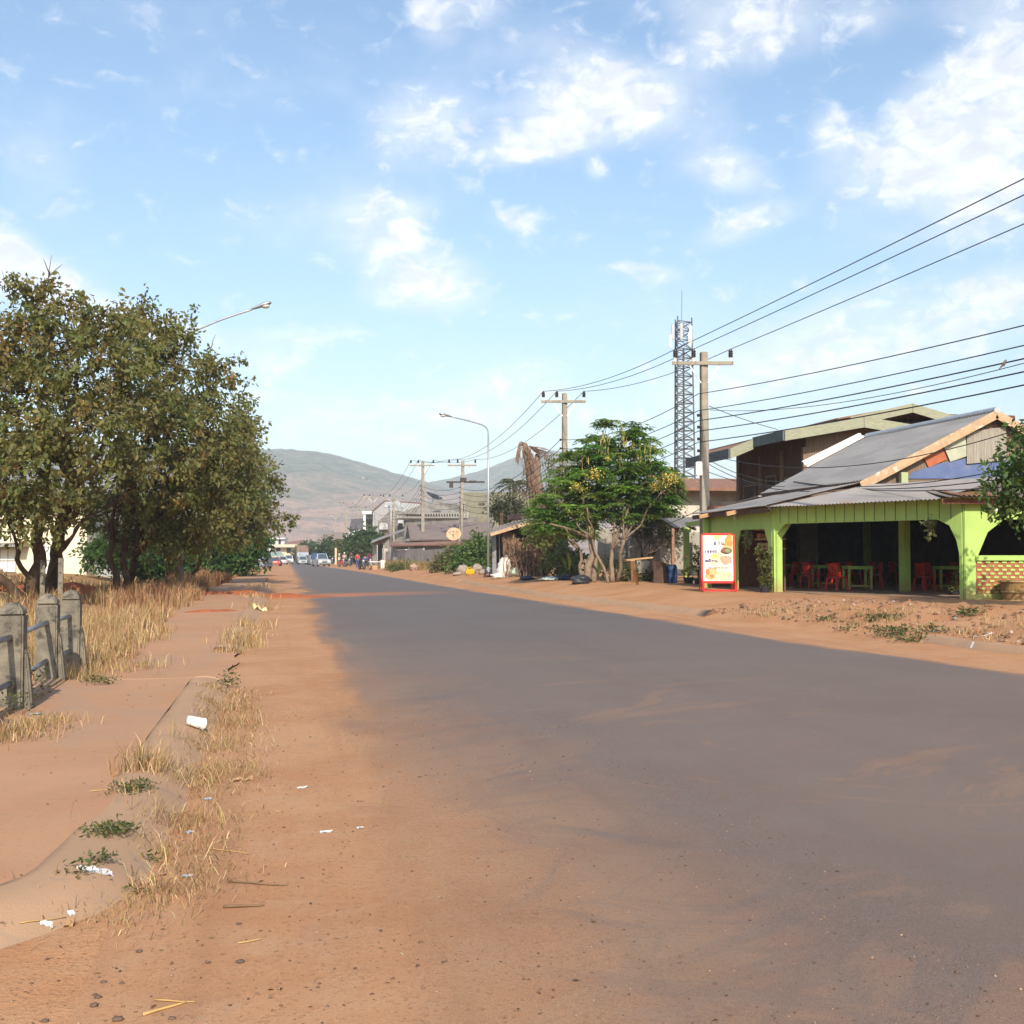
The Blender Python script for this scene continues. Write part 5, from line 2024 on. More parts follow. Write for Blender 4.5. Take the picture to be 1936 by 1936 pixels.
for (p, sc_, lab) in ((CR_ - fx * .95 + nF * .03 + Zu * 2.02, 1.0, 'pale trailing plant hanging in the front opening near the right haunch'), (SF_.lerp(CL_, .66) + Vector((-.05, 0, 1.78)), .8, 'pale green trailing plant hanging in the arched side opening')):
    r_ = thing('hanging_plant', lab, 'hanging plant', tuple(p), 'hanging plants in the openings')
    mb = MB()
    mb.tube([p + Zu * .18, p], .006, 5)
    mb.lathe([(.05, -.10), (.085, 0), (.09, .01)], p, 12)
    mb.build('basket', mat("woven_brown", (.17, .12, .06), (.12, .08, .04), 20, .9), r_)
    cl_ = [((p.x, p.y, p.z + .0), (.17 * sc_, .15 * sc_, .13 * sc_)), ((p.x - .03, p.y, p.z - .3), (.06, .06, .24)), ((p.x + .08, p.y, p.z - .18), (.05, .05, .16))]
    V_, F_, c_, _, _ = crown_leaves(cl_, 420, .07, [(.22, .25, .10, 2), (.16, .20, .07, 2), (.30, .28, .14, 1)], per=8, spread=.05, droop=.8)
    link_mesh('leaves', np_mesh('leaves', V_, F_, c_), LEAF, r_)

# woven basket by the brick panel
pb_ = G(1922, 1139, ZF - .06)
bk = thing('bamboo_basket', 'large round brown bamboo basket before the brick panel', 'basket', tuple(pb_))
mb = MB()
mb.lathe([(.31, 0), (.34, .2), (.37, .42), (.385, .50), (.40, .52), (.40, .56), (.36, .56), (.345, .50), (.33, .3)], pb_, 26)
WV_ = mat("bamboo_weave", (.30, .185, .075), (.22, .125, .05), 30, .85, .8, 60, stretch=(1, 1, 2.2), c3=(.38, .25, .11), s3=40)
mb.build('body', WV_, bk)
mb = MB()
for z in (.05, .27, .53):
    r_0 = .31 + .09 * z / .53 + .014
    mb.lathe([(r_0, z - .02), (r_0 + .012, z), (r_0, z + .02)], pb_, 26, cap=False)
mb.build('hoop', mat("bamboo_split", (.36, .24, .11), (.28, .18, .08), 9, .8), bk)

# shady tree at the right edge in front of the restaurant
TR_ = Vector((15.6, 20.8, 0))
TR_.z = h(TR_.x, TR_.y)
dT = 24.5
clT = [clump(1930, 870, 52, dT, .75), clump(1990, 850, 70, dT, .8), clump(1908, 905, 34, dT, .7), clump(1925, 945, 42, dT, .6), clump(2010, 930, 80, dT, .7), clump(1895, 945, 22, dT, .6), clump(2070, 880, 80, dT, .8), clump(2020, 790, 60, dT, .8), clump(1885, 915, 14, dT, .7), clump(1905, 965, 18, dT, .6)]
grow_tree('shade_tree', 'leafy green tree whose branches reach in at the right edge before the restaurant', 'tree', tuple(TR_), [(TR_ + Vector((2.2, .8, -.1)), [W(2040, 980, dT), W(1990, 880, dT), W(1925, 900, dT), W(2050, 840, dT), W(1925, 945, dT), W(1950, 860, dT)], .12)],
          clT, 6500, .14, [(.075, .15, .035, 4), (.10, .17, .04, 2), (.06, .10, .03, 3), (.13, .14, .05, 1)], twigs=60, spread=.22, droop=.5, per=14)

# ================================================================== WOODEN HOUSE BEHIND
MOSS = mat("mossy_painted_board", (.285, .285, .21), (.225, .235, .165), 4, .85, .2, 30, stretch=(1, 1, 4), c3=(.42, .34, .22), s3=5)
SHADE_BOARD = mat("shaded_eave_board", (.12, .14, .14), (.085, .10, .10), 3, .85)  # shade of the road-facing roof edges put into a darker board colour
TILE = mat("brown_roof_tile", (.26, .15, .10), (.19, .11, .075), 4, .9, .3, 30)
wh = thing('wooden_house', 'tall dark wooden house with stepped mossy roof edges behind the restaurant', 'house', (22.5, 50, 0))
HY = 46.4
P1 = WY(1632, 790, HY)                      # front gable peak
E1 = WY(1483, 815, HY)                      # left eave of the front gable
E1b = WX(1425, 838, E1.x)                   # where the eave steps out
E2 = WY(1380, 850, E1b.y)
E2b = WX(1298, 884, E2.x)
P2 = WY(1724, 765, HY + 1.2)
ez1, ez2 = E1.z, E2.z
R1 = Vector((P1.x + (P1.x - E1.x) * .95, HY, ez1 + .2))
th = .34
YB = E2b.y


def roofpl(mb, a, b2, c_, d_, t_=.07):
    mb.slab([a, b2, c_, d_], t_)


mb = MB()
roofpl(mb, E1, P1, Vector((P1.x, YB, P1.z)), Vector((E1.x, YB, E1.z)))
roofpl(mb, E2 + Vector((0, 0, -.02)), Vector((E1.x, E2.y, E1.z - .05)), Vector((E1.x, YB, E1.z - .05)), Vector((E2.x, YB, E2.z - .02)))
roofpl(mb, P1, R1, Vector((R1.x, YB, R1.z)), Vector((P1.x, YB, P1.z)))
P2b = Vector((P2.x, YB, P2.z))
L2 = Vector((P1.x - .6, P2.y, P1.z + .12))
R2 = WY(1850, 795, P2.y)
roofpl(mb, L2, P2, P2b, Vector((L2.x, YB, L2.z)))
roofpl(mb, P2, Vector((P2.x + 5, P2.y, P2.z - 1.25)), Vector((P2.x + 5, YB, P2.z - 1.25)), P2b)
mb.build('roof', TILE, wh)


def fboard(mb, a, b2, ht, t_=.06):
    a, b2 = Vector(a), Vector(b2)
    mb.slab([a + Zu * .05, b2 + Zu * .05, b2 - Zu * ht, a - Zu * ht], t_, (0, -1, 0) if abs((b2 - a).x) > abs((b2 - a).y) else (-1, 0, 0))


for (a_, b_2, hh_, mm_) in ((E1, P1, .42, MOSS), (P1 + Vector((.02, 0, 0)), R1, .42, MOSS), (E2, Vector((E1.x, E2.y, E2.z + (E1.z - E2.z) * .9)), .42, MOSS),
                            (L2 + Vector((.6, 0, 0)), P2, .36, MOSS), (P2 + Vector((.02, 0, 0)), Vector((P2.x + 5, P2.y, P2.z - 1.25)), .36, MOSS),
                            (E1 + Vector((0, .02, 0)), Vector((E1.x, E2.y, E1.z)), .40, SHADE_BOARD), (E2 + Vector((0, .02, 0)), Vector((E2.x, YB, E2.z)), .40, SHADE_BOARD)):
    mb = MB()
    fboard(mb, a_, b_2, hh_)
    mb.build('eave_board' if mm_ is SHADE_BOARD else 'barge_board', mm_, wh)
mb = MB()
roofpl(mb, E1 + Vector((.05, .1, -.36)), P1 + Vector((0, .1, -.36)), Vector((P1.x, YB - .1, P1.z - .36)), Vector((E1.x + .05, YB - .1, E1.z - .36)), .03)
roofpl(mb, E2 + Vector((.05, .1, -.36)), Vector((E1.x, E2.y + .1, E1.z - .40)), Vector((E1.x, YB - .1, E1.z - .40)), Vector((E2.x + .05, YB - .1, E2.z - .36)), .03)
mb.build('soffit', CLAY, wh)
WXc = WY(1524, 850, HY + 1.0).x             # wall corner
mb = MB()
mb.prism([(0, 0), (10.5, 0), (10.5, 6.75), (P1.x - WXc, P1.z - .45), (0, ez1 - .15)], (WXc, HY + 1.0, 0), (1, 0, 0), Zu, -.12)
mb.build('front_wall', GWOOD, wh)
mb = MB()
mb.box((WXc + .06, (HY + 1.12 + YB) / 2, 3.4), (.12, YB - HY - 1.3, 6.9))
mb.build('side_wall', DWOOD, wh)
mb = MB()
mb.prism([(0, 0), (9.5, 0), (9.5, .5), (P2.x - L2.x, P2.z - L2.z - .2), (0, -.2)], (L2.x, P2.y + 1.1, L2.z - .05), (1, 0, 0), Zu, -.1)
mb.build('attic_wall', DWOOD, wh)
mb = MB()
for q in (.0, .30, .62, .97):
    mb.box((WXc - .05, HY + 1.1 + (YB - HY - 1.5) * q, 3.1), (.16, .18, 6.3))
mb.build('post_row', mat("faded_post_wood", (.23, .15, .10), (.17, .11, .075), 5, .9), wh)
for (q, z0, z1, wd) in ((.16, 3.6, 5.0, 1.5), (.46, 2.9, 5.2, 1.1), (.80, 3.2, 4.9, 1.4)):
    mb = MB()
    yq = HY + 1.1 + (YB - HY - 1.5) * q
    mb.box((WXc - .02, yq, (z0 + z1) / 2), (.06, wd, z1 - z0))
    wn = mb.build('window', CLAY, wh)
    mb = MB()
    for s_ in (-1, 1):
        mb.box((WXc - .06, yq + s_ * wd / 2, (z0 + z1) / 2), (.06, .08, z1 - z0 + .08))
        mb.box((WXc - .063, yq, (z0 + z1) / 2 + s_ * (z1 - z0) / 2), (.06, wd, .08))
    mb.build('frame', mat("faded_post_wood", (.2, .2, .2)), wn)

# ================================================================== WHITE HOUSE, PANEL FENCE, TOWER
wb = thing('white_house', 'white-walled house with brown roof edge behind the utility pole', 'house', tuple(W(1330, 1040, 66)))
mb = MB()
facing_box(mb, 1255, 1470, 921, 1100, 66, 8)
mb.build('wall', mat("warm_white_wall", (.56, .51, .43), (.48, .44, .37), 1.5, .85, c3=(.38, .34, .28), s3=3), wb)
mb = MB()
a, b2 = W(1235, 921, 65), W(1480, 924, 65)
c_, d_ = W(1480, 906, 70), W(1255, 904, 70)
mb.slab([a, b2, c_, d_], .16)
mb.build('roof', mat("brown_red_roof", (.27, .14, .095), (.20, .105, .07), 4, .85), wb)
pf = thing('panel_fence', 'low grey concrete panel fence behind the satellite dish', 'fence', tuple(W(1250, 1062, 56)))
PANEL = mat("pale_concrete_panel", (.33, .30, .25), (.27, .245, .205), 2.5, .92, .2, 30, c3=(.20, .18, .15), s3=4)
for k in range(4):
    mb = MB()
    u0 = 1130 + k * 60
    facing_box(mb, u0, u0 + 59, 1000 + k * 2, 1076, 56 - k * .8, .08)
    mb.build('panel', PANEL, pf)
mb = MB()
pp_ = W(1272, 1058, 52)
mb.box((pp_.x, pp_.y, 1.6), (.12, .12, 2.6))
mb.build('post', mat("rust_brown_post", (.34, .17, .11), (.26, .13, .085), 5, .9), pf)

TWR = mat("tower_steel", (.13, .135, .145), (.10, .105, .115), 3, .6, metal=.3)
dW = 130
tb = W(1291, 1052, dW)
tz = W(1288, 606, dW).z
tow = thing('cell_tower', 'tall slim grey lattice telecom tower rising behind the utility pole', 'tower', (tb.x, tb.y, 0))
Lg = []
for k in range(3):
    a = R(90 + 120 * k + 18)
    Lg.append([Vector((tb.x + math.cos(a) * r_, tb.y + math.sin(a) * r_, z)) for r_, z in ((1.55, 0), (1.14, tz))])
mb = MB()
for (p0, p1) in Lg:
    mb.tube([p0, p1 + Vector((0, 0, .5))], [.11, .08], 6)
mb.build('leg_set', TWR, tow)
mb = MB()
nb = 27
for i in range(nb):
    q0, q1 = i / nb, (i + 1) / nb
    for k in range(3):
        A0, A1 = Lg[k][0].lerp(Lg[k][1], q0), Lg[k][0].lerp(Lg[k][1], q1)
        B0, B1 = Lg[(k + 1) % 3][0].lerp(Lg[(k + 1) % 3][1], q0), Lg[(k + 1) % 3][0].lerp(Lg[(k + 1) % 3][1], q1)
        mb.tube([A0, B1], .044, 4, False)
        mb.tube([B0, A1], .044, 4, False)
        mb.tube([A1, B1], .05, 4, False)
mb.build('lattice', TWR, tow)
mb = MB()
mb.tube([(tb.x + .2, tb.y, 0), (tb.x + .2, tb.y, tz - 3)], .11, 6)
mb.build('cable_ladder', mat("dark_cable_run", (.10, .11, .13)), tow)
for k, (u_, v_, hh, mm) in enumerate(((1306, 632, 1.9, WHITE), (1304, 640, 1.5, WHITE), (1272, 628, 1.7, mat("grey_antenna", (.45, .45, .46))), (1268, 645, 1.4, WHITE), (1288, 626, 1.8, mat("grey_antenna", (.3, .3, .3))))):
    p = W(u_, v_, dW - .8)
    mb = MB()
    mb.box(p, (.30, .14, hh))
    mb.build('antenna_panel', mm, tow, bevel=.03)
mb = MB()
mb.tube([(tb.x, tb.y, tz), (tb.x + .05, tb.y, tz + 3.6)], .03, 5)
mb.build('lightning_rod', TWR, tow)

# ================================================================== UTILITY POLES AND CABLES
def insulator(root, p, s=1.0):
    mb = MB()
    mb.lathe([(.045 * s, -.16 * s), (.05 * s, -.02 * s)], p, 10)
    ins = mb.build('insulator_pin', WHITE, root)
    mb = MB()
    prof = [(.03, 0)]
    for k in range(4):
        prof += [(.085, .02 + k * .062), (.085, .045 + k * .062), (.055, .058 + k * .062)]
    prof += [(.05, .28), (.03, .31)]
    mb.lathe([(r_ * s, z * s) for r_, z in prof], p, 12)
    mb.build('insulator', DARKM, root)


ATT = []


def pole(base, H, ux, arm, label, w0=.30, w1=.21, tilt_=0.0, extra=None, white=False, low=True, detail=True):
    """concrete pole with crossarm, three insulators and braces; ux = direction of the arm"""
    root = thing('utility_pole', label, 'utility pole', tuple(base), 'utility poles along the road')
    b0 = Vector(base)
    top = b0 + Vector((tilt_ * H, 0, H))
    mb = MB()
    n = 6
    vs, fs = [], []
    for (P_, w_) in ((b0 + Vector((0, 0, -.5)), w0), (top, w1)):
        for (sx_, sy_) in ((-1, -1), (1, -1), (1, 1), (-1, 1)):
            vs.append(P_ + Vector((sx_ * w_ / 2, sy_ * w_ / 2, 0)))
    mb.add(vs, [(0, 3, 2, 1), (4, 5, 6, 7), (0, 1, 5, 4), (1, 2, 6, 5), (2, 3, 7, 6), (3, 0, 4, 7)])
    mb.build('shaft', POLEC, root, bevel=.02)
    u_ = Vector(ux).normalized()
    u_.z = 0
    f_ = Vector((-u_.y, u_.x, 0))
    ac = top - Vector((0, 0, .42)) - f_ * .16 if True else top
    mb = MB()
    mb.beam(ac - u_ * arm * .53, ac + u_ * arm * .47, .10, .12)
    mb.build('crossarm', POLEC, root)
    for s_ in (-1, 1):
        mb = MB()
        mb.beam(ac + u_ * (s_ * arm * .27), top - Vector((0, 0, 1.12)) - f_ * .12 + u_ * s_ * w1 * .5, .025, .05)
        mb.build('brace', WHITE if white else GALV, root)
    att = []
    for q in (-.48, -.18, .43):
        p = ac + u_ * arm * q + Vector((0, 0, .20))
        insulator(root, p)
        att.append(p + Vector((0, 0, .30)))
    lows = []
    if low:
        mb = MB()
        for k in range(5):
            z = top.z - 2.25 - k * .42
            p = Vector((b0.x + (top.x - b0.x) * .8, b0.y, z)) - u_ * (w1 * .5 + .09)
            mb.lathe([(.04, -.05), (.055, -.02), (.04, 0), (.055, .02), (.04, .05)], p, 8)
            mb.beam(p, p + u_ * .1, .03, .03)
            lows.append(p)
        mb.beam(lows[0] + u_ * .09 + Zu * .1, lows[-1] + u_ * .09 - Zu * .1, .03, .05)
        mb.build('spool_rack', DARKM, root)
    return root, att, lows


d1, d2, d3 = 41.0, 56.0, 97.0
p1 = W(1333, 1108, d1)
p1.z = .40
H1 = W(1330, 662, d1).z - .42
r1, at1, lo1 = pole(p1, H1, RT, 2.15, 'nearest concrete utility pole, standing before the white house', .31, .235)
p2 = W(1068, 1090, d2)
p2.z = .42
H2 = W(1066, 742, d2).z - .42
r2, at2, lo2 = pole(p2, H2, RT, 2.15, 'concrete utility pole with white braces rising behind the flowering tree', .30, .22, white=True)
p3 = W(868, 1080, 97)
p3.z = .42
H3 = W(874, 870, 97).z - .42
r3, at3, lo3 = pole(p3, H3, RT, 2.4, 'leaning utility pole behind the green bush, with a transformer arm', .32, .24, tilt_=.035)
p3b = W(799, 1068, 106)
p3b.z = .4
H3b = W(795, 871, 106).z - .4
r3b, at3b, lo3b = pole(p3b, H3b, RT, 2.25, 'straight pale utility pole in front of the grey yard wall', .32, .24, white=True)
p4 = W(744, 1050, 150)
p4.z = .3
r4, at4, lo4 = pole(p4, W(746, 936, 150).z - .3, RT, 2.7, 'utility pole behind the white satellite dishes', .3, .22)
p5 = W(705, 1050, 170)
p5.z = .3
r5, at5, lo5 = pole(p5, W(705, 935, 170).z - .3, RT, 2.7, 'slim utility pole with white braces before the white gabled house', .26, .2, white=True)
p6 = W(678, 1050, 215)
p6.z = .3
r6, at6, lo6 = pole(p6, W(676, 959, 215).z - .3, RT, 3.0, 'utility pole standing over the dark tin house', .3, .22, low=False)
p7 = W(654, 1055, 245)
p7.z = .2
r7, at7, lo7 = pole(p7, W(655, 950, 245).z - .2, RT, 3.0, 'distant utility pole above the round green street tree', .3, .22, low=False)
p8 = W(634, 1055, 290)
p8.z = .2
r8, at8, lo8 = pole(p8, W(634, 972, 290).z - .2, RT, 3.4, 'farthest utility pole, beside the transformer platform', .3, .22, low=False)
# transformer arms on the leaning pole
mb = MB()
pt = p3 + Vector((.035 * H3 * .6, 0, H3 * .60))
pt = Vector((p3.x + .035 * H3 * .75, p3.y, W(870, 911, 97).z))
mb.beam(pt - RT * 1.3, pt + RT * 1.9, .12, .14)
mb.box(pt - RT * .9 + Vector((0, 0, -.25)), (.30, .3, .45))
mb.box(pt + RT * .9 + Vector((0, 0, .05)), (.6, .3, .16))
mb.box(pt + RT * .1 + Vector((0, 0, .2)), (.5, .4, .3))
mb.build('switch_gear', DARKM, r3)
mb = MB()
q_ = Vector((p1.x - .25, p1.y - .1, W(1326, 886, d1).z))
mb.box(q_, (.22, .18, .48))
mb.build('meter_box', WHITE, r1, bevel=.02)

p0 = Vector((15.0, 3.5, .4))
r0, at0, lo0 = pole(p0, 8.35, (1, -.05, 0), 2.15, 'utility pole standing out of view beside the viewer on the right', .31, .235)


def cable(a, b2, sag, r, label, group, n=28):
    a, b2 = Vector(a), Vector(b2)
    P_ = [a.lerp(b2, i / n) - Vector((0, 0, sag * 4 * (i / n) * (1 - i / n))) for i in range(n + 1)]
    mb = MB()
    mb.tube(P_, r, 5)
    o = mb.build('power_cable', WIRE, None, smooth=True)
    tag(o, label, 'cable', group)
    return o


nm = ('left', 'middle', 'right')
for k in range(3):
    cable(at1[k], at0[k], .10, .013, f'upper cable sweeping to the upper right from the {nm[k]} insulator of the nearest pole', 'upper power cables')
    cable(at2[k], at1[k], .32, .013, f'upper cable from the {nm[k]} insulator of the nearest pole back to the white-braced pole', 'upper power cables')
    cable(at3[k], at2[k], .9, .014, f'upper cable from the {nm[k]} insulator of the white-braced pole down to the leaning pole', 'upper power cables')
    cable(at3b[k], at3[k], .25, .014, f'short upper cable between the leaning and the pale pole, {nm[k]} insulator', 'upper power cables')
    cable(at4[k], at3b[k], .7, .016, f'upper cable from the {nm[k]} insulator of the pale pole towards the dishes', 'upper power cables')
    cable(at6[k], at5[k], .5, .018, f'far upper cable from the {nm[k]} insulator beyond the white gabled house', 'upper power cables')
    cable(at7[k], at6[k], .4, .018, f'far upper cable on the {nm[k]} insulator above the dark tin house', 'upper power cables')
tz0 = [W(1936, v_, 23.6).z for v_ in (612, 645, 668, 690, 712)]
nl = ('topmost', 'second', 'third', 'fourth', 'lowest')
for k in range(5):
    a = Vector(lo1[k])
    a.z = W(1325, (765, 797, 816, 836, 857)[k] - 22, d1).z
    lo1[k] = a
    e = Vector((p0.x, p0.y, a.z + (tz0[k] - a.z) * 1.55 + .2))
    cable(a, e, .35, .014 if k < 2 else .017, f'{nl[k]} of the five lower cables running right from the nearest pole', 'lower power cables')
    cable(lo2[k], a, .45, .014, f'{nl[k]} of the five lower cables running left behind the flowering tree', 'lower power cables')
    cable(lo3[k], lo2[k], 1.1, .016, f'{nl[k]} of the lower cables sagging between the white-braced and leaning poles', 'lower power cables')
    cable(lo3b[k], lo3[k], .35, .016, f'{nl[k]} of the lower cables between the leaning and pale poles', 'lower power cables')
    cable(lo4[k], lo3b[k], .8, .018, f'{nl[k]} of the lower cables from the pale pole to the pole behind the dishes', 'lower power cables')
    if k < 3:
        cable(lo5[k], lo4[k], .6, .02, f'{nl[k]} of the far lower cables before the white gabled house', 'lower power cables')
# service drops to the houses
SD = [(W(1341, 870, d1), W(1500, 910, 43), .25, 'thin service cable dropping from the nearest pole to the tin roof'), (W(1341, 878, d1), W(1560, 905, 42), .5, 'pair of service cables crossing above the main tin roof, upper one'), (W(1500, 910, 41), W(1990, 868, 24), .35, 'dark service cable crossing the gable to the right edge'),
      (W(1500, 912, 41), W(1990, 890, 24), .30, 'lower dark service cable crossing the gable boards'), (W(1341, 893, d1), W(1620, 925, 35), .3, 'thin cable lying over the lower tin roof'), (W(1341, 768, d1), W(1470, 812, 47), .05, 'thin wire slanting from the nearest pole to the wooden house'), (W(1341, 860, d1), W(1990, 790, 26), .75, 'long sagging cable passing in front of the wooden house gable'),
      (W(1500, 910, 41), W(1990, 912, 24), .25, 'cable loop hanging over the rusty roof edge'), (W(1327, 960, d1), W(1200, 1000, 50), .2, 'thin cable slanting down left of the nearest pole')]
for (a, b2, sg, lab) in SD:
    cable(a, b2, sg, .013, lab, 'service drop cables')
lone = cable(W(1341, 775, d1), W(1990, 672, 21), .35, .009, 'thin single wire crossing the five lower cables, with a bird on it', 'service drop cables')
# ================================================================== SKINNED FIGURES
def skin_mesh(name, pts, edges, radii, m, parent=None, sub=2, flat=1.0):
    """one continuous surface grown around a skeleton"""
    me = bpy.data.meshes.new(name)
    me.from_pydata([Vector(p) for p in pts], edges, [])
    ob = bpy.data.objects.new(name + "_tmp", me)
    col.objects.link(ob)
    md = ob.modifiers.new("skin", 'SKIN')
    md.use_smooth_shade = True
    for i, r_ in enumerate(radii):
        sv = me.skin_vertices[0].data[i]
        sv.radius = r_ if isinstance(r_, tuple) else (r_, r_)
        sv.use_root = (i == 0)
    s2 = ob.modifiers.new("sub", 'SUBSURF')
    s2.levels = sub
    dg = bpy.context.evaluated_depsgraph_get()
    dg.update()
    out_ = bpy.data.meshes.new_from_object(ob.evaluated_get(dg))
    out_.materials.clear()
    bpy.data.objects.remove(ob)
    bpy.data.meshes.remove(me)
    out_.name = name
    return link_mesh(name, out_, m, parent)


pb = W(1898, 688, 23.3)
tag(skin_mesh('bird', [pb + Vector((.0, 0, 0)), pb + Vector((.024, 0, .044)), pb + Vector((.044, 0, .076)), pb + Vector((.068, 0, .078)), pb + Vector((-.05, 0, -.05)), pb + Vector((-.11, 0, -.11)), pb + Vector((.01, 0, -.05))],
              [(0, 1), (1, 2), (2, 3), (0, 4), (4, 5), (0, 6)], [.036, .028, .024, .005, .020, .008, .006], mat("brown_feathers", (.16, .11, .09), (.12, .085, .07), 30, .9)), 'small brown bird perched on the thin single wire at the upper right', 'bird')

# ================================================================== FLOWERING CASSIA TREE
dK = 48.5
bK = G(1120, 1101, .42)
cas = thing('flowering_tree', 'bright green flowering tree with yellow spikes beside the shack', 'tree', tuple(bK))
mb = MB()
st = [(G(1110, 1102, .42), [W(1118, 1020, 48), W(1060, 960, 48), W(1100, 900, 48), W(1040, 990, 47)], .17), (G(1122, 1101, .42), [W(1122, 1010, 49), W(1150, 920, 49), W(1130, 850, 49), W(1170, 870, 49)], .13),
      (G(1158, 1101, .42), [W(1156, 1040, 48), W(1165, 970, 48), W(1200, 930, 48), W(1230, 900, 48), W(1190, 860, 49)], .11), (G(1166, 1100, .42), [W(1180, 1020, 47.5), W(1178, 960, 48), W(1220, 950, 48.5), W(1250, 930, 48)], .09),
      (G(1104, 1103, .42), [W(1096, 1040, 48), W(1060, 1010, 48), W(1030, 990, 48), W(1070, 1000, 47)], .08), (G(1150, 1102, .42), [W(1120, 1020, 47.5), W(1090, 990, 47), W(1110, 960, 47)], .07)]
tips = []
for k, (b0, tp, r0) in enumerate(st):
    P = branch(mb, b0, tp[0], r0, r0 * .7, k * 2.3, 6, .1, 8)
    for j, q in enumerate(tp[1:]):
        Q = branch(mb, P[-1], q, r0 * .5, .03, k + j * 1.7, 6, .16, 6)
        tips.append(Q[-1])
# rosettes of long pinnate leaves
ros = []
SH = [(1150, 800, 16, 10), (1190, 815, 26, 16), (1135, 845, 40, 22), (1215, 850, 30, 24), (1100, 870, 34, 20), (1180, 880, 60, 26), (1240, 900, 36, 24), (1070, 900, 34, 22), (1130, 915, 66, 26), (1200, 930, 60, 24), (1060, 950, 48, 26), (1120, 960, 60, 26), (1260, 935, 30, 20), (1190, 965, 48, 18), (1040, 985, 34, 22), (1090, 1000, 50, 20), (1245, 955, 36, 18), (1025, 965, 22, 18), (1270, 910, 16, 14)]
for (u_, v_, ru, rv) in SH:
    for k in range(max(5, int(ru * rv / 34))):
        a, q = random.random() * 6.283, random.random() ** .5
        ros.append(W(u_ + math.cos(a) * ru * q, v_ + math.sin(a) * rv * q, dK + random.uniform(-1, 1) * ru / 46 + .2))
VV, FF, CC, off_ = [], [], [], 0
mbs = mb
TE = np.array([tuple(q) for q in tips])
for k, p in enumerate(ros):
    i = int(np.argmin(((TE - np.array(p)) ** 2).sum(1)))
    if k % 4 == 0:
        branch(mbs, tips[i], p, .022, .008, k * .7, 4, .12, 4)
    nfr = random.randint(6, 9)
    a0 = random.random() * 6
    base_c = pick([(.145, .265, .052, 4), (.19, .29, .062, 3), (.095, .175, .042, 3), (.24, .30, .08, 1.5)], 1, .15)
    for f in range(nfr):
        a = a0 + f * 6.283 / nfr + random.uniform(-.3, .3)
        elv = random.uniform(-.15, .6)
        L = random.uniform(.42, .68)
        d0 = np.array([math.cos(a) * math.cos(elv), math.sin(a) * math.cos(elv), math.sin(elv)])
        m = 8
        s = np.linspace(.18, 1, m)
        pts = np.array(p) + d0 * (s[:, None] * L) + np.array([0, 0, -1]) * (s[:, None] ** 2 * L * .42)
        side = np.cross(d0, [0, 0, 1])
        side /= np.linalg.norm(side) + 1e-6
        for sg in (-1, 1):
            D = side * sg + d0 * .45 + np.array([0, 0, -.55]) + rng.normal(0, .2, (m, 3))
            V_, F_ = leaf_quads(pts, D, np.full(m, .195) * (.8 + .4 * rng.random(m)) * (1 - .25 * s), .42, up=(0, 0, 1), fold=.05)
            VV.append(V_)
            FF.append(F_ + off_)
            CC.append(np.clip(base_c * (1 + rng.normal(0, .13, (m, 1))), .01, 1))
            off_ += len(V_)
mbs.build('trunk', BARK_PALE, cas, smooth=True)
link_mesh('crown', np_mesh('crown', np.concatenate(VV), np.concatenate(FF), np.concatenate(CC)), LEAF2, cas)
FL_ = [(1262, 908, 26, 2.0), (1248, 914, 20, 1.6), (1275, 904, 14, 1.4), (1118, 894, 14, 1.2), (1092, 920, 14, 1.4), (1128, 900, 10, 1), (1238, 920, 12, 1), (1150, 866, 6, .5)]
VV, FF, CC, off_ = [], [], [], 0
for (u_, v_, r_, w_) in FL_:
    n = int(55 * w_)
    c_ = np.array(W(u_, v_, dK - 1.5))
    k = r_ / FPX * dK
    P = c_ + rng.normal(0, 1, (n, 3)) * np.array([k * .6, k * .5, k * .34])
    V_, F_ = leaf_quads(P, rng.normal(0, 1, (n, 3)), np.full(n, .08), .75)
    VV.append(V_)
    FF.append(F_ + off_)
    CC.append(pick([(.60, .46, .10, 3), (.55, .38, .07, 1), (.62, .52, .18, 1)], n, .1))
    off_ += len(V_)
link_mesh('blossoms', np_mesh('blossoms', np.concatenate(VV), np.concatenate(FF), np.concatenate(CC)), leafmat("petal", .35), cas)
VV, FF, CC, off_ = [], [], [], 0
for (u_, v_, n) in ((1146, 822, 14), (1180, 825, 26), (1142, 838, 14), (1196, 838, 14), (1222, 858, 16), (1106, 856, 12), (1178, 866, 16), (1205, 862, 14), (1232, 846, 8), (1174, 812, 10), (1110, 990, 6)):
    P = np.array([tuple(W(u_ + random.gauss(0, 6), v_ + random.gauss(0, 10), dK - .7)) for _ in range(n)])
    D = np.tile([0, 0, -1.0], (n, 1)) + rng.normal(0, .16, (n, 3))
    V_, F_ = leaf_quads(P, D, np.full(n, .34) * (.6 + .6 * rng.random(n)), .16)
    VV.append(V_)
    FF.append(F_ + off_)
    CC.append(pick([(.42, .36, .11, 3), (.50, .42, .14, 1), (.30, .30, .08, 1)], n, .1))
    off_ += len(V_)
link_mesh('pod_sprays', np_mesh('pod_sprays', np.concatenate(VV), np.concatenate(FF), np.concatenate(CC)), LEAF, cas)

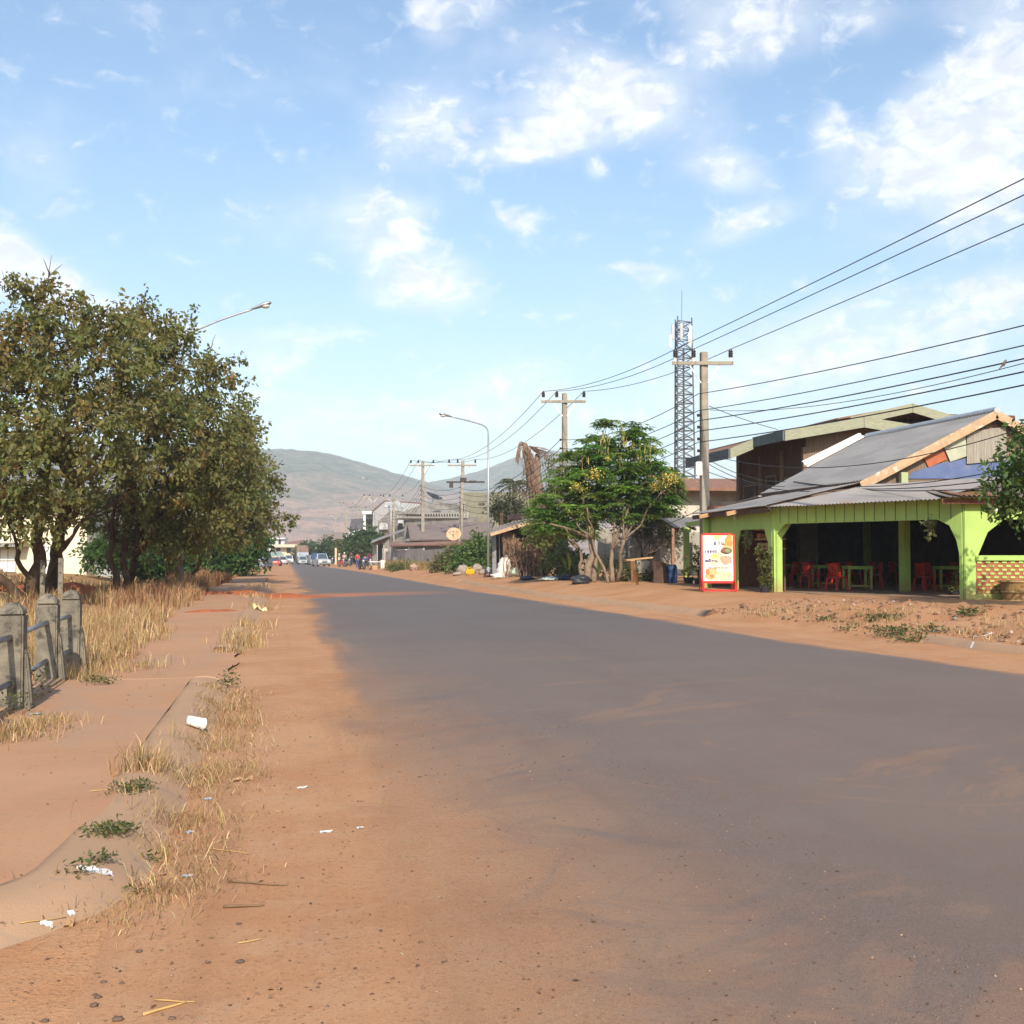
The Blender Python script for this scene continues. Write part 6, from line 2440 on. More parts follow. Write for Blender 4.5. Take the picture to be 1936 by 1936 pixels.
# small dark tree behind, and the big mesh dish
dS = 53
bush('small_round_tree', 'small dark round-headed tree with short forked trunk behind the mesh dish', 'tree', [clump(1215, 985, 42, dS, .6), clump(1250, 995, 34, dS, .7), clump(1190, 990, 30, dS, .6), clump(1265, 1010, 20, dS, .8), clump(1230, 965, 36, dS, .6), clump(1275, 985, 22, dS, .7)],
     5200, .15, [(.060, .085, .034, 3), (.045, .060, .028, 3), (.10, .09, .05, 2)], base=W(1222, 1066, dS), stems=8, spread=.25, per=14)
mdr = thing('mesh_dish', 'large brown mesh satellite dish on a leaning post under the flowering tree', 'satellite dish', tuple(W(1192, 1070, 50)))
mb = MB()
dc = W(1212, 1020, 50.5)
dn = Vector((-.15, -.75, .62)).normalized()
dx = dn.cross(Zu).normalized()
dy = dx.cross(dn)
RD = 1.0
for k in range(28):
    a = 2 * math.pi * k / 28
    mb.tube([dc + (dx * math.cos(a) + dy * math.sin(a)) * (RD * q) + dn * (.26 * q * q) for q in (.08, .4, .7, 1)], .007, 4, False)
for q in [.15 + .085 * k for k in range(11)]:
    mb.tube([dc + (dx * math.cos(a) + dy * math.sin(a)) * (RD * q) + dn * (.26 * q * q) for a in [2 * math.pi * k / 32 for k in range(33)]], .006 if q < .95 else .016, 4, False)
mb.build('mesh_bowl', mat("brown_mesh", (.15, .10, .08), (.10, .07, .055), 6, .8), mdr)
mb = MB()
for k in range(3):
    a = 2 * math.pi * k / 3 + .5
    mb.tube([dc + (dx * math.cos(a) + dy * math.sin(a)) * RD * .9 + dn * .2, dc + dn * .85], .012, 5)
mb.tube([dc + dn * .78, dc + dn * .95], .05, 8)
mb.build('feed_horn', PANEL, mdr)
mb = MB()
pq = W(1194, 1074, 50.2)
mb.tube([pq, dc - dn * .1], .045, 8)
mb.build('mast', mat("faded_post_wood", (.2, .2, .2)), mdr)

# plank stand, brown board, blue drum
ps = G(1204, 1107, .42)
pst = thing('plank_stand', 'rough plank counter on splayed orange-brown legs by the board fence', 'stand', tuple(ps))
mb = MB()
a, b2 = W(1182, 1059, ps.y / .98), W(1232, 1054, ps.y / .98 + .2)
mb.beam(a, b2, .35, .05)
mb.build('top', TIMBER, pst)
for (u0, u1, vb) in ((1196, 1206, 1107), (1198, 1202, 1103), (1194, 1196, 1102)):
    mb = MB()
    g_ = G(u1, vb, .40)
    mb.beam(g_, W(u0, 1060, g_.y / .98), .09, .05)
    mb.build('leg', TIMBER, pst)
bf = thing('board_fence', 'short fence of weathered grey boards behind the plank stand', 'fence', tuple(W(1218, 1090, 49)))
mb = MB()
for k, v_ in enumerate((1064, 1072, 1080)):
    mb.beam(W(1204, v_ - 1, 49), W(1238, v_, 49), .03, .17)
mb.build('board_row', PANEL, bf)
mb = MB()
mb.beam(W(1231, 1094, 48.9), W(1231, 1050, 48.9), .10, .08)
mb.build('post', GWOOD, bf)
bb = thing('brown_board', 'tall dark brown board panel leaning beside the blue drum', 'board', tuple(W(1248, 1100, 46)))
mb = MB()
mb.slab([W(1236, 1102, 46.2), W(1252, 1103, 45.6), W(1250, 1062, 45.8), W(1236, 1060, 46.4)], .06, (0, 1, 0))
mb.slab([W(1252, 1103, 45.6), W(1266, 1106, 46.4), W(1262, 1066, 46.6), W(1250, 1062, 45.8)], .05, (0, 1, 0))
mb.build('panel', mat("brown_ply", (.20, .12, .085), (.14, .085, .06), 4, .9), bb)
bdr_ = thing('blue_drum', 'dark blue plastic drum standing before the lean-to', 'drum', tuple(G(1275, 1108, .40)))
pd = G(1270, 1103, .40)
mb = MB()
mb.lathe([(.20, 0), (.22, .05), (.22, .24), (.235, .27), (.22, .30), (.22, .52), (.235, .55), (.22, .58), (.21, .68), (.17, .72)], pd, 18)
mb.build('body', mat("navy_plastic", (.025, .05, .13), (.02, .04, .10), 4, .5), bdr_, smooth=True)
mb = MB()
mb.lathe([(.175, .70), (.175, .75), (.0, .755)], pd, 18, cap=False)
mb.build('lid', BLACKP, bdr_)

# ================================================================== SHACK WITH DEAD CREEPER
dH = 60.0
sk = thing('shack', 'tumbledown lean-to shack of brown boards and tin smothered in dead creeper', 'shack', tuple(W(980, 1088, dH)))
mb = MB()
A = W(957, 1087, dH)
B = W(1034, 1090, dH - 1.5)
zb_ = .42
for (u0, u1, v0, mm) in ((951, 976, 1006, 0), (976, 1002, 1024, 0), (1002, 1030, 1030, 1)):
    a, b2 = W(u0, 1086, dH), W(u1, 1086, dH)
    t_ = W(u0, v0, dH)
    mb.slab([Vector((a.x, a.y, zb_)), Vector((b2.x, b2.y, zb_)), Vector((b2.x, b2.y, t_.z - .05)), Vector((a.x, a.y, t_.z))], .06, (.1, 1, 0))
mb.build('front_wall', mat("brown_scrap_board", (.24, .15, .10), (.165, .10, .07), 2.5, .95, .5, 15, c3=(.27, .20, .15), s3=3), sk)
mb = MB()
for (u0, u1, mm) in ((931, 939, 0), (944, 946, 0)):
    mb.slab([W(u0, 1084, dH + .6), W(u1, 1085, dH + .5), W(u1 - 1.5, 1008, dH + .5), W(u0 - .5, 1006, dH + .6)], .03, (0, 1, 0))
mb.build('door_sheet', mat("grey_tin", (.27, .28, .29), (.20, .205, .21), 3, .6, c3=(.2, .13, .1), s3=4), sk)
mb = MB()
mb.slab([W(930, 1084, dH + 3.4), W(1040, 1084, dH + 3.4), W(1040, 990, dH + 3.4), W(930, 1000, dH + 3.4)], .1, (0, 1, 0))
mb.build('back_wall', CLAY, sk)
mb = MB()
mb.slab([W(1030, 1084, dH - .1), W(1040, 1084, dH + 3.4), W(1040, 990, dH + 3.4), W(1030, 1005, dH)], .06, (1, 0, 0))
mb.build('side_wall', DWOOD, sk)
mb = MB()
mb.corr(W(928, 1009, dH - .6), W(1038, 975, dH - .8), W(1046, 966, dH + 3.8), W(932, 997, dH + 3.8), .20, .02, 2)
mb.build('roof', ROOFO, sk)
mb = MB()
mb.beam(W(927, 1011, dH - .7), W(1000, 989, dH - .7), .06, .16)
mb.build('fascia', mat("pale_timber_board", (.4, .4, .4)), sk)
mb = MB()
mb.beam(W(963, 979, dH + 2), W(998, 975, dH + 1.5), .5, .26)
mb.build('water_trough', mat("dark_stain_wood", (.055, .035, .04), (.04, .025, .03), 3, .8), sk)
VV, FF, CC, off_ = [], [], [], 0
n = 1100
uu, vv = rng.uniform(952, 1034, n), rng.uniform(1015, 1088, n)
P = np.array([tuple(W(a, b2, dH - .35 - .5 * random.random())) for a, b2 in zip(uu, vv)])
D = rng.normal(0, 1, (n, 3)) * np.array([.5, .5, .6]) + np.array([0, 0, -.6])
V_, F_ = leaf_quads(P, D, .22 * (.5 + rng.random(n)), .22)
link_mesh('dead_creeper', np_mesh('dead_creeper', V_, F_, pick([(.20, .125, .085, 4), (.14, .085, .06, 3), (.27, .18, .12, 1.5), (.10, .09, .04, 1)], n, .15)), STRAW, sk)
mb = MB()
for k in range(46):
    u_ = random.uniform(955, 1034)
    a = W(u_ + random.uniform(-8, 8), random.uniform(1010, 1050), dH - .3)
    b2 = W(u_ + random.uniform(-10, 10), 1089, dH - .8 - random.random())
    branch(mb, a, b2, .022, .015, k * 1.3, 6, .16, 4)
mb.build('dead_vine', mat("dead_vine_brown", (.22, .14, .10), (.15, .09, .065), 5, .95), sk)
bush('creeper_bush', 'rusty green creeper spilling over the shack roof under the flowering tree', 'bush', [clump(1008, 1000, 20, 57, .7), clump(1030, 1012, 22, 57, .7), clump(1044, 1036, 18, 56, .8), clump(1048, 1000, 22, 56)], 1900, .2,
     [(.12, .17, .045, 3), (.18, .17, .055, 2), (.24, .15, .07, 1), (.08, .12, .04, 2)], base=W(1030, 1086, 57), stems=4, spread=.3, per=14)
bush('undergrowth_bush', 'leafy undergrowth between the shack and the flowering tree trunks', 'bush', [clump(1064, 1062, 20, 53, .9), clump(1078, 1080, 12, 52, .9), clump(1048, 1076, 12, 54), clump(1138, 1082, 12, 51), clump(1072, 1044, 14, 54), clump(1090, 1054, 12, 54)], 1500, .2,
     [(.12, .18, .05, 3), (.18, .19, .07, 2), (.22, .16, .09, 1.5), (.08, .12, .04, 2)], base=W(1062, 1090, 53), stems=5, spread=.3, per=14)
for k, (u_, v_, r_, lab) in enumerate(((1226, 1090, 15, 'small green shrub beneath the board fence'), (1180, 1078, 20, 'brownish scrub between the flowering tree stems and the plank stand'))):
    bush('scrub_bush', lab, 'bush', [clump(u_, v_, r_, 49, .8), clump(u_ + r_ * .6, v_ + 4, r_ * .6, 48.5, .8)], 650, .16, [(.10, .13, .04, 2), (.17, .12, .07, 2), (.06, .09, .03, 2)], 'low scrub by the fence', base=W(u_, 1098, 49), stems=3, spread=.2, per=12)
# banana-like blades of young yellow-green plant
bn = thing('young_banana_plant', 'young yellow-green banana plant between the shack and tree trunks', 'plant', tuple(W(1128, 1092, 50)))
VV, FF, CC, off_ = [], [], [], 0
for (u0, v0, u1, v1, w_) in ((1128, 1090, 1133, 1045, .16), (1126, 1090, 1118, 1050, .16), (1130, 1088, 1140, 1055, .14), (1076, 1080, 1072, 1040, .18), (1076, 1080, 1085, 1046, .18), (1074, 1080, 1062, 1050, .16)):
    a, b2 = np.array(W(u0, v0, 50)), np.array(W(u1, v1, 49.6))
    V_, F_ = leaf_quads(a[None], (b2 - a)[None], np.array([np.linalg.norm(b2 - a)]), .22)
    VV.append(V_)
    FF.append(F_ + off_)
    off_ += 4
    CC.append(pick([(.20, .24, .05, 1), (.11, .18, .04, 1)], 1, .1))
link_mesh('leaves', np_mesh('leaves', np.concatenate(VV), np.concatenate(FF), np.concatenate(CC)), LEAF, bn)

# ================================================================== DEAD VINE-CLAD TREE, PALM, THIN TREES
dV = 66
vt = thing('vine_clad_snag', 'dead tree trunk wrapped in shaggy brown vines beside the palm', 'tree', tuple(W(1018, 1085, dV)))
mb = MB()
mb.tube([W(1020, 1080, dV), W(1018, 960, dV), W(1010, 900, dV), W(998, 860, dV), W(992, 838, dV)], [.55, .50, .40, .26, .12], 9)
mb.tube([W(1012, 920, dV), W(1016, 880, dV), W(1016, 858, dV)], [.25, .2, .12], 7)
mb.build('trunk', mat("shaggy_vine_bark", (.21, .14, .10), (.13, .085, .06), 6, 1.0, 1.0, 12, stretch=(2, 2, .35), c3=(.28, .20, .15), s3=4), vt, smooth=True)
mb = MB()
for k in range(150):
    q = random.random()
    u_, v_ = 996 + 22 * q + random.uniform(-11, 11) * (1 - .3 * q), 842 + 130 * q
    a = W(u_, v_, dV - random.uniform(0, .5))
    b2 = W(u_ + random.uniform(-9, 9), v_ + random.uniform(15, 55), dV - random.uniform(.1, .8))
    mb.tube(bend(a, b2, 3, .2, k), .022, 3, False)
for k in range(26):
    a = W(995, 840 + random.random() * 6, dV)
    e = W(978 + random.uniform(-4, 6), 860 + random.uniform(0, 22), dV - .3)
    m_p = W(985 + random.uniform(-5, 3), 838 + random.uniform(-2, 6), dV)
    mb.tube(smooth_path([a, m_p, e], 4), .018, 3, False)
for k in range(30):
    a = W(1000, 843, dV)
    e = W(1030 + random.uniform(-14, 10), 850 + random.uniform(0, 16), dV - .3)
    mb.tube(bend(a, e, 4, .15, k * 3.1), .018, 3, False)
mb.build('dead_vine', mat("dead_vine_brown", (.2, .2, .2)), vt)
for k, (u_, top, d_, lab) in enumerate(((1040, 848, 62, 'thin bare tree with a tuft of green, right of the vine-clad trunk'), (1052, 862, 60, 'second thin bare tree against the hill, next to the tall pole'), (985, 905, 68, 'bare twiggy tree left of the vine-clad trunk'))):
    r_ = thing('bare_tree', lab, 'tree', tuple(W(u_, 1080, d_)), 'bare trees by the vine-clad trunk')
    mb = MB()
    P = branch(mb, W(u_, 1085, d_), W(u_ - 3, top + 30, d_), .07, .03, k * 5.1, 8, .08, 5)
    for j in range(26):
        s_ = P[random.randint(3, 8)]
        e = W(u_ + random.uniform(-24, 24), random.uniform(top, top + 120), d_ + random.uniform(-1, 1))
        if e.z > s_.z - .6:
            branch(mb, s_, e, .022, .007, j * 1.9 + k, 5, .22, 4)
    mb.build('trunk', mat("bare_twig", (.21, .15, .12), (.15, .105, .085), 5, .95), r_, smooth=True)
    cl_ = [clump(u_ + 3, top + 22, 14, d_, .5), clump(u_ + 2, top + 78, 18, d_, .5), clump(u_ + 20, top + 60, 12, d_, .7)]
    V_, F_, c_, _, _ = crown_leaves(cl_, 420, .16, [(.10, .11, .045, 2), (.22, .15, .10, 2)], per=8, spread=.25)
    link_mesh('leaves', np_mesh('leaves', V_, F_, c_), LEAF, r_)


def palm(u_, v_, d_, L, lab):
    top = W(u_, v_, d_)
    r_ = thing('coconut_palm', lab, 'palm', (top.x, top.y, 0))
    mb = MB()
    mb.tube(bend((top.x + .3, top.y, 0), top, 6, .03, u_), [.16, .14, .13, .12, .12, .11, .12], 8)
    mb.build('trunk', BARK_PALE, r_, smooth=True)
    VV, FF, CC, o_ = [], [], [], 0
    for f in range(15):
        a = f * 2.4 + random.uniform(-.2, .2)
        el_ = random.uniform(-.1, 1.1)
        d0 = np.array([math.cos(a) * math.cos(el_), math.sin(a) * math.cos(el_), math.sin(el_)])
        m = 20
        s = np.linspace(.12, 1, m)
        pts = np.array(top) + d0 * (s[:, None] * L) + np.array([0, 0, -1]) * (s[:, None] ** 2 * L * .62)
        side = np.cross(d0, [0, 0, 1])
        side /= np.linalg.norm(side) + 1e-6
        tn = np.gradient(pts, axis=0)
        for sg in (-1, 1):
            D = side * sg * .9 + unit(tn) * .5 + np.array([0, 0, -.45]) + rng.normal(0, .08, (m, 3))
            V_, F_ = leaf_quads(pts, D, np.full(m, L * .30) * np.sin(np.clip(s * 2.6 + .35, 0, 3.1)) ** .5, .14, fold=.03)
            VV.append(V_)
            FF.append(F_ + o_)
            CC.append(pick([(.085, .105, .05, 3), (.12, .12, .06, 2), (.06, .08, .035, 2)], m, .12))
            o_ += len(V_)
    link_mesh('crown', np_mesh('crown', np.concatenate(VV), np.concatenate(FF), np.concatenate(CC)), LEAF, r_)


palm(971, 916, 84, 1.75, 'coconut palm with drooping fronds before the hill')
bush('round_tree', 'grey-green round tree between the palm and the shack roof', 'tree', [clump(955, 958, 22, 78, .9), clump(965, 966, 22, 78, .9), clump(944, 970, 14, 78), clump(972, 958, 14, 78)], 3000, .2, [(.085, .10, .05, 3), (.11, .11, .06, 2), (.06, .075, .035, 2)], base=W(956, 1070, 78), stems=3, spread=.35, per=14)
gt = thing('gate_post', 'mossy stub post standing before the long brown roof', 'post', tuple(W(948, 1002, 76)))
mb = MB()
mb.tube([W(947, 1080, 76), W(948, 976, 76)], [.16, .13], 8)
mb.ball(W(948, 974, 76), .17, 8, 6, .3)
mb.build('shaft', BARK, gt)

# green bushes by the lamp
bush('hedge_bush', 'big glossy green bush to the left of the lamp post and shack', 'bush', [clump(905, 1040, 24, 74, 1), clump(890, 1056, 22, 74, .9), clump(915, 1060, 20, 74, 1), clump(870, 1066, 18, 75, .8), clump(902, 1072, 20, 73, .7), clump(918, 1034, 14, 75), clump(880, 1046, 14, 76)], 8000, .22,
     [(.105, .185, .045, 4), (.14, .20, .06, 2), (.065, .12, .035, 3)], base=W(900, 1082, 74), stems=5, spread=.35, per=16)
bush('weedy_bush', 'yellow-green weedy bush against the yard wall', 'bush', [clump(850, 1062, 18, 80, .8), clump(835, 1070, 14, 80, .7), clump(864, 1050, 12, 80, 1), clump(846, 1048, 8, 80)], 3200, .2, [(.15, .15, .05, 3), (.20, .17, .07, 2), (.11, .12, .045, 2)], base=W(848, 1080, 80), stems=4, spread=.35, per=14)
bush('low_weed_bush', 'low green weed patch at the left end of the yard wall', 'bush', [clump(755, 1072, 9, 95, .6), clump(768, 1073, 8, 95, .6), clump(742, 1073, 7, 96, .5)], 1400, .18, [(.12, .14, .05, 3), (.16, .16, .06, 2)], base=W(757, 1078, 95), stems=3, spread=.3, per=12)
n = 5200
Y = rng.uniform(76, 112, n)
X = np.array([tab([(70, 12.2), (88, 11.3), (112, 9.4)], y_) for y_ in Y]) + rng.normal(0, .5, n)
add_grass(np.stack([X, Y, hz_np(X, Y, -.02)], 1), .75 * (.4 + .8 * rng.random(n)), np.abs(rng.normal(0, .35, n)), .045 * (.6 + .8 * rng.random(n)), [(.30, .19, .08, 3), (.36, .23, .10, 2), (.20, .19, .07, 2)])
flush('wall_grass', 'dry brown grass along the foot of the yard wall')

# ================================================================== RUBBISH ALONG THE VERGE
SACK = mat("white_sack", (.62, .58, .52), (.52, .49, .44), 6, .6)


def lump(name, label, cat, u_, v_, z, rad, m, seed, group=None, jit=.5, squash=None, upright=False):
    p = GH(u_, v_)
    z = p.z
    root = None
    mb = MB()
    rr = rad if isinstance(rad, tuple) else (rad, rad, rad * .6)
    mb.ball((p.x, p.y, max(h(p.x, p.y), z) + rr[2] * .75), rr, 16, 12, jit, seed)
    o = mb.build(name, m, None, smooth=True)
    tag(o, label, cat, group)
    return o


BLUEB = mat("dark_blue_bag", (.04, .05, .10), (.03, .035, .07), 5, .35)
GREENB = mat("pale_green_bag", (.30, .42, .32), (.42, .50, .44), 6, .4)
PALEB = mat("pale_plastic", (.48, .52, .52), (.36, .40, .42), 6, .4)
ROCKM = mat("pale_rubble", (.32, .26, .21), (.24, .19, .155), 5, .9)
sp_ = GH(950, 1092)
sk_ = thing('white_sack', 'tall bulging white sack propped up on the rubbish by the shack', 'sack', tuple(sp_))
mb = MB()
vs = smooth_path([sp_ + Vector((.0, 0, -.02)), sp_ + Vector((.06, 0, .35)), sp_ + Vector((.14, .1, .75)), sp_ + Vector((.17, .15, 1.0))], 5)
nP = len(vs)
mb.tube(vs, [(.20 + .16 * math.sin(2.2 * (i / nP) ** .6 + .35) - .14 * (i / nP) ** 3) * (1 + .08 * math.sin(i * 1.7)) for i in range(nP)], 16)
mb.build('body', SACK, sk_, smooth=True)
mb = MB()
e_ = vs[-1]
mb.tube([e_ - Vector((.01, 0, .03)), e_ + Vector((.03, .02, .07)), e_ + Vector((.08, .02, .10))], [.09, .05, .11], 8)
mb.build('tied_neck', SACK, sk_, smooth=True)
for (nm_, lab, cat, u_, v_, rad, m_x, sd) in (
        ('fallen_sack', 'flattened pinkish white sack at the foot of the tall white sack', 'sack', 940, 1094, (.34, .25, .16), SACK, 1), ('plastic_bag', 'pale green plastic bag right of the white sack', 'bag', 972, 1090, (.30, .24, .26), GREENB, 2), ('plastic_bag', 'greyish clear bag leaning on the white sack', 'bag', 964, 1086, (.22, .2, .30), PALEB, 3),
        ('rubbish_bag', 'dark blue rubbish bag lying before the creeper', 'bag', 996, 1097, (.34, .25, .12), BLUEB, 4), ('plastic_sheet', 'pale crumpled plastic sheet on the dirt before the shack', 'plastic sheet', 1038, 1098, (.42, .25, .10), PALEB, 5), ('rubbish_bag', 'long low dark bag between the plastic sheet and the tree', 'bag', 1066, 1097, (.36, .22, .12), BLUEB, 6),
        ('rubbish_bag', 'shiny black rubbish bag at the foot of the flowering tree', 'bag', 1097, 1104, (.40, .28, .20), mat("black_bag", (.025, .025, .03), (.04, .04, .045), 5, .3), 7), ('carton', 'orange-brown carton behind the black rubbish bag', 'carton', 1092, 1094, (.28, .22, .24), TIMBER, 8),
        ('rubble_stone', 'large pale stone left of the yellow can', 'stone', 874, 1086, (.38, .3, .34), ROCKM, 9), ('rubble_stone', 'flat pale stone at the left end of the rubble', 'stone', 865, 1088, (.32, .25, .14), ROCKM, 10), ('rubble_stone', 'grey-brown stone right of the yellow can', 'stone', 902, 1083, (.34, .3, .28), ROCKM, 11), ('rubble_stone', 'low brown stone next to the lamp post foot', 'stone', 913, 1086, (.26, .2, .16), ROCKM, 12),
        ('rubble_stone', 'small pinkish stone at the verge before the yard wall', 'stone', 783, 1079, (.34, .3, .3), mat("pink_rubble", (.40, .27, .20), (.30, .20, .15), 5, .9), 13), ('litter_bag', 'brown litter heap left of the sack under the lamp', 'litter', 930, 1090, (.30, .25, .16), mat("brown_litter", (.22, .15, .12), (.15, .1, .085), 8, .9), 14)):
    lump(nm_, lab, cat, u_, v_, .22, rad, m_x, sd)
pj = GH(888, 1087)
yj = thing('yellow_can', 'bright yellow jerrycan lying among the pale stones', 'can', tuple(pj))
mb = MB()
mb.box(pj + Vector((0, 0, .19)), (.52, .34, .36), rz=.15)
mb.build('body', mat("yellow_plastic", (.62, .36, .02), (.55, .31, .02), 4, .45), yj, bevel=.07)
mb = MB()
mb.tube([pj + Vector((-.12, 0, .36)), pj + Vector((-.10, 0, .44)), pj + Vector((.08, 0, .45)), pj + Vector((.10, 0, .36))], .025, 6)
mb.build('handle', mat("yellow_plastic", (1, 1, 1)), yj)
yb = G(864, 1070, .9)
o = MB()
o.lathe([(.10, 0), (.15, .2), (.17, .5), (.12, .62)], W(864, 1058, 92), 10)
tag(o.build('yellow_bin', mat("yellow_plastic", (1, 1, 1))), 'small yellow container standing at the leaning pole behind the bush', 'container')
# ================================================================== FAR RIGHT SIDE OF THE STREET
def wall_quad(mb, pts, t_=.15):
    """upright panel through surveyed points (u, v, distance)"""
    P_ = [W(*p) for p in pts]
    mb.slab(P_, t_, (.12, .99, 0))


DARKO = mat("dark_opening", (.022, .02, .02), (.03, .028, .027), 2, .9)
BEIGE = mat("beige_block_wall", (.34, .315, .225), (.28, .26, .19), 1.2, .9, .1, 20, c3=(.22, .20, .15), s3=2)
GREYB = mat("stained_grey_concrete", (.33, .30, .27), (.26, .235, .21), .8, .92, .1, 20, c3=(.19, .17, .15), s3=1.6, t3=(.52, .7))
BRTILE = mat("dull_brown_roof", (.225, .170, .148), (.19, .142, .124), 1.5, .9)
REDSTRIP = mat("faded_red_roof", (.26, .135, .10), (.20, .105, .08), 1.5, .85)
WWALL = mat("bright_white_wall", (.62, .61, .59), (.54, .53, .52), 1.5, .8)

YARD = mat("blotchy_yard_wall", (.46, .40, .35), (.37, .32, .28), .9, .92, .1, 20, c3=(.28, .24, .21), s3=1.8, t3=(.52, .7))
# yard wall
yw = thing('yard_wall', 'long low stained grey wall behind the pale utility pole', 'wall', tuple(GH(800, 1076)))
P_ = [GH(728, 1071.5), GH(742, 1072), GH(800, 1075), GH(850, 1078.5), GH(884, 1081)]
for k, (a, b2) in enumerate(zip(P_, P_[1:])):
    mb = MB()
    mb.slab([a - Zu * .2, b2 - Zu * .2, b2 + Zu * (1.55 + .06 * (k % 2)), a + Zu * (1.45 + .06 * (k % 2))], .16, (.8, .6, 0))
    mb.build('panel', YARD, yw)
mb = MB()
a, b2 = P_[1].lerp(P_[2], .05), P_[1].lerp(P_[2], .5)
mb.beam(a + Zu * 1.55, b2 + Zu * 1.55, .24, .07)
mb.build('white_coping', WWALL, yw)
for q in (P_[0], P_[1]):
    mb = MB()
    mb.box(q + Zu * .85, (.42, .42, 1.9), rz=.4)
    mb.build('pillar', YARD, yw)

# low brown-roofed building behind the wall
lb_ = thing('brown_roofed_building', 'long low building with dull brown roofs behind the yard wall', 'building', tuple(W(820, 1060, 100)))
mb = MB()
wall_quad(mb, [(742, 1062, 106), (925, 1062, 92), (925, 1026, 92), (742, 1026, 106)], 3)
mb.build('wall', GREYB, lb_)
mb = MB()
mb.slab([W(738, 1031, 105), W(930, 1028, 91), W(930, 1018, 94), W(741, 1024, 108)], .1)
mb.build('eave_strip', REDSTRIP, lb_)
mb = MB()
mb.slab([W(775, 1020, 104), W(935, 1018, 93), W(935, 986, 101), W(770, 992, 112)], .12)
mb.build('roof', BRTILE, lb_)
mb = MB()
mb.slab([W(766, 1019, 103.5), W(775, 1018, 103), W(770.5, 993, 111)], .1, (0, 1, 0))
mb.build('gable_end', DARKO, lb_)
for (u0, v0, u1, v1, d_, lab) in ((772, 1031, 797, 1041, 102.5, 'larger weathered white sign on the grey wall'), (799, 1033, 808, 1041, 100.8, None), (873, 1029, 888, 1038, 95.0, None)):
    mb = MB()
    mb.slab([W(u0, v1, d_), W(u1, v1, d_), W(u1, v0, d_), W(u0, v0, d_)], .06, (0, 1, 0))
    mb.build('sign_panel', mat("weathered_white_sign", (.50, .48, .45), (.38, .36, .34), 8, .8, c3=(.26, .24, .23), s3=9), lb_)
od = thing('orange_dish', 'pale orange satellite dish on the brown roof behind the leaning pole', 'satellite dish', tuple(W(858, 1016, 93)))


def dish(root, c, n_, r_, m, depth=.22, post=None, part='bowl'):
    n_ = Vector(n_).normalized()
    x_ = n_.cross(Zu).normalized()
    y_ = x_.cross(n_)
    M_ = Matrix((x_, y_, n_)).transposed().to_4x4()
    mb = MB()
    pr = [(r_ * q, depth * r_ * q * q) for q in (.04, .3, .55, .8, 1.0)]
    mb.lathe(pr + [(r_ * q, depth * r_ * q * q - .03) for q in (1.0, .8, .55, .3, .04)], c, 24, M=M_, cap=False)
    mb.build(part, m, root, smooth=True)
    mb = MB()
    for k in range(3):
        a_ = 2 * math.pi * k / 3 + .4
        mb.tube([Vector(c) + x_ * math.cos(a_) * r_ * .8 + y_ * math.sin(a_) * r_ * .8 + n_ * depth * r_ * .64, Vector(c) + n_ * r_ * .85], .02, 4)
    mb.ball(Vector(c) + n_ * r_ * .88, .07, 8, 6)
    mb.build('feed_arm', GALV, root)
    if post is not None:
        mb = MB()
        mb.tube([post, Vector(c) - n_ * .05], .05, 6)
        mb.build('mast', GALV, root)


dish(od, W(858, 1011, 93), (-.2, -.85, .5), .60, mat("orange_dish_paint", (.56, .34, .20), (.48, .29, .17), 4, .6), post=W(858, 1022, 93.6))

# grey hall with balustrade and beige block
gh = thing('grey_hall', 'long grey concrete hall with balustrade terrace behind the brown roofs', 'building', tuple(W(815, 1060, 128)))
mb = MB()
wall_quad(mb, [(750, 1050, 130), (905, 1050, 118), (905, 977, 118), (750, 979, 130)], 10)
mb.build('wall', GREYB, gh)
mb = MB()
wall_quad(mb, [(766, 972, 134), (874, 972, 125), (874, 955, 125), (822, 948, 130), (800, 953, 132), (768, 965, 134)], 8)
mb.build('upper_wall', GREYB, gh)
mb = MB()
n_ = 26
for k in range(n_ + 1):
    u_ = 752 + (883 - 752) * k / n_
    d_ = 129.6 - (883 - 752) * (k / n_) * .077 * .9
    mb.beam(W(u_, 979, d_ - .2), W(u_, 970, d_ - .2), .18, .12)
for v_ in (978.5, 970):
    mb.beam(W(750, v_, 129.4), W(885, v_, 119.4), .16, .14)
mb.build('balustrade', mat("pale_balusters", (.40, .385, .35), (.33, .32, .29), 3, .85), gh)
mb = MB()
wall_quad(mb, [(752, 996, 129), (763, 996, 128.4), (763, 983, 128.4), (752, 983, 129)], .1)
mb.build('white_panel', WWALL, gh)
mb = MB()
wall_quad(mb, [(751, 1002, 128.7), (763, 1002, 128), (761, 989, 128), (753, 989, 128.7)], .1)
mb.build('window', DARKO, gh)
bg_ = thing('beige_block', 'tall plain beige block building beside the leaning pole', 'building', tuple(W(940, 1060, 120)))
mb = MB()
wall_quad(mb, [(874, 1050, 122), (1040, 1050, 112), (1040, 930, 112), (874, 931, 122)], 9)
mb.build('wall', BEIGE, bg_)
mb = MB()
wall_quad(mb, [(874.5, 967, 121.6), (879, 967, 121.4), (879, 951, 121.4), (874.5, 951, 121.6)], .1)
wn = mb.build('window', WWALL, bg_)
mb = MB()
for v_ in (953.5, 958.5, 963.5):
    wall_quad(mb, [(875.4, v_ + 1.6, 121.45), (878.2, v_ + 1.6, 121.3), (878.2, v_ - 1.6, 121.3), (875.4, v_ - 1.6, 121.45)], .05)
mb.build('pane', DARKO, wn)
mb = MB()
mb.slab([W(906, 947, 119.3), W(918, 947, 118.6), W(918, 943, 118.6), W(906, 943, 119.3)], .1, (0, 1, 0))
mb.build('vent', GREYB, bg_)
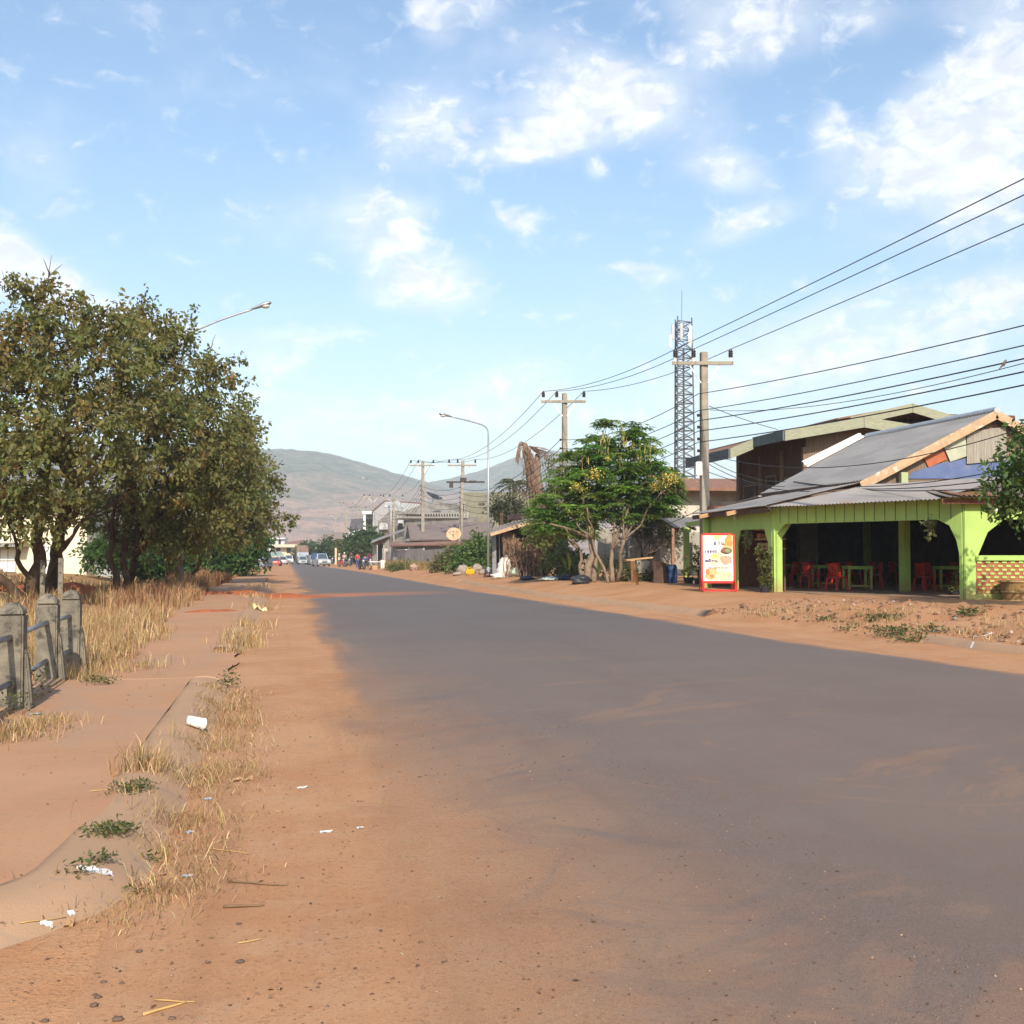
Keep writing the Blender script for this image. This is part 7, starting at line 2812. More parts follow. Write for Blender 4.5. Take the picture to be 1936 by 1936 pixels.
bd2 = thing('black_dish', 'big black mesh satellite dish tilted on the roof of the grey hall', 'satellite dish', tuple(W(817, 950, 126)))
dish(bd2, W(820, 941, 126), (.35, -.25, .9), .95, mat("black_mesh", (.05, .055, .06), (.04, .045, .05), 3, .7), .28, W(817, 951, 126))

# white gabled house
wg = thing('white_gabled_house', 'tall white gabled house with open porch tower down the street', 'house', tuple(W(745, 1050, 165)))
mb = MB()
wall_quad(mb, [(706, 1050, 168), (800, 1050, 158), (798, 953, 158), (728, 948, 165), (705, 966, 168)], 12)
mb.build('wall', WWALL, wg)
mb = MB()
for a_, b2, c_, d_ in (((703.5, 966, 168), (728, 947, 165), (728, 945.5, 178), (703.5, 964.5, 180)), ((728, 947, 165), (800, 952, 158), (800, 950.5, 170), (728, 945.5, 178))):
    mb.slab([W(*a_), W(*b2), W(*c_), W(*d_)], .12)
mb.build('roof', mat("red_brown_trim", (.27, .13, .10), (.21, .10, .08), 2, .85), wg)
mb = MB()
wall_quad(mb, [(716, 1050, 160), (775, 1050, 155), (772, 968, 155), (752, 966, 157), (738, 964, 158), (727, 976, 159), (714, 985, 160)], 3)
mb.build('front_gable', GREYB, wg)
mb = MB()
wall_quad(mb, [(717, 1001, 158.5), (733, 1001, 157.4), (733, 992, 157.4), (729, 988, 157.6), (721, 988, 158.2), (717, 992, 158.5)], .2)
mb.build('arched_window', WWALL, wg)
mb = MB()
for u_ in (689, 706):
    mb.beam(W(u_, 1012, 172), W(u_, 970, 172), .35, .35)
mb.beam(W(685, 969, 172), W(708, 969, 172), .6, .45)
mb.beam(W(688, 1003, 172), W(707, 1003, 172), .5, .3)
mb.build('porch_frame', WWALL, wg)
mb = MB()
wall_quad(mb, [(690, 1003, 174), (706, 1003, 174), (706, 971, 174), (690, 971, 174)], .3)
mb.build('porch_opening', mat("dim_window", (.10, .10, .11), (.07, .07, .075), 3, .5), wg)
mb = MB()
mb.slab([W(717, 1012, 156), W(736, 1010, 154), W(734, 1002, 158), W(717, 1003, 160)], .15)
mb.build('awning', REDSTRIP, wg)
for (u_, v_, s_, lab) in ((736, 957, -.3, 'smaller white satellite dish left of the utility pole'), (753, 957, .5, 'larger white satellite dish right of the utility pole')):
    r_ = thing('white_dish', lab, 'satellite dish', tuple(W(u_, v_ + 6, 152)), 'white satellite dishes')
    dish(r_, W(u_, v_, 152), (s_, -.7, .55), .62 if s_ < 0 else .72, mat("white_dish_paint", (.42, .42, .42), (.34, .34, .345), 3, .6), .24, W(u_, v_ + 8, 152.5))

# corner shop with porch
cs = thing('corner_shop', 'small grey shop with sloping roof and open door behind the motorbikes', 'shop', tuple(GH(718, 1070)))
dq = 118
mb = MB()
wall_quad(mb, [(704, 1070, dq + 2), (712, 1070, dq + 1.5), (712, 1029, dq + 1.5), (727, 1029, dq), (727, 1070, dq), (736, 1070, dq - .6), (736, 1012, dq - .6), (704, 1026, dq + 2)], .2)
mb.build('wall', GREYB, cs)
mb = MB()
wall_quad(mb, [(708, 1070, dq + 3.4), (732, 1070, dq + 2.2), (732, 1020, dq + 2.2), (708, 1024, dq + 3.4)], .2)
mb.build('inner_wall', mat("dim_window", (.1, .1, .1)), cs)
mb = MB()
mb.slab([W(702, 1024, dq), W(768, 999, dq - 2), W(770, 997, dq + 5), W(704, 1021, dq + 7)], .16)
mb.build('roof', TIN, cs)
for u_ in (713.2, 725.6):
    mb = MB()
    mb.beam(W(u_, 1068, dq - .2), W(u_, 1030, dq - .2), .10, .1)
    mb.build('door_post', mat("pale_green_trim", (.32, .38, .30), (.26, .31, .25), 3, .8), cs)
mb = MB()
wall_quad(mb, [(694, 1063, dq + 4), (704, 1063, dq + 3), (704, 1046, dq + 3), (694, 1047, dq + 4)], .15)
mb.build('red_panel', mat("dull_red_panel", (.32, .045, .06), (.10, .05, .12), 2, .7), cs)

# further houses
def far_house(label, u0, u1, v0, v1, d_, wm, rm, roof=None, name='far_house', vb=None):
    r_ = thing(name, label, 'house', tuple(W((u0 + u1) / 2, 1064, d_)), 'houses far down the street')
    mb = MB()
    wall_quad(mb, [(u0, vb or 1062, d_), (u1, vb or 1062, d_), (u1, v0, d_), (u0, v0, d_)], 8)
    mb.build('wall', wm, r_)
    if roof:
        mb = MB()
        mb.slab([W(u_, v_, d_ + dd) for (u_, v_, dd) in roof], .25)
        mb.build('roof', rm, r_)
    for k in range(2):
        ua = u0 + (u1 - u0) * (.2 + .4 * k)
        mb = MB()
        wall_quad(mb, [(ua, v0 + (v1 - v0) * .7, d_ - .15), (ua + (u1 - u0) * .16, v0 + (v1 - v0) * .7, d_ - .15), (ua + (u1 - u0) * .16, v0 + (v1 - v0) * .25, d_ - .15), (ua, v0 + (v1 - v0) * .25, d_ - .15)], .05)
        mb.build('window', DARKO, r_)
    return r_


TINB = mat("purple_grey_tin", (.10, .09, .10), (.075, .068, .075), 2, .8)
ORW = mat("apricot_wall", (.50, .31, .17), (.44, .27, .15), 2, .85)
CRW = mat("pale_cream_wall", (.58, .50, .36), (.52, .44, .31), 2, .85)
far_house('dark purplish tin house with pale base below the far utility pole', 655, 692, 997, 1040, 200, GREYB, TINB, [(661, 998, -1), (692, 998, -1), (691, 980, 1), (664, 981, 1)])
far_house('grey house with white eave line and dark porch behind the street tree', 652, 700, 1012, 1050, 190, mat("dim_window", (.1, .1, .1)), WWALL, [(654, 1013, -2), (681, 1004, -2), (681, 1000, 4), (654, 1008, 4)])
far_house('brown tiled house rising behind the middle street tree', 605, 655, 1026, 1050, 260, mat("dusty_brown_wall", (.24, .17, .14), (.2, .14, .115), 2, .9), BRTILE, [(602, 1027, -2), (656, 1026, -2), (650, 1006, 4), (616, 1008, 4)])
far_house('grey-gabled house with dark roof far right of the truck', 578, 615, 1036, 1052, 300, mat("greyish_far_wall", (.33, .30, .27), (.27, .25, .23), 2, .9), BRTILE, [(574, 1040, -2), (612, 1024, -2), (604, 1018, 6), (570, 1036, 6)])
far_house('apricot house with red roof beyond the truck', 549, 576, 1028, 1046, 340, ORW, REDSTRIP, [(536, 1031, -3), (578, 1027, -3), (576, 1020, 6), (538, 1026, 6)])
far_house('low cream house behind the parked cars on the left', 512, 562, 1030, 1052, 330, CRW, CRW, [(508, 1033, -2), (560, 1033, -2), (558, 1029, 3), (512, 1029, 3)])
far_house('plain bright white block beside the trees at the far left of the road', 509, 538, 1017, 1034, 345, WWALL, WWALL, [(508, 1017.5, -1), (539, 1017.5, -1), (538, 1016.5, 5), (510, 1016.5, 5)])
gz_ = thing('street_kiosk', 'small open kiosk with pale green roof behind the red car', 'kiosk', tuple(W(522, 1064, 230)))
mb = MB()
for u_ in (513, 524, 535):
    mb.beam(W(u_, 1064, 230), W(u_, 1048, 230), .25, .25)
mb.build('post_set', mat("dusty_brown_wall", (.2, .2, .2)), gz_)
mb = MB()
mb.slab([W(509, 1051, 228), W(537, 1050, 228), W(530, 1042, 233), (W(514, 1044, 233))], .2)
mb.build('roof', mat("pale_green_roof", (.27, .33, .28), (.22, .28, .24), 2, .8), gz_)

PAL_T = [(.062, .105, .036, 4), (.085, .125, .045, 2), (.045, .08, .032, 3)]
bush('street_tree', 'round dark green street tree above the motorbikes', 'tree', [clump(692, 1018, 22, 150, .9), clump(678, 1034, 22, 150, .9), clump(705, 1036, 20, 148, .9), clump(690, 1044, 26, 148, .7), clump(668, 1040, 14, 150), clump(712, 1020, 12, 150)], 7000, .42, PAL_T, 'green street trees', base=GH(690, 1070), stems=6, spread=.6, per=14)
bush('street_tree', 'smaller dull green street tree left of the dark round one', 'tree', [clump(624, 1034, 16, 190, .9), clump(612, 1042, 12, 190), clump(636, 1042, 12, 188), clump(622, 1048, 16, 190, .7)], 3200, .5, PAL_T, 'green street trees', base=W(624, 1066, 190), stems=5, spread=.6, per=14)
bush('street_tree', 'thin yellowish street tree between the two darker ones', 'tree', [clump(652, 1030, 9, 175), clump(650, 1042, 10, 175), clump(644, 1036, 8, 175)], 1000, .45, [(.15, .14, .06, 2), (.10, .12, .05, 2)], 'green street trees', base=W(650, 1068, 175), stems=3, spread=.5, per=12)
bush('street_tree', 'low green tree behind the truck', 'tree', [clump(586, 1034, 12, 280, .8), clump(574, 1040, 9, 280), clump(556, 1052, 6, 280, .8)], 1400, .7, PAL_T, 'green street trees', base=W(582, 1060, 280), stems=4, spread=.8, per=12)
for (u_, v0, v1, d_, lab) in ((598, 1062, 1034, 200, 'thin white post before the dull green street tree'), (635, 1064, 1036, 170, 'pale yellow gate post left of the motorbikes'), (641, 1064, 1046, 168, 'short white post next to the pale yellow gate post')):
    p = W(u_, v0, d_)
    mb = MB()
    mb.tube([Vector((p.x, p.y, h(p.x, p.y) - .1)), W(u_, v1, d_)], .16, 6)
    tag(mb.build('street_post', CRW if 'yellow' in lab else WWALL), lab, 'post', 'posts down the street')

# ================================================================== VEHICLES
TYRE = mat("tyre_rubber", (.022, .021, .021), (.03, .028, .027), 9, .9)
RIM = mat("wheel_rim", (.32, .32, .33), (.25, .25, .26), 9, .4, metal=.6)
GLASS = mat("car_glass", (.045, .06, .075), (.06, .08, .10), 2, .08, spec=.6)
LAMPW = mat("headlamp_glass", (.70, .70, .68), (.62, .62, .60), 5, .2, spec=.6)
LAMPR = mat("tail_lamp", (.40, .03, .02), (.35, .025, .02), 5, .25)


def paint(nm, c, r_=.35):
    return mat(nm, c, tuple(q * .9 for q in c), 2, r_, spec=.5)


def wheel(root, x, y, r_, w_):
    mb = MB()
    mb.lathe([(r_ * .62, -w_ / 2), (r_ * .92, -w_ / 2), (r_, -w_ * .3), (r_, w_ * .3), (r_ * .92, w_ / 2), (r_ * .62, w_ / 2)], (x, y, r_), 20, 'X', cap=True)
    wl = mb.build('wheel', TYRE, root, smooth=False)
    mb = MB()
    for s_ in (-1, 1):
        mb.lathe([(r_ * .6, 0), (r_ * .5, .02), (r_ * .12, .03)], (x + s_ * (w_ / 2 + .001), y, r_), 16, M=Matrix.Rotation(R(90) * s_, 4, 'Y'))
    mb.build('rim', RIM, wl)


def car(label, kind, L, Wd, H, pm, loc, rz, group='vehicles along the street', cat='car'):
    """car pointing to -Y at rz=0 (nose towards the viewer); lower body, cabin with glass, wheels, lamps"""
    root = thing('parked_car' if cat == 'car' else cat.replace(' ', '_'), label, cat, (0, 0, 0), group)
    h1 = H * .56
    g = .20
    l2 = L / 2
    if kind == 'sedan':
        body = [(-l2, g), (-l2, h1 * .75), (-l2 + .12, h1 * .88), (-l2 + .95, h1), (l2 - .8, h1), (l2 - .05, h1 * .93), (l2, h1 * .7), (l2, g)]
        cab = [(-l2 + 1.05, h1), (-l2 + 1.75, H), (l2 - 1.75, H), (l2 - .85, h1)]
    elif kind == 'suv':
        body = [(-l2, g), (-l2, h1 * .80), (-l2 + .12, h1 * .95), (-l2 + 1.0, h1 * 1.02), (l2 - .05, h1 * 1.02), (l2, h1 * .8), (l2, g)]
        cab = [(-l2 + 1.05, h1), (-l2 + 1.7, H), (l2 - .35, H), (l2 - .06, h1)]
    elif kind == 'van':
        body = [(-l2, g), (-l2, h1 * .85), (-l2 + .1, h1), (l2, h1), (l2, g)]
        cab = [(-l2 + .12, h1), (-l2 + .75, H), (l2 - .12, H), (l2 - .02, h1)]
    else:  # pickup
        body = [(-l2, g), (-l2, h1 * .85), (-l2 + .12, h1 * .97), (-l2 + 1.2, h1 * 1.02), (l2, h1), (l2, g)]
        cab = [(-l2 + 1.25, h1), (-l2 + 1.85, H), (-l2 + 3.0, H), (-l2 + 3.2, h1)]
    w2 = Wd / 2
    mb = MB()
    mb.prism(body, (-w2, 0, 0), (0, 1, 0), (0, 0, 1), Wd)
    bo = mb.build('body', pm, root, bevel=.06)
    mb = MB()
    vs = [(-w2 + .05, y, z) if z <= h1 + .01 else (-w2 + .22, y, z) for y, z in cab] + [(w2 - .05, y, z) if z <= h1 + .01 else (w2 - .22, y, z) for y, z in cab]
    n4 = 4
    mb.add(vs, [(0, 1, 2, 3), (7, 6, 5, 4), (0, 4, 5, 1), (1, 5, 6, 2), (2, 6, 7, 3)])
    mb.build('cabin', pm, root, bevel=.05)

    def lerp3(a, b_, q):
        return Vector(a).lerp(Vector(b_), q)

    def pane(i, j, k, l, o, nm):
        A_, B_, C_, D_ = Vector(vs[i]), Vector(vs[j]), Vector(vs[k]), Vector(vs[l])
        c_ = (A_ + B_ + C_ + D_) / 4
        P_ = [c_ + (q - c_) * Vector((.86, .86, .80)) if False else c_ + (q - c_) * .84 for q in (A_, B_, C_, D_)]
        nn_ = (P_[1] - P_[0]).cross(P_[3] - P_[0]).normalized()
        if nn_.dot(c_ - Vector((0, (cab[0][0] + cab[3][0]) / 2, h1))) < 0:
            nn_ = -nn_
        m_ = MB()
        m_.slab([q + nn_ * .03 for q in P_], .05, -nn_)
        m_.build(nm, GLASS, root)
    pane(0, 4, 5, 1, 0, 'windscreen')
    pane(3, 7, 6, 2, 0, 'rear_window')
    pane(0, 1, 2, 3, 0, 'side_window')
    pane(4, 5, 6, 7, 0, 'side_window')
    r_ = .31 if kind != 'pickup' else .36
    for sx_ in (-1, 1):
        wheel(root, sx_ * (w2 - .10), -l2 + .82, r_, .22)
        wheel(root, sx_ * (w2 - .10), l2 - .82, r_, .22)
        m_ = MB()
        m_.box((sx_ * (w2 - .28), -l2 - .005, h1 * .72), (.36, .05, .16))
        m_.build('headlight', LAMPW, root, bevel=.02)
        m_ = MB()
        m_.box((sx_ * (w2 - .20), l2 + .005, h1 * .78), (.26, .05, .18))
        m_.build('tail_light', LAMPR, root, bevel=.02)
    for s_ in (-1, 1):
        m_ = MB()
        m_.box((0, s_ * (l2 + .03), g + .16), (Wd * .92, .12, .16))
        m_.build('bumper', mat("bumper_grey", (.12, .12, .125), (.09, .09, .095), 3, .6) if kind in ('pickup',) else pm, root, bevel=.03)
    m_ = MB()
    m_.box((0, -l2 - .012, h1 * .62), (Wd * .42, .04, .14))
    m_.build('grille', DARKO, root)
    root.location = loc
    root.rotation_euler = (0, 0, rz)
    return root


def road_pt(u_, d_):
    p = W(u_, 1060, d_)
    return (p.x, p.y, h(p.x, p.y) + .03)


car('grey-blue van parked at the left edge under the trees, seen from behind', 'van', 4.3, 1.72, 1.9, paint('blue_grey_paint', (.22, .25, .33)), (W(494, 1075, 128).x, 126, -.03), R(168), cat='van')
car('low red car parked beyond the grey-blue van', 'sedan', 4.0, 1.62, 1.25, paint('red_paint', (.48, .05, .03)), road_pt(521, 172), R(175))
car('silver hatchback behind the red car', 'sedan', 3.9, 1.6, 1.4, paint('silver_paint', (.36, .38, .40)), road_pt(535, 205), R(178))
car('white pickup with raised load left of the truck', 'pickup', 4.8, 1.7, 1.65, paint('white_car_paint', (.50, .50, .50)), road_pt(546, 222), R(0))
car('silver car driving towards the viewer just in front of the blue truck', 'sedan', 4.2, 1.68, 1.42, paint('silver_paint', (1, 1, 1)), road_pt(572, 205), R(4))
car('dark grey car following right of the truck', 'suv', 4.3, 1.7, 1.65, paint('dark_grey_paint', (.11, .115, .125)), road_pt(586, 210), R(3))
car('grey saloon parked on the right shoulder behind the blue pickup', 'suv', 4.4, 1.7, 1.6, paint('mid_grey_paint', (.22, .225, .235)), road_pt(593, 196), R(6))
pk = car('white-fronted pickup with blue canopy parked on the right shoulder', 'pickup', 4.7, 1.7, 1.72, paint('pickup_grey', (.36, .38, .40)), road_pt(607, 158), R(10), cat='pickup')
mb = MB()
mb.box((0, 1.2, 1.28), (1.66, 2.2, .95))
o_ = mb.build('canopy', paint('canopy_blue', (.035, .12, .36)), None, bevel=.08)
o_.parent = pk
tk = thing('cargo_truck', 'blue-cabbed truck with tall brown tarpaulin load in the middle of the road', 'truck', (0, 0, 0))
CABB = paint('truck_blue', (.07, .095, .22))
mb = MB()
mb.prism([(-1.0, .5), (-1.05, 1.35), (-.85, 2.2), (.7, 2.2), (.7, .5)], (-1.1, -2.6, 0), (0, 1, 0), (0, 0, 1), 2.2)
mb.build('cab', CABB, tk, bevel=.06)
mb = MB()
mb.slab([(-.85, -3.66, 1.5), (.85, -3.66, 1.5), (.8, -3.50, 2.0), (-.8, -3.50, 2.0)], .05, (0, 1, 0))
mb.build('windscreen', mat("glary_glass", (.22, .27, .31), (.10, .13, .16), .9, .08, spec=.6), tk)
mb = MB()
mb.box((0, .9, 1.95), (2.3, 5.0, 2.4))
mb.prism([(-1.15, 0), (1.15, 0), (.95, .42), (-.95, .42)], (0, -1.6, 3.15), (1, 0, 0), (0, 0, 1), -5.0)
mb.build('load', mat("brown_tarpaulin", (.22, .145, .11), (.17, .11, .085), 2, .9), tk)
mb = MB()
mb.box((0, .3, .62), (2.2, 6.4, .22))
mb.build('chassis', BLACKP, tk)
mb = MB()
mb.box((0, -3.72, .66), (2.2, .12, .3))
mb.build('bumper', paint('white_car_paint', (1, 1, 1)), tk)
for sx_ in (-1, 1):
    wheel(tk, sx_ * .98, -2.6, .45, .28)
    wheel(tk, sx_ * .98, 1.9, .45, .28)
    mb = MB()
    mb.box((sx_ * .8, -3.67, 1.02), (.3, .05, .2))
    mb.build('headlight', LAMPW, tk)
tk.location = road_pt(571, 232)
tk.rotation_euler = (0, 0, R(2))


def motorbike(label, loc, rz, pm, front=True):
    root = thing('motorbike', label, 'motorbike', (0, 0, 0), 'motorbikes parked by the corner shop')
    for y, nm in ((-.62, 'wheel'), (.60, 'wheel')):
        mb = MB()
        mb.lathe([(.23, -.035), (.29, -.045), (.30, 0), (.29, .045), (.23, .035)], (0, y, .30), 20, 'X', cap=False)
        wl = mb.build(nm, TYRE, root, smooth=True)
        mb = MB()
        mb.lathe([(.235, -.02), (.235, .02)], (0, y, .30), 20, 'X', cap=False)
        for k in range(6):
            a_ = math.pi * k / 6
            mb.beam((0, y + math.cos(a_) * .23, .30 + math.sin(a_) * .23), (0, y - math.cos(a_) * .23, .30 - math.sin(a_) * .23), .02, .014)
        mb.build('rim', RIM, wl)
    mb = MB()
    mb.prism([(-.30, .42), (-.36, .88), (-.24, .92), (-.05, .48), (.25, .48), (.70, .70), (.72, .58), (.35, .34), (-.05, .30)], (-.13, 0, 0), (0, 1, 0), (0, 0, 1), .26)
    mb.build('body', pm, root, bevel=.04)
    mb = MB()
    mb.prism([(.02, .70), (.05, .78), (.70, .84), (.74, .76), (.4, .68)], (-.12, 0, 0), (0, 1, 0), (0, 0, 1), .24)
    mb.build('seat', BLACKP, root, bevel=.03)
    mb = MB()
    mb.tube([(-.34, -.22, 1.03), (-.2, -.30, .98), (.2, -.30, .98), (.34, -.22, 1.03)], .018, 6)
    mb.build('handlebar', BLACKP, root, smooth=True)
    mb = MB()
    for s_ in (-1, 1):
        mb.tube([(s_ * .06, -.34, .92), (s_ * .075, -.62, .30)], .022, 6)
    mb.build('fork', GALV, root)
    mb = MB()
    mb.lathe([(.0, -.04), (.085, -.02), (.09, .05)], (0, -.40, .90), 14, M=Matrix.Rotation(R(-90) * -1, 4, 'X'), cap=False)
    mb.build('headlight', LAMPW, root, smooth=True)
    for s_ in (-1, 1):
        mb = MB()
        mb.tube([(s_ * .26, -.26, 1.0), (s_ * .32, -.24, 1.16)], .008, 4)
        mb.lathe([(.0, 0), (.06, .005), (.0, .02)], (s_ * .33, -.25, 1.19), 10, 'Y', cap=False)
        mb.build('mirror', GALV, root)
    root.location = loc
    root.rotation_euler = (0, 0, rz)
    return root


MBK = [(GH(684, 1077), .3, paint('dark_bike_paint', (.05, .05, .055)), 'dark motorbike nearest the road edge, silver wheels towards the viewer'), (GH(646, 1072), .5, paint('red_paint', (1, 1, 1)), 'red-fronted motorbike at the left of the parked row'),
       (GH(658, 1072), .35, paint('grey_bike_paint', (.20, .20, .21)), 'grey motorbike between the red one and the seated figures'), (GH(694, 1074), .9, paint('dark_bike_paint', (1, 1, 1)), 'black motorbike half behind the nearest one'),
       (GH(627, 1067), .2, paint('blue_bike_paint', (.06, .09, .20)), 'small bluish motorbike beside the blue-canopied pickup')]
for p, rz, pm, lab in MBK:
    motorbike(lab, tuple(p), rz, pm)
sc_p = GH(439, 1089)
scb = motorbike('turquoise and red scooter parked at the left verge by the bushes', tuple(sc_p), R(200), paint('turquoise_paint', (.36, .50, .47)))
del scb['group']
mb = MB()
mb.prism([(-.42, .62), (-.44, 1.0), (-.36, 1.02), (-.30, .62)], (-.17, 0, 0), (0, 1, 0), (0, 0, 1), .34)
o_ = mb.build('leg_shield', paint('red_paint', (1, 1, 1)), None, bevel=.03)
o_.parent = scb


def person(label, loc, rz, shirt, trousers, pose='stand', helmet=None):
    root = thing('person', label, 'person', (0, 0, 0), None)
    SK = mat("skin", (.26, .145, .095), (.23, .125, .08), 8, .6)
    if pose == 'stand':
        J = [(0, 0, .92), (0, 0, 1.15), (0, 0, 1.38), (0, 0, 1.47), (0, -.01, 1.60), (-.18, 0, 1.36), (-.23, .02, 1.10), (-.22, -.06, .86), (.18, 0, 1.36), (.23, .02, 1.10), (.22, -.06, .86), (-.09, 0, .88), (-.10, -.02, .48), (-.10, .03, .07), (-.10, -.13, .03), (.09, 0, .88), (.10, -.02, .48), (.10, .03, .07), (.10, -.13, .03)]
    else:  # seated
        J = [(0, 0, .48), (0, .02, .70), (0, 0, .93), (0, -.02, 1.02), (0, -.04, 1.15), (-.18, 0, .91), (-.23, -.04, .66), (-.15, -.26, .58), (.18, 0, .91), (.23, -.04, .66), (.15, -.26, .58), (-.09, -.03, .46), (-.12, -.42, .47), (-.12, -.42, .08), (-.12, -.56, .03), (.09, -.03, .46), (.12, -.42, .47), (.12, -.42, .08), (.12, -.56, .03)]
    E = [(0, 1), (1, 2), (2, 3), (3, 4), (2, 5), (5, 6), (6, 7), (2, 8), (8, 9), (9, 10), (0, 11), (11, 12), (12, 13), (13, 14), (0, 15), (15, 16), (16, 17), (17, 18)]
    Rr = [(.13, .10), (.12, .09), (.13, .085), .05, (.085, .10), .06, .042, .03, .06, .042, .03, .085, .06, .04, .035, .085, .06, .04, .035]
    skin_mesh('body', J, E, Rr, SK, root, 2)
    kk = 1.14
    skin_mesh('shirt', [J[0], J[1], J[2], J[5], J[6], J[8], J[9]], [(0, 1), (1, 2), (2, 3), (3, 4), (2, 5), (5, 6)], [(.15, .115), (.14, .11), (.15, .10), .078, .058, .078, .058], shirt, root, 2)
    skin_mesh('trousers', [Vector(J[0]) + Vector((0, 0, .02)), J[11], J[12], J[13], J[15], J[16], J[17]], [(0, 1), (1, 2), (2, 3), (0, 4), (4, 5), (5, 6)], [(.145, .115), .10, .078, .058, .10, .078, .058], trousers, root, 2)
    mb = MB()
    hp = Vector(J[4])
    mb.ball(hp + Vector((0, .012, .028)), (.095, .115, .10), 12, 8)
    mb.build('helmet' if helmet else 'hair', helmet or mat("black_hair", (.018, .015, .014), (.025, .02, .018), 9, .5), root, smooth=True)
    root.location = loc
    root.rotation_euler = (0, 0, rz)
    return root


REDC = mat("red_cloth", (.50, .035, .04), (.42, .03, .035), 6, .9)
DKC = mat("dark_cloth", (.04, .04, .055), (.03, .03, .04), 6, .9)
PNK = mat("pale_pink_cloth", (.48, .34, .38), (.42, .30, .34), 6, .9)
BLC = mat("blue_cloth", (.07, .09, .22), (.06, .075, .18), 6, .9)
person('person in a red shirt and dark trousers standing among the motorbikes', tuple(GH(676, 1073)), .2, REDC, BLC)
person('person in pale pink top with light helmet by the red motorbike', tuple(GH(651, 1070)), -.3, PNK, DKC, helmet=WHITE)
person('person in dark clothes standing behind the grey motorbike', tuple(GH(664, 1069)), .4, DKC, DKC)
person('person in dark blue sitting in the shade by the red panel', tuple(GH(690, 1070)), .1, BLC, DKC, 'sit')

# goods by the shop
tbx = thing('goods_table', 'low trestle table with pale cloth by the corner shop pillar', 'table', tuple(GH(710, 1075)))
pgd = GH(712, 1075)
mb = MB()
mb.box(pgd + Zu * .62, (1.5, .6, .06), rz=.1)
mb.build('top', WHITE, tbx)
for (a_, b2) in ((-.65, -.2), (.65, -.2), (-.65, .2), (.65, .2)):
    mb = MB()
    mb.box(pgd + Vector((a_, b2, .3)), (.06, .06, .6))
    mb.build('leg', TIMBER, tbx)
for (u_, v_, s_, m_x, lab, nm_) in ((708, 1076, (.5, .4, .45), TIMBER, 'brown carton under the trestle table', 'carton'), (724, 1075, (.42, .4, .75), WHITE, 'tall white tub at the right end of the trestle table', 'tub'), (702, 1076, (.4, .35, .4), mat("pink_rubble", (1, 1, 1)), 'small brownish carton at the left end of the trestle table', 'carton')):
    p = GH(u_, v_)
    mb = MB()
    if nm_ == 'tub':
        mb.lathe([(.20, 0), (.24, .7), (.26, .72), (.26, .78)], p, 14)
    else:
        mb.box(p + Zu * s_[2] / 2, s_, rz=.2, taper=.94)
        mb.box(p + Zu * (s_[2] + .01) + Vector((.12, 0, .02)), (s_[0] * .5, s_[1] * .9, .015), rz=.2, M=Matrix.Rotation(.5, 4, 'Y'))
    tag(mb.build(nm_, m_x, bevel=.01), lab, nm_)
mb = MB()
mb.tube([(0, 0, 0), (0, 0, .02)], .1)
# tan rubble heap on the far footpath
ph_ = GH(466, 1087)
mb = MB()
mb.ball(ph_ + Vector((0, 0, .12)), (.75, .5, .22), 18, 10, .6, 3)
mb.ball(ph_ + Vector((-.9, .1, .12)), (.35, .35, .24), 14, 8, .6, 8)
tag(mb.build('debris_heap', mat("tan_debris", (.40, .24, .14), (.30, .18, .11), 5, .95, .8, 20), smooth=True), 'low heap of tan debris on the far footpath beyond the scooter', 'debris heap')

# ================================================================== LITTER AND STONES IN THE FOREGROUND
CUPM = mat("paper_white", (.66, .63, .60), (.60, .57, .55), 9, .7)
pc = GS(370, 1378)
cup = thing('paper_cup', 'white disposable cup lying on its side on the kerb grass', 'cup', tuple(pc))
ax_ = Vector((.80, .50, -.34)).normalized()
zx = ax_
xx = zx.cross(Zu).normalized()
yy_ = zx.cross(xx)
Mc = Matrix((xx, yy_, zx)).transposed().to_4x4()
mb = MB()
mb.lathe([(.0, -.08), (.036, -.08), (.050, .07), (.054, .075), (.048, .07), (.034, -.074), (.0, -.075)], pc + Vector((0, 0, .06)), 20, M=Mc, cap=False)
mb.build('body', CUPM, cup, smooth=True)
mb = MB()
mb.lathe([(.051, .068), (.055, .072), (.055, .078), (.050, .08)], pc + Vector((0, 0, .06)), 20, M=Mc, cap=False)
mb.build('rim', CUPM, cup, smooth=True)


def scrap(name, label, cat, u_, v_, z, L, wd, m, a_=0.0, crumple=.3, group=None):
    """thin crumpled scrap lying on the ground"""
    p = GS(u_, v_)
    n1_, n2_ = 8, 5
    V_, F_ = [], []
    for i in range(n1_ + 1):
        for j in range(n2_ + 1):
            x, y = (i / n1_ - .5) * L, (j / n2_ - .5) * wd
            x += .12 * L * noise.noise(Vector((j * .9, u_, 1)))
            y += .25 * wd * noise.noise(Vector((i * .7, v_, 2)))
            zz_ = abs(noise.noise(Vector((i * .8 + u_, j * .9, v_)))) * crumple * wd
            X_, Y_ = p.x + x * math.cos(a_) - y * math.sin(a_), p.y + x * math.sin(a_) + y * math.cos(a_)
            V_.append((X_, Y_, ground_z(X_, Y_) + .006 + zz_))
    for i in range(n1_):
        for j in range(n2_):
            k = i * (n2_ + 1) + j
            F_.append((k, k + n2_ + 1, k + n2_ + 2, k + 1))
    mb = MB()
    mb.add(V_, F_)
    nv = len(V_)
    mb.add([(x, y, z_ - .004) for x, y, z_ in V_], [f[::-1] for f in F_])
    return tag(mb.build(name, m, None), label, cat, group)


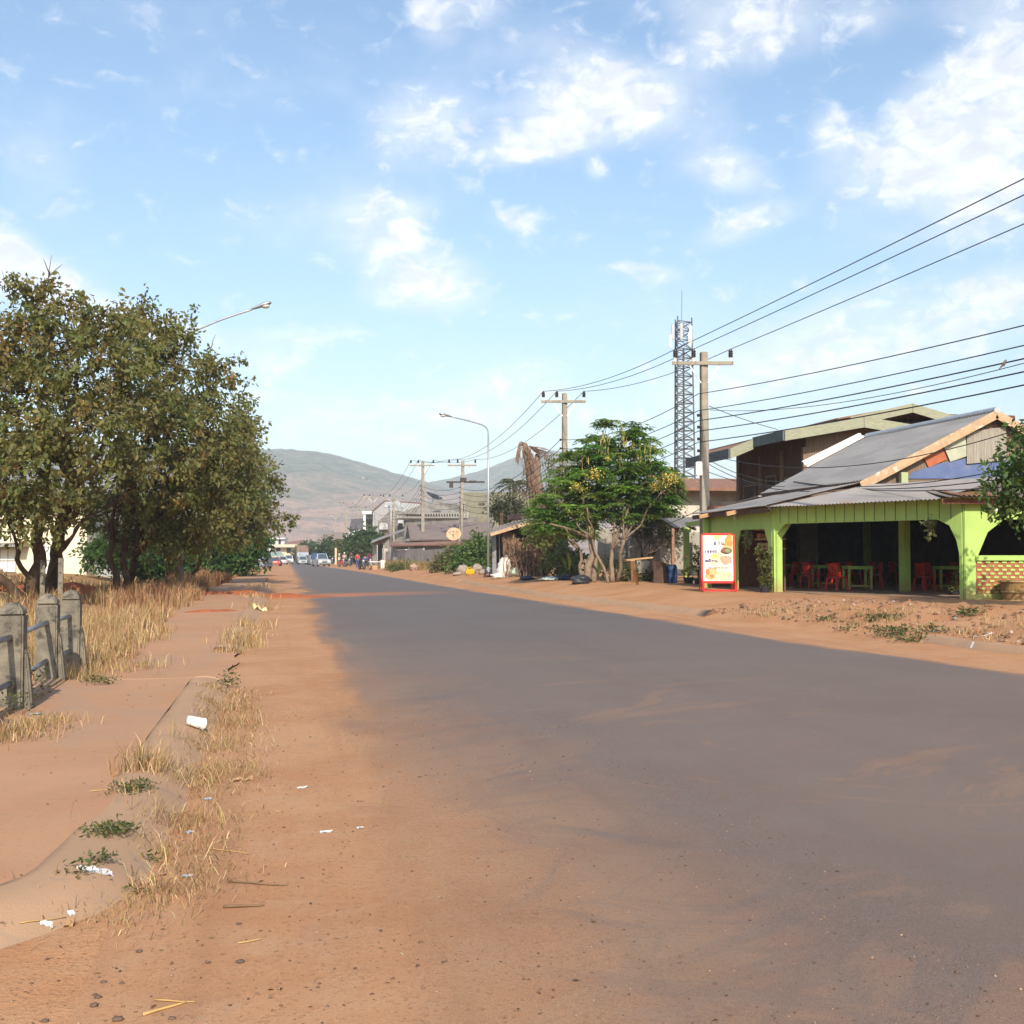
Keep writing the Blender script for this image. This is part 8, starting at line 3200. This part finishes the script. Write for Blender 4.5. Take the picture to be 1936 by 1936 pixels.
DLEAF = mat("dead_leaf", (.40, .24, .13), (.30, .17, .09), 20, .9)
CLEAR = mat("bluish_plastic", (.42, .45, .50), (.34, .36, .42), 12, .35)
scrap('paper_scrap', 'torn white paper lying on the rounded kerb near its end', 'paper', 180, 1647, .125, .16, .05, CUPM, .5)
scrap('card_scrap', 'small white card scrap on the dirt before the kerb end', 'paper', 135, 1728, .0, .03, .025, CUPM, .8)
scrap('paper_scrap', 'crumbs of white paper left of the small card', 'paper', 88, 1748, .0, .05, .03, CUPM, .2)
scrap('paper_roll', 'thin white paper stick lying on the red dirt right of the grass', 'paper', 573, 1490, .0, .085, .018, CUPM, .35, .6)
scrap('paper_scrap', 'flattened white scrap far out on the road edge, left piece', 'paper', 617, 1574, .0, .07, .03, CUPM, .1)
scrap('paper_scrap', 'tiny white scrap on the road edge, right of the flattened one', 'paper', 681, 1566, .0, .04, .02, CUPM, .3)
scrap('dry_leaf', 'large curled tan leaf beside the kerb grass', 'leaf', 458, 1476, .0, .13, .06, DLEAF, .2, .7)
scrap('dry_leaf', 'curled tan leaf nearer the kerb in the straw', 'leaf', 392, 1476, .02, .07, .04, DLEAF, 1.2, .7)
scrap('dry_leaf', 'pale leaf lying at the foot of the kerb end', 'leaf', 133, 1750, .0, .06, .04, DLEAF, 1.4, .8)
scrap('dry_leaf', 'flat pale leaf by the kerb below the green weed', 'leaf', 300, 1655, .02, .07, .045, DLEAF, .3, .3)
scrap('plastic_scrap', 'bluish plastic scrap in the straw by the kerb, upper one', 'plastic', 358, 1575, .01, .055, .035, CLEAR, .9)
scrap('plastic_scrap', 'bluish plastic scrap near the kerb end, lower one', 'plastic', 353, 1658, .0, .06, .03, CLEAR, -.6)
scrap('plastic_scrap', 'grey-blue plastic bit beside the curled leaves', 'plastic', 392, 1512, .02, .05, .045, CLEAR, .5)
scrap('turquoise_scrap', 'pale turquoise plastic scrap at the foot of the nearest railing post', 'plastic', 68, 1351, .09, .11, .05, mat("turquoise_plastic", (.25, .38, .34), (.2, .3, .27), 9, .5), .3)
scrap('yellow_packet', 'crumpled white and yellow packet at the far kerb tuft', 'packet', 492, 1155, .05, .36, .26, mat("yellow_white_print", (.66, .62, .50), (.66, .48, .12), 5, .6), .2, .9)
scrap('plastic_scrap', 'flat pale plastic lying on the bank grass by the right kerb', 'plastic', 1768, 1193, .2, .16, .10, CLEAR, .2)
scrap('paper_scrap', 'white paper bit above the right kerb, left one', 'paper', 1863, 1202, .2, .08, .06, CUPM, .2)
scrap('paper_scrap', 'white paper bit above the right kerb, right one', 'paper', 1873, 1198, .2, .10, .06, CUPM, .5)
scrap('paper_scrap', 'small white scrap on the dirt strip below the right kerb', 'paper', 1838, 1220, .03, .06, .05, CUPM, .2)
for k, (u0, v0, u1, v1, r_, lab) in enumerate(((430, 1669, 545, 1676, .0045, 'long dark stalk on the dirt right of the kerb end'), (422, 1717, 500, 1714, .007, 'thick dark stalk below the long thin one'), (450, 1786, 495, 1778, .003, 'short pale straw on the red dirt'), (270, 1922, 352, 1898, .006, 'yellow straw lying at the bottom edge'), (292, 1894, 370, 1898, .003, 'thin straw crossing above the yellow one'), (38, 1748, 125, 1737, .003, 'thin twig across the dirt before the kerb end'), (395, 1606, 470, 1616, .003, 'thin straw sticking out of the kerb grass'), (170, 1498, 210, 1494, .003, 'brown straw lying on the footpath'))):
    a, b2 = GS(u0, v0) + Zu * .007, GS(u1, v1) + Zu * .007
    mb = MB()
    mb.tube(bend(a, b2, 6, .04, k * 3.3), [r_, r_, r_ * .9, r_ * .8, r_ * .7, r_ * .6, r_ * .5], 6)
    tag(mb.build('straw', mat("dark_stalk", (.22, .13, .07), (.16, .095, .05), 9, .9) if k < 2 else mat("yellow_straw", (.48, .30, .11), (.40, .25, .10), 9, .8), None, smooth=True), lab, 'straw')
STN = mat("dark_stone", (.155, .098, .070), (.11, .075, .055), 14, .95, .6, 60)
SMALL = 'small dark stones on the dirt'
for k, (u_, v_, r_, lab) in enumerate(((264, 1800, .017, None), (454, 1820, .021, None), (185, 1887, .016, 0), (178, 1903, .020, 0), (222, 1930, .024, 0), (325, 1928, .018, 0), (180, 1882, .012, 0), (795, 1782, .013, 0), (537, 1565, .012, 0), (572, 1661, .011, 0), (612, 1645, .009, 0), (843, 1818, .010, 0), (838, 1820, .009, 0), (672, 1832, .010, 0), (452, 1748, .014, 0), (393, 1820, .012, 0), (196, 1858, .014, 0), (230, 1860, .012, 0), (725, 1488, .010, 0), (85, 1932, .016, 0), (720, 1760, .009, 0), (1732, 1792, .012, 0), (1810, 1840, .012, 0))):
    p = GS(u_, v_)
    mb = MB()
    r_ *= .62
    mb.ball((p.x, p.y, p.z + r_ * .4), (r_ * 1.3, r_, r_ * .62), 12, 8, .5, k * 1.7)
    o_ = mb.build('stone', STN, None, smooth=True)
    tag(o_, ('round brown stone left of the larger one on the red dirt' if k == 0 else 'largest dark stone on the red dirt before the kerb end' if k == 1 else 'small dark stone lying loose on the dirt or asphalt'), 'stone', SMALL)
# gravel grains and clods
n = 9000
VV, FF = [], []
oct_v = np.array([(1, 0, 0), (-1, 0, 0), (0, 1, 0), (0, -1, 0), (0, 0, 1), (0, 0, -1)], float)
oct_f = np.array([(0, 2, 4), (2, 1, 4), (1, 3, 4), (3, 0, 4), (2, 0, 5), (1, 2, 5), (3, 1, 5), (0, 3, 5)])


def grains(name, label, X, Y, S_, m, pal):
    n = len(X)
    Z = np.array([ground_z(a, b2) for a, b2 in zip(X, Y)]) + S_ * .25
    base = np.repeat(oct_v[None], n, 0) * (S_[:, None, None] * (.7 + .6 * rng.random((n, 6, 1)))) * np.array([1, 1, .7])
    V_ = (base + np.stack([X, Y, Z], 1)[:, None, :]).reshape(-1, 3)
    F_ = (oct_f[None] + (np.arange(n) * 6)[:, None, None]).reshape(-1, 3)
    c_ = np.repeat(pick(pal, n, .2), 8, 0)
    tag(link_mesh(name, np_mesh(name, V_, F_, c_), m), label, 'gravel', kind='stuff')


q = rng.random(n)
Y = 3.6 + 9 * q ** 1.8
X = -1.8 + 4.6 * rng.random(n) ** 1.1
k = (X > -.66) | (Y < 4.7)
grains('gravel', 'fine gravel grains scattered over the dirt shoulder', X[k], Y[k], (.0018 + .0065 * rng.random(n) ** 5)[k], STRAW, [(.22, .14, .10, 3), (.34, .22, .15, 2), (.13, .09, .07, 2), (.40, .28, .20, .25)])
n = 1500
Y = rng.uniform(15.5, 28, n)
X = np.array([tab(LIP, y) for y in Y]) + .1 + 4.2 * rng.random(n) ** 1.3
grains('rubble', 'broken earth clods on the bank before the restaurant', X, Y, .014 + .055 * rng.random(n) ** 3.5, STRAW, [(.30, .17, .105, 4), (.38, .23, .15, 2), (.22, .125, .08, 3), (.46, .36, .30, .4)])

# small dry leaves, chips and stalks strewn over the dirt, path and kerb
n = 520
q = rng.random(n)
Y = 3.7 + 12 * q ** 1.6
X = -.55 + rng.normal(0, .75, n)
P = np.array([(a, b2, ground_z(a, b2) + .004) for a, b2 in zip(X, Y)])
D = rng.normal(0, 1, (n, 3)) * np.array([1, 1, .12])
V_, F_ = leaf_quads(P, D, .008 + .035 * rng.random(n) ** 2.5, .4, up=(0, 0, 1), fold=.1)
tag(link_mesh('leaf_litter', np_mesh('leaf_litter', V_, F_, pick([(.34, .21, .11, 3), (.20, .12, .07, 3), (.48, .36, .22, 1.5), (.12, .08, .05, 2)], n, .2)), STRAW), 'tiny dry leaves and chips strewn over dirt and path', 'leaf litter', kind='stuff')
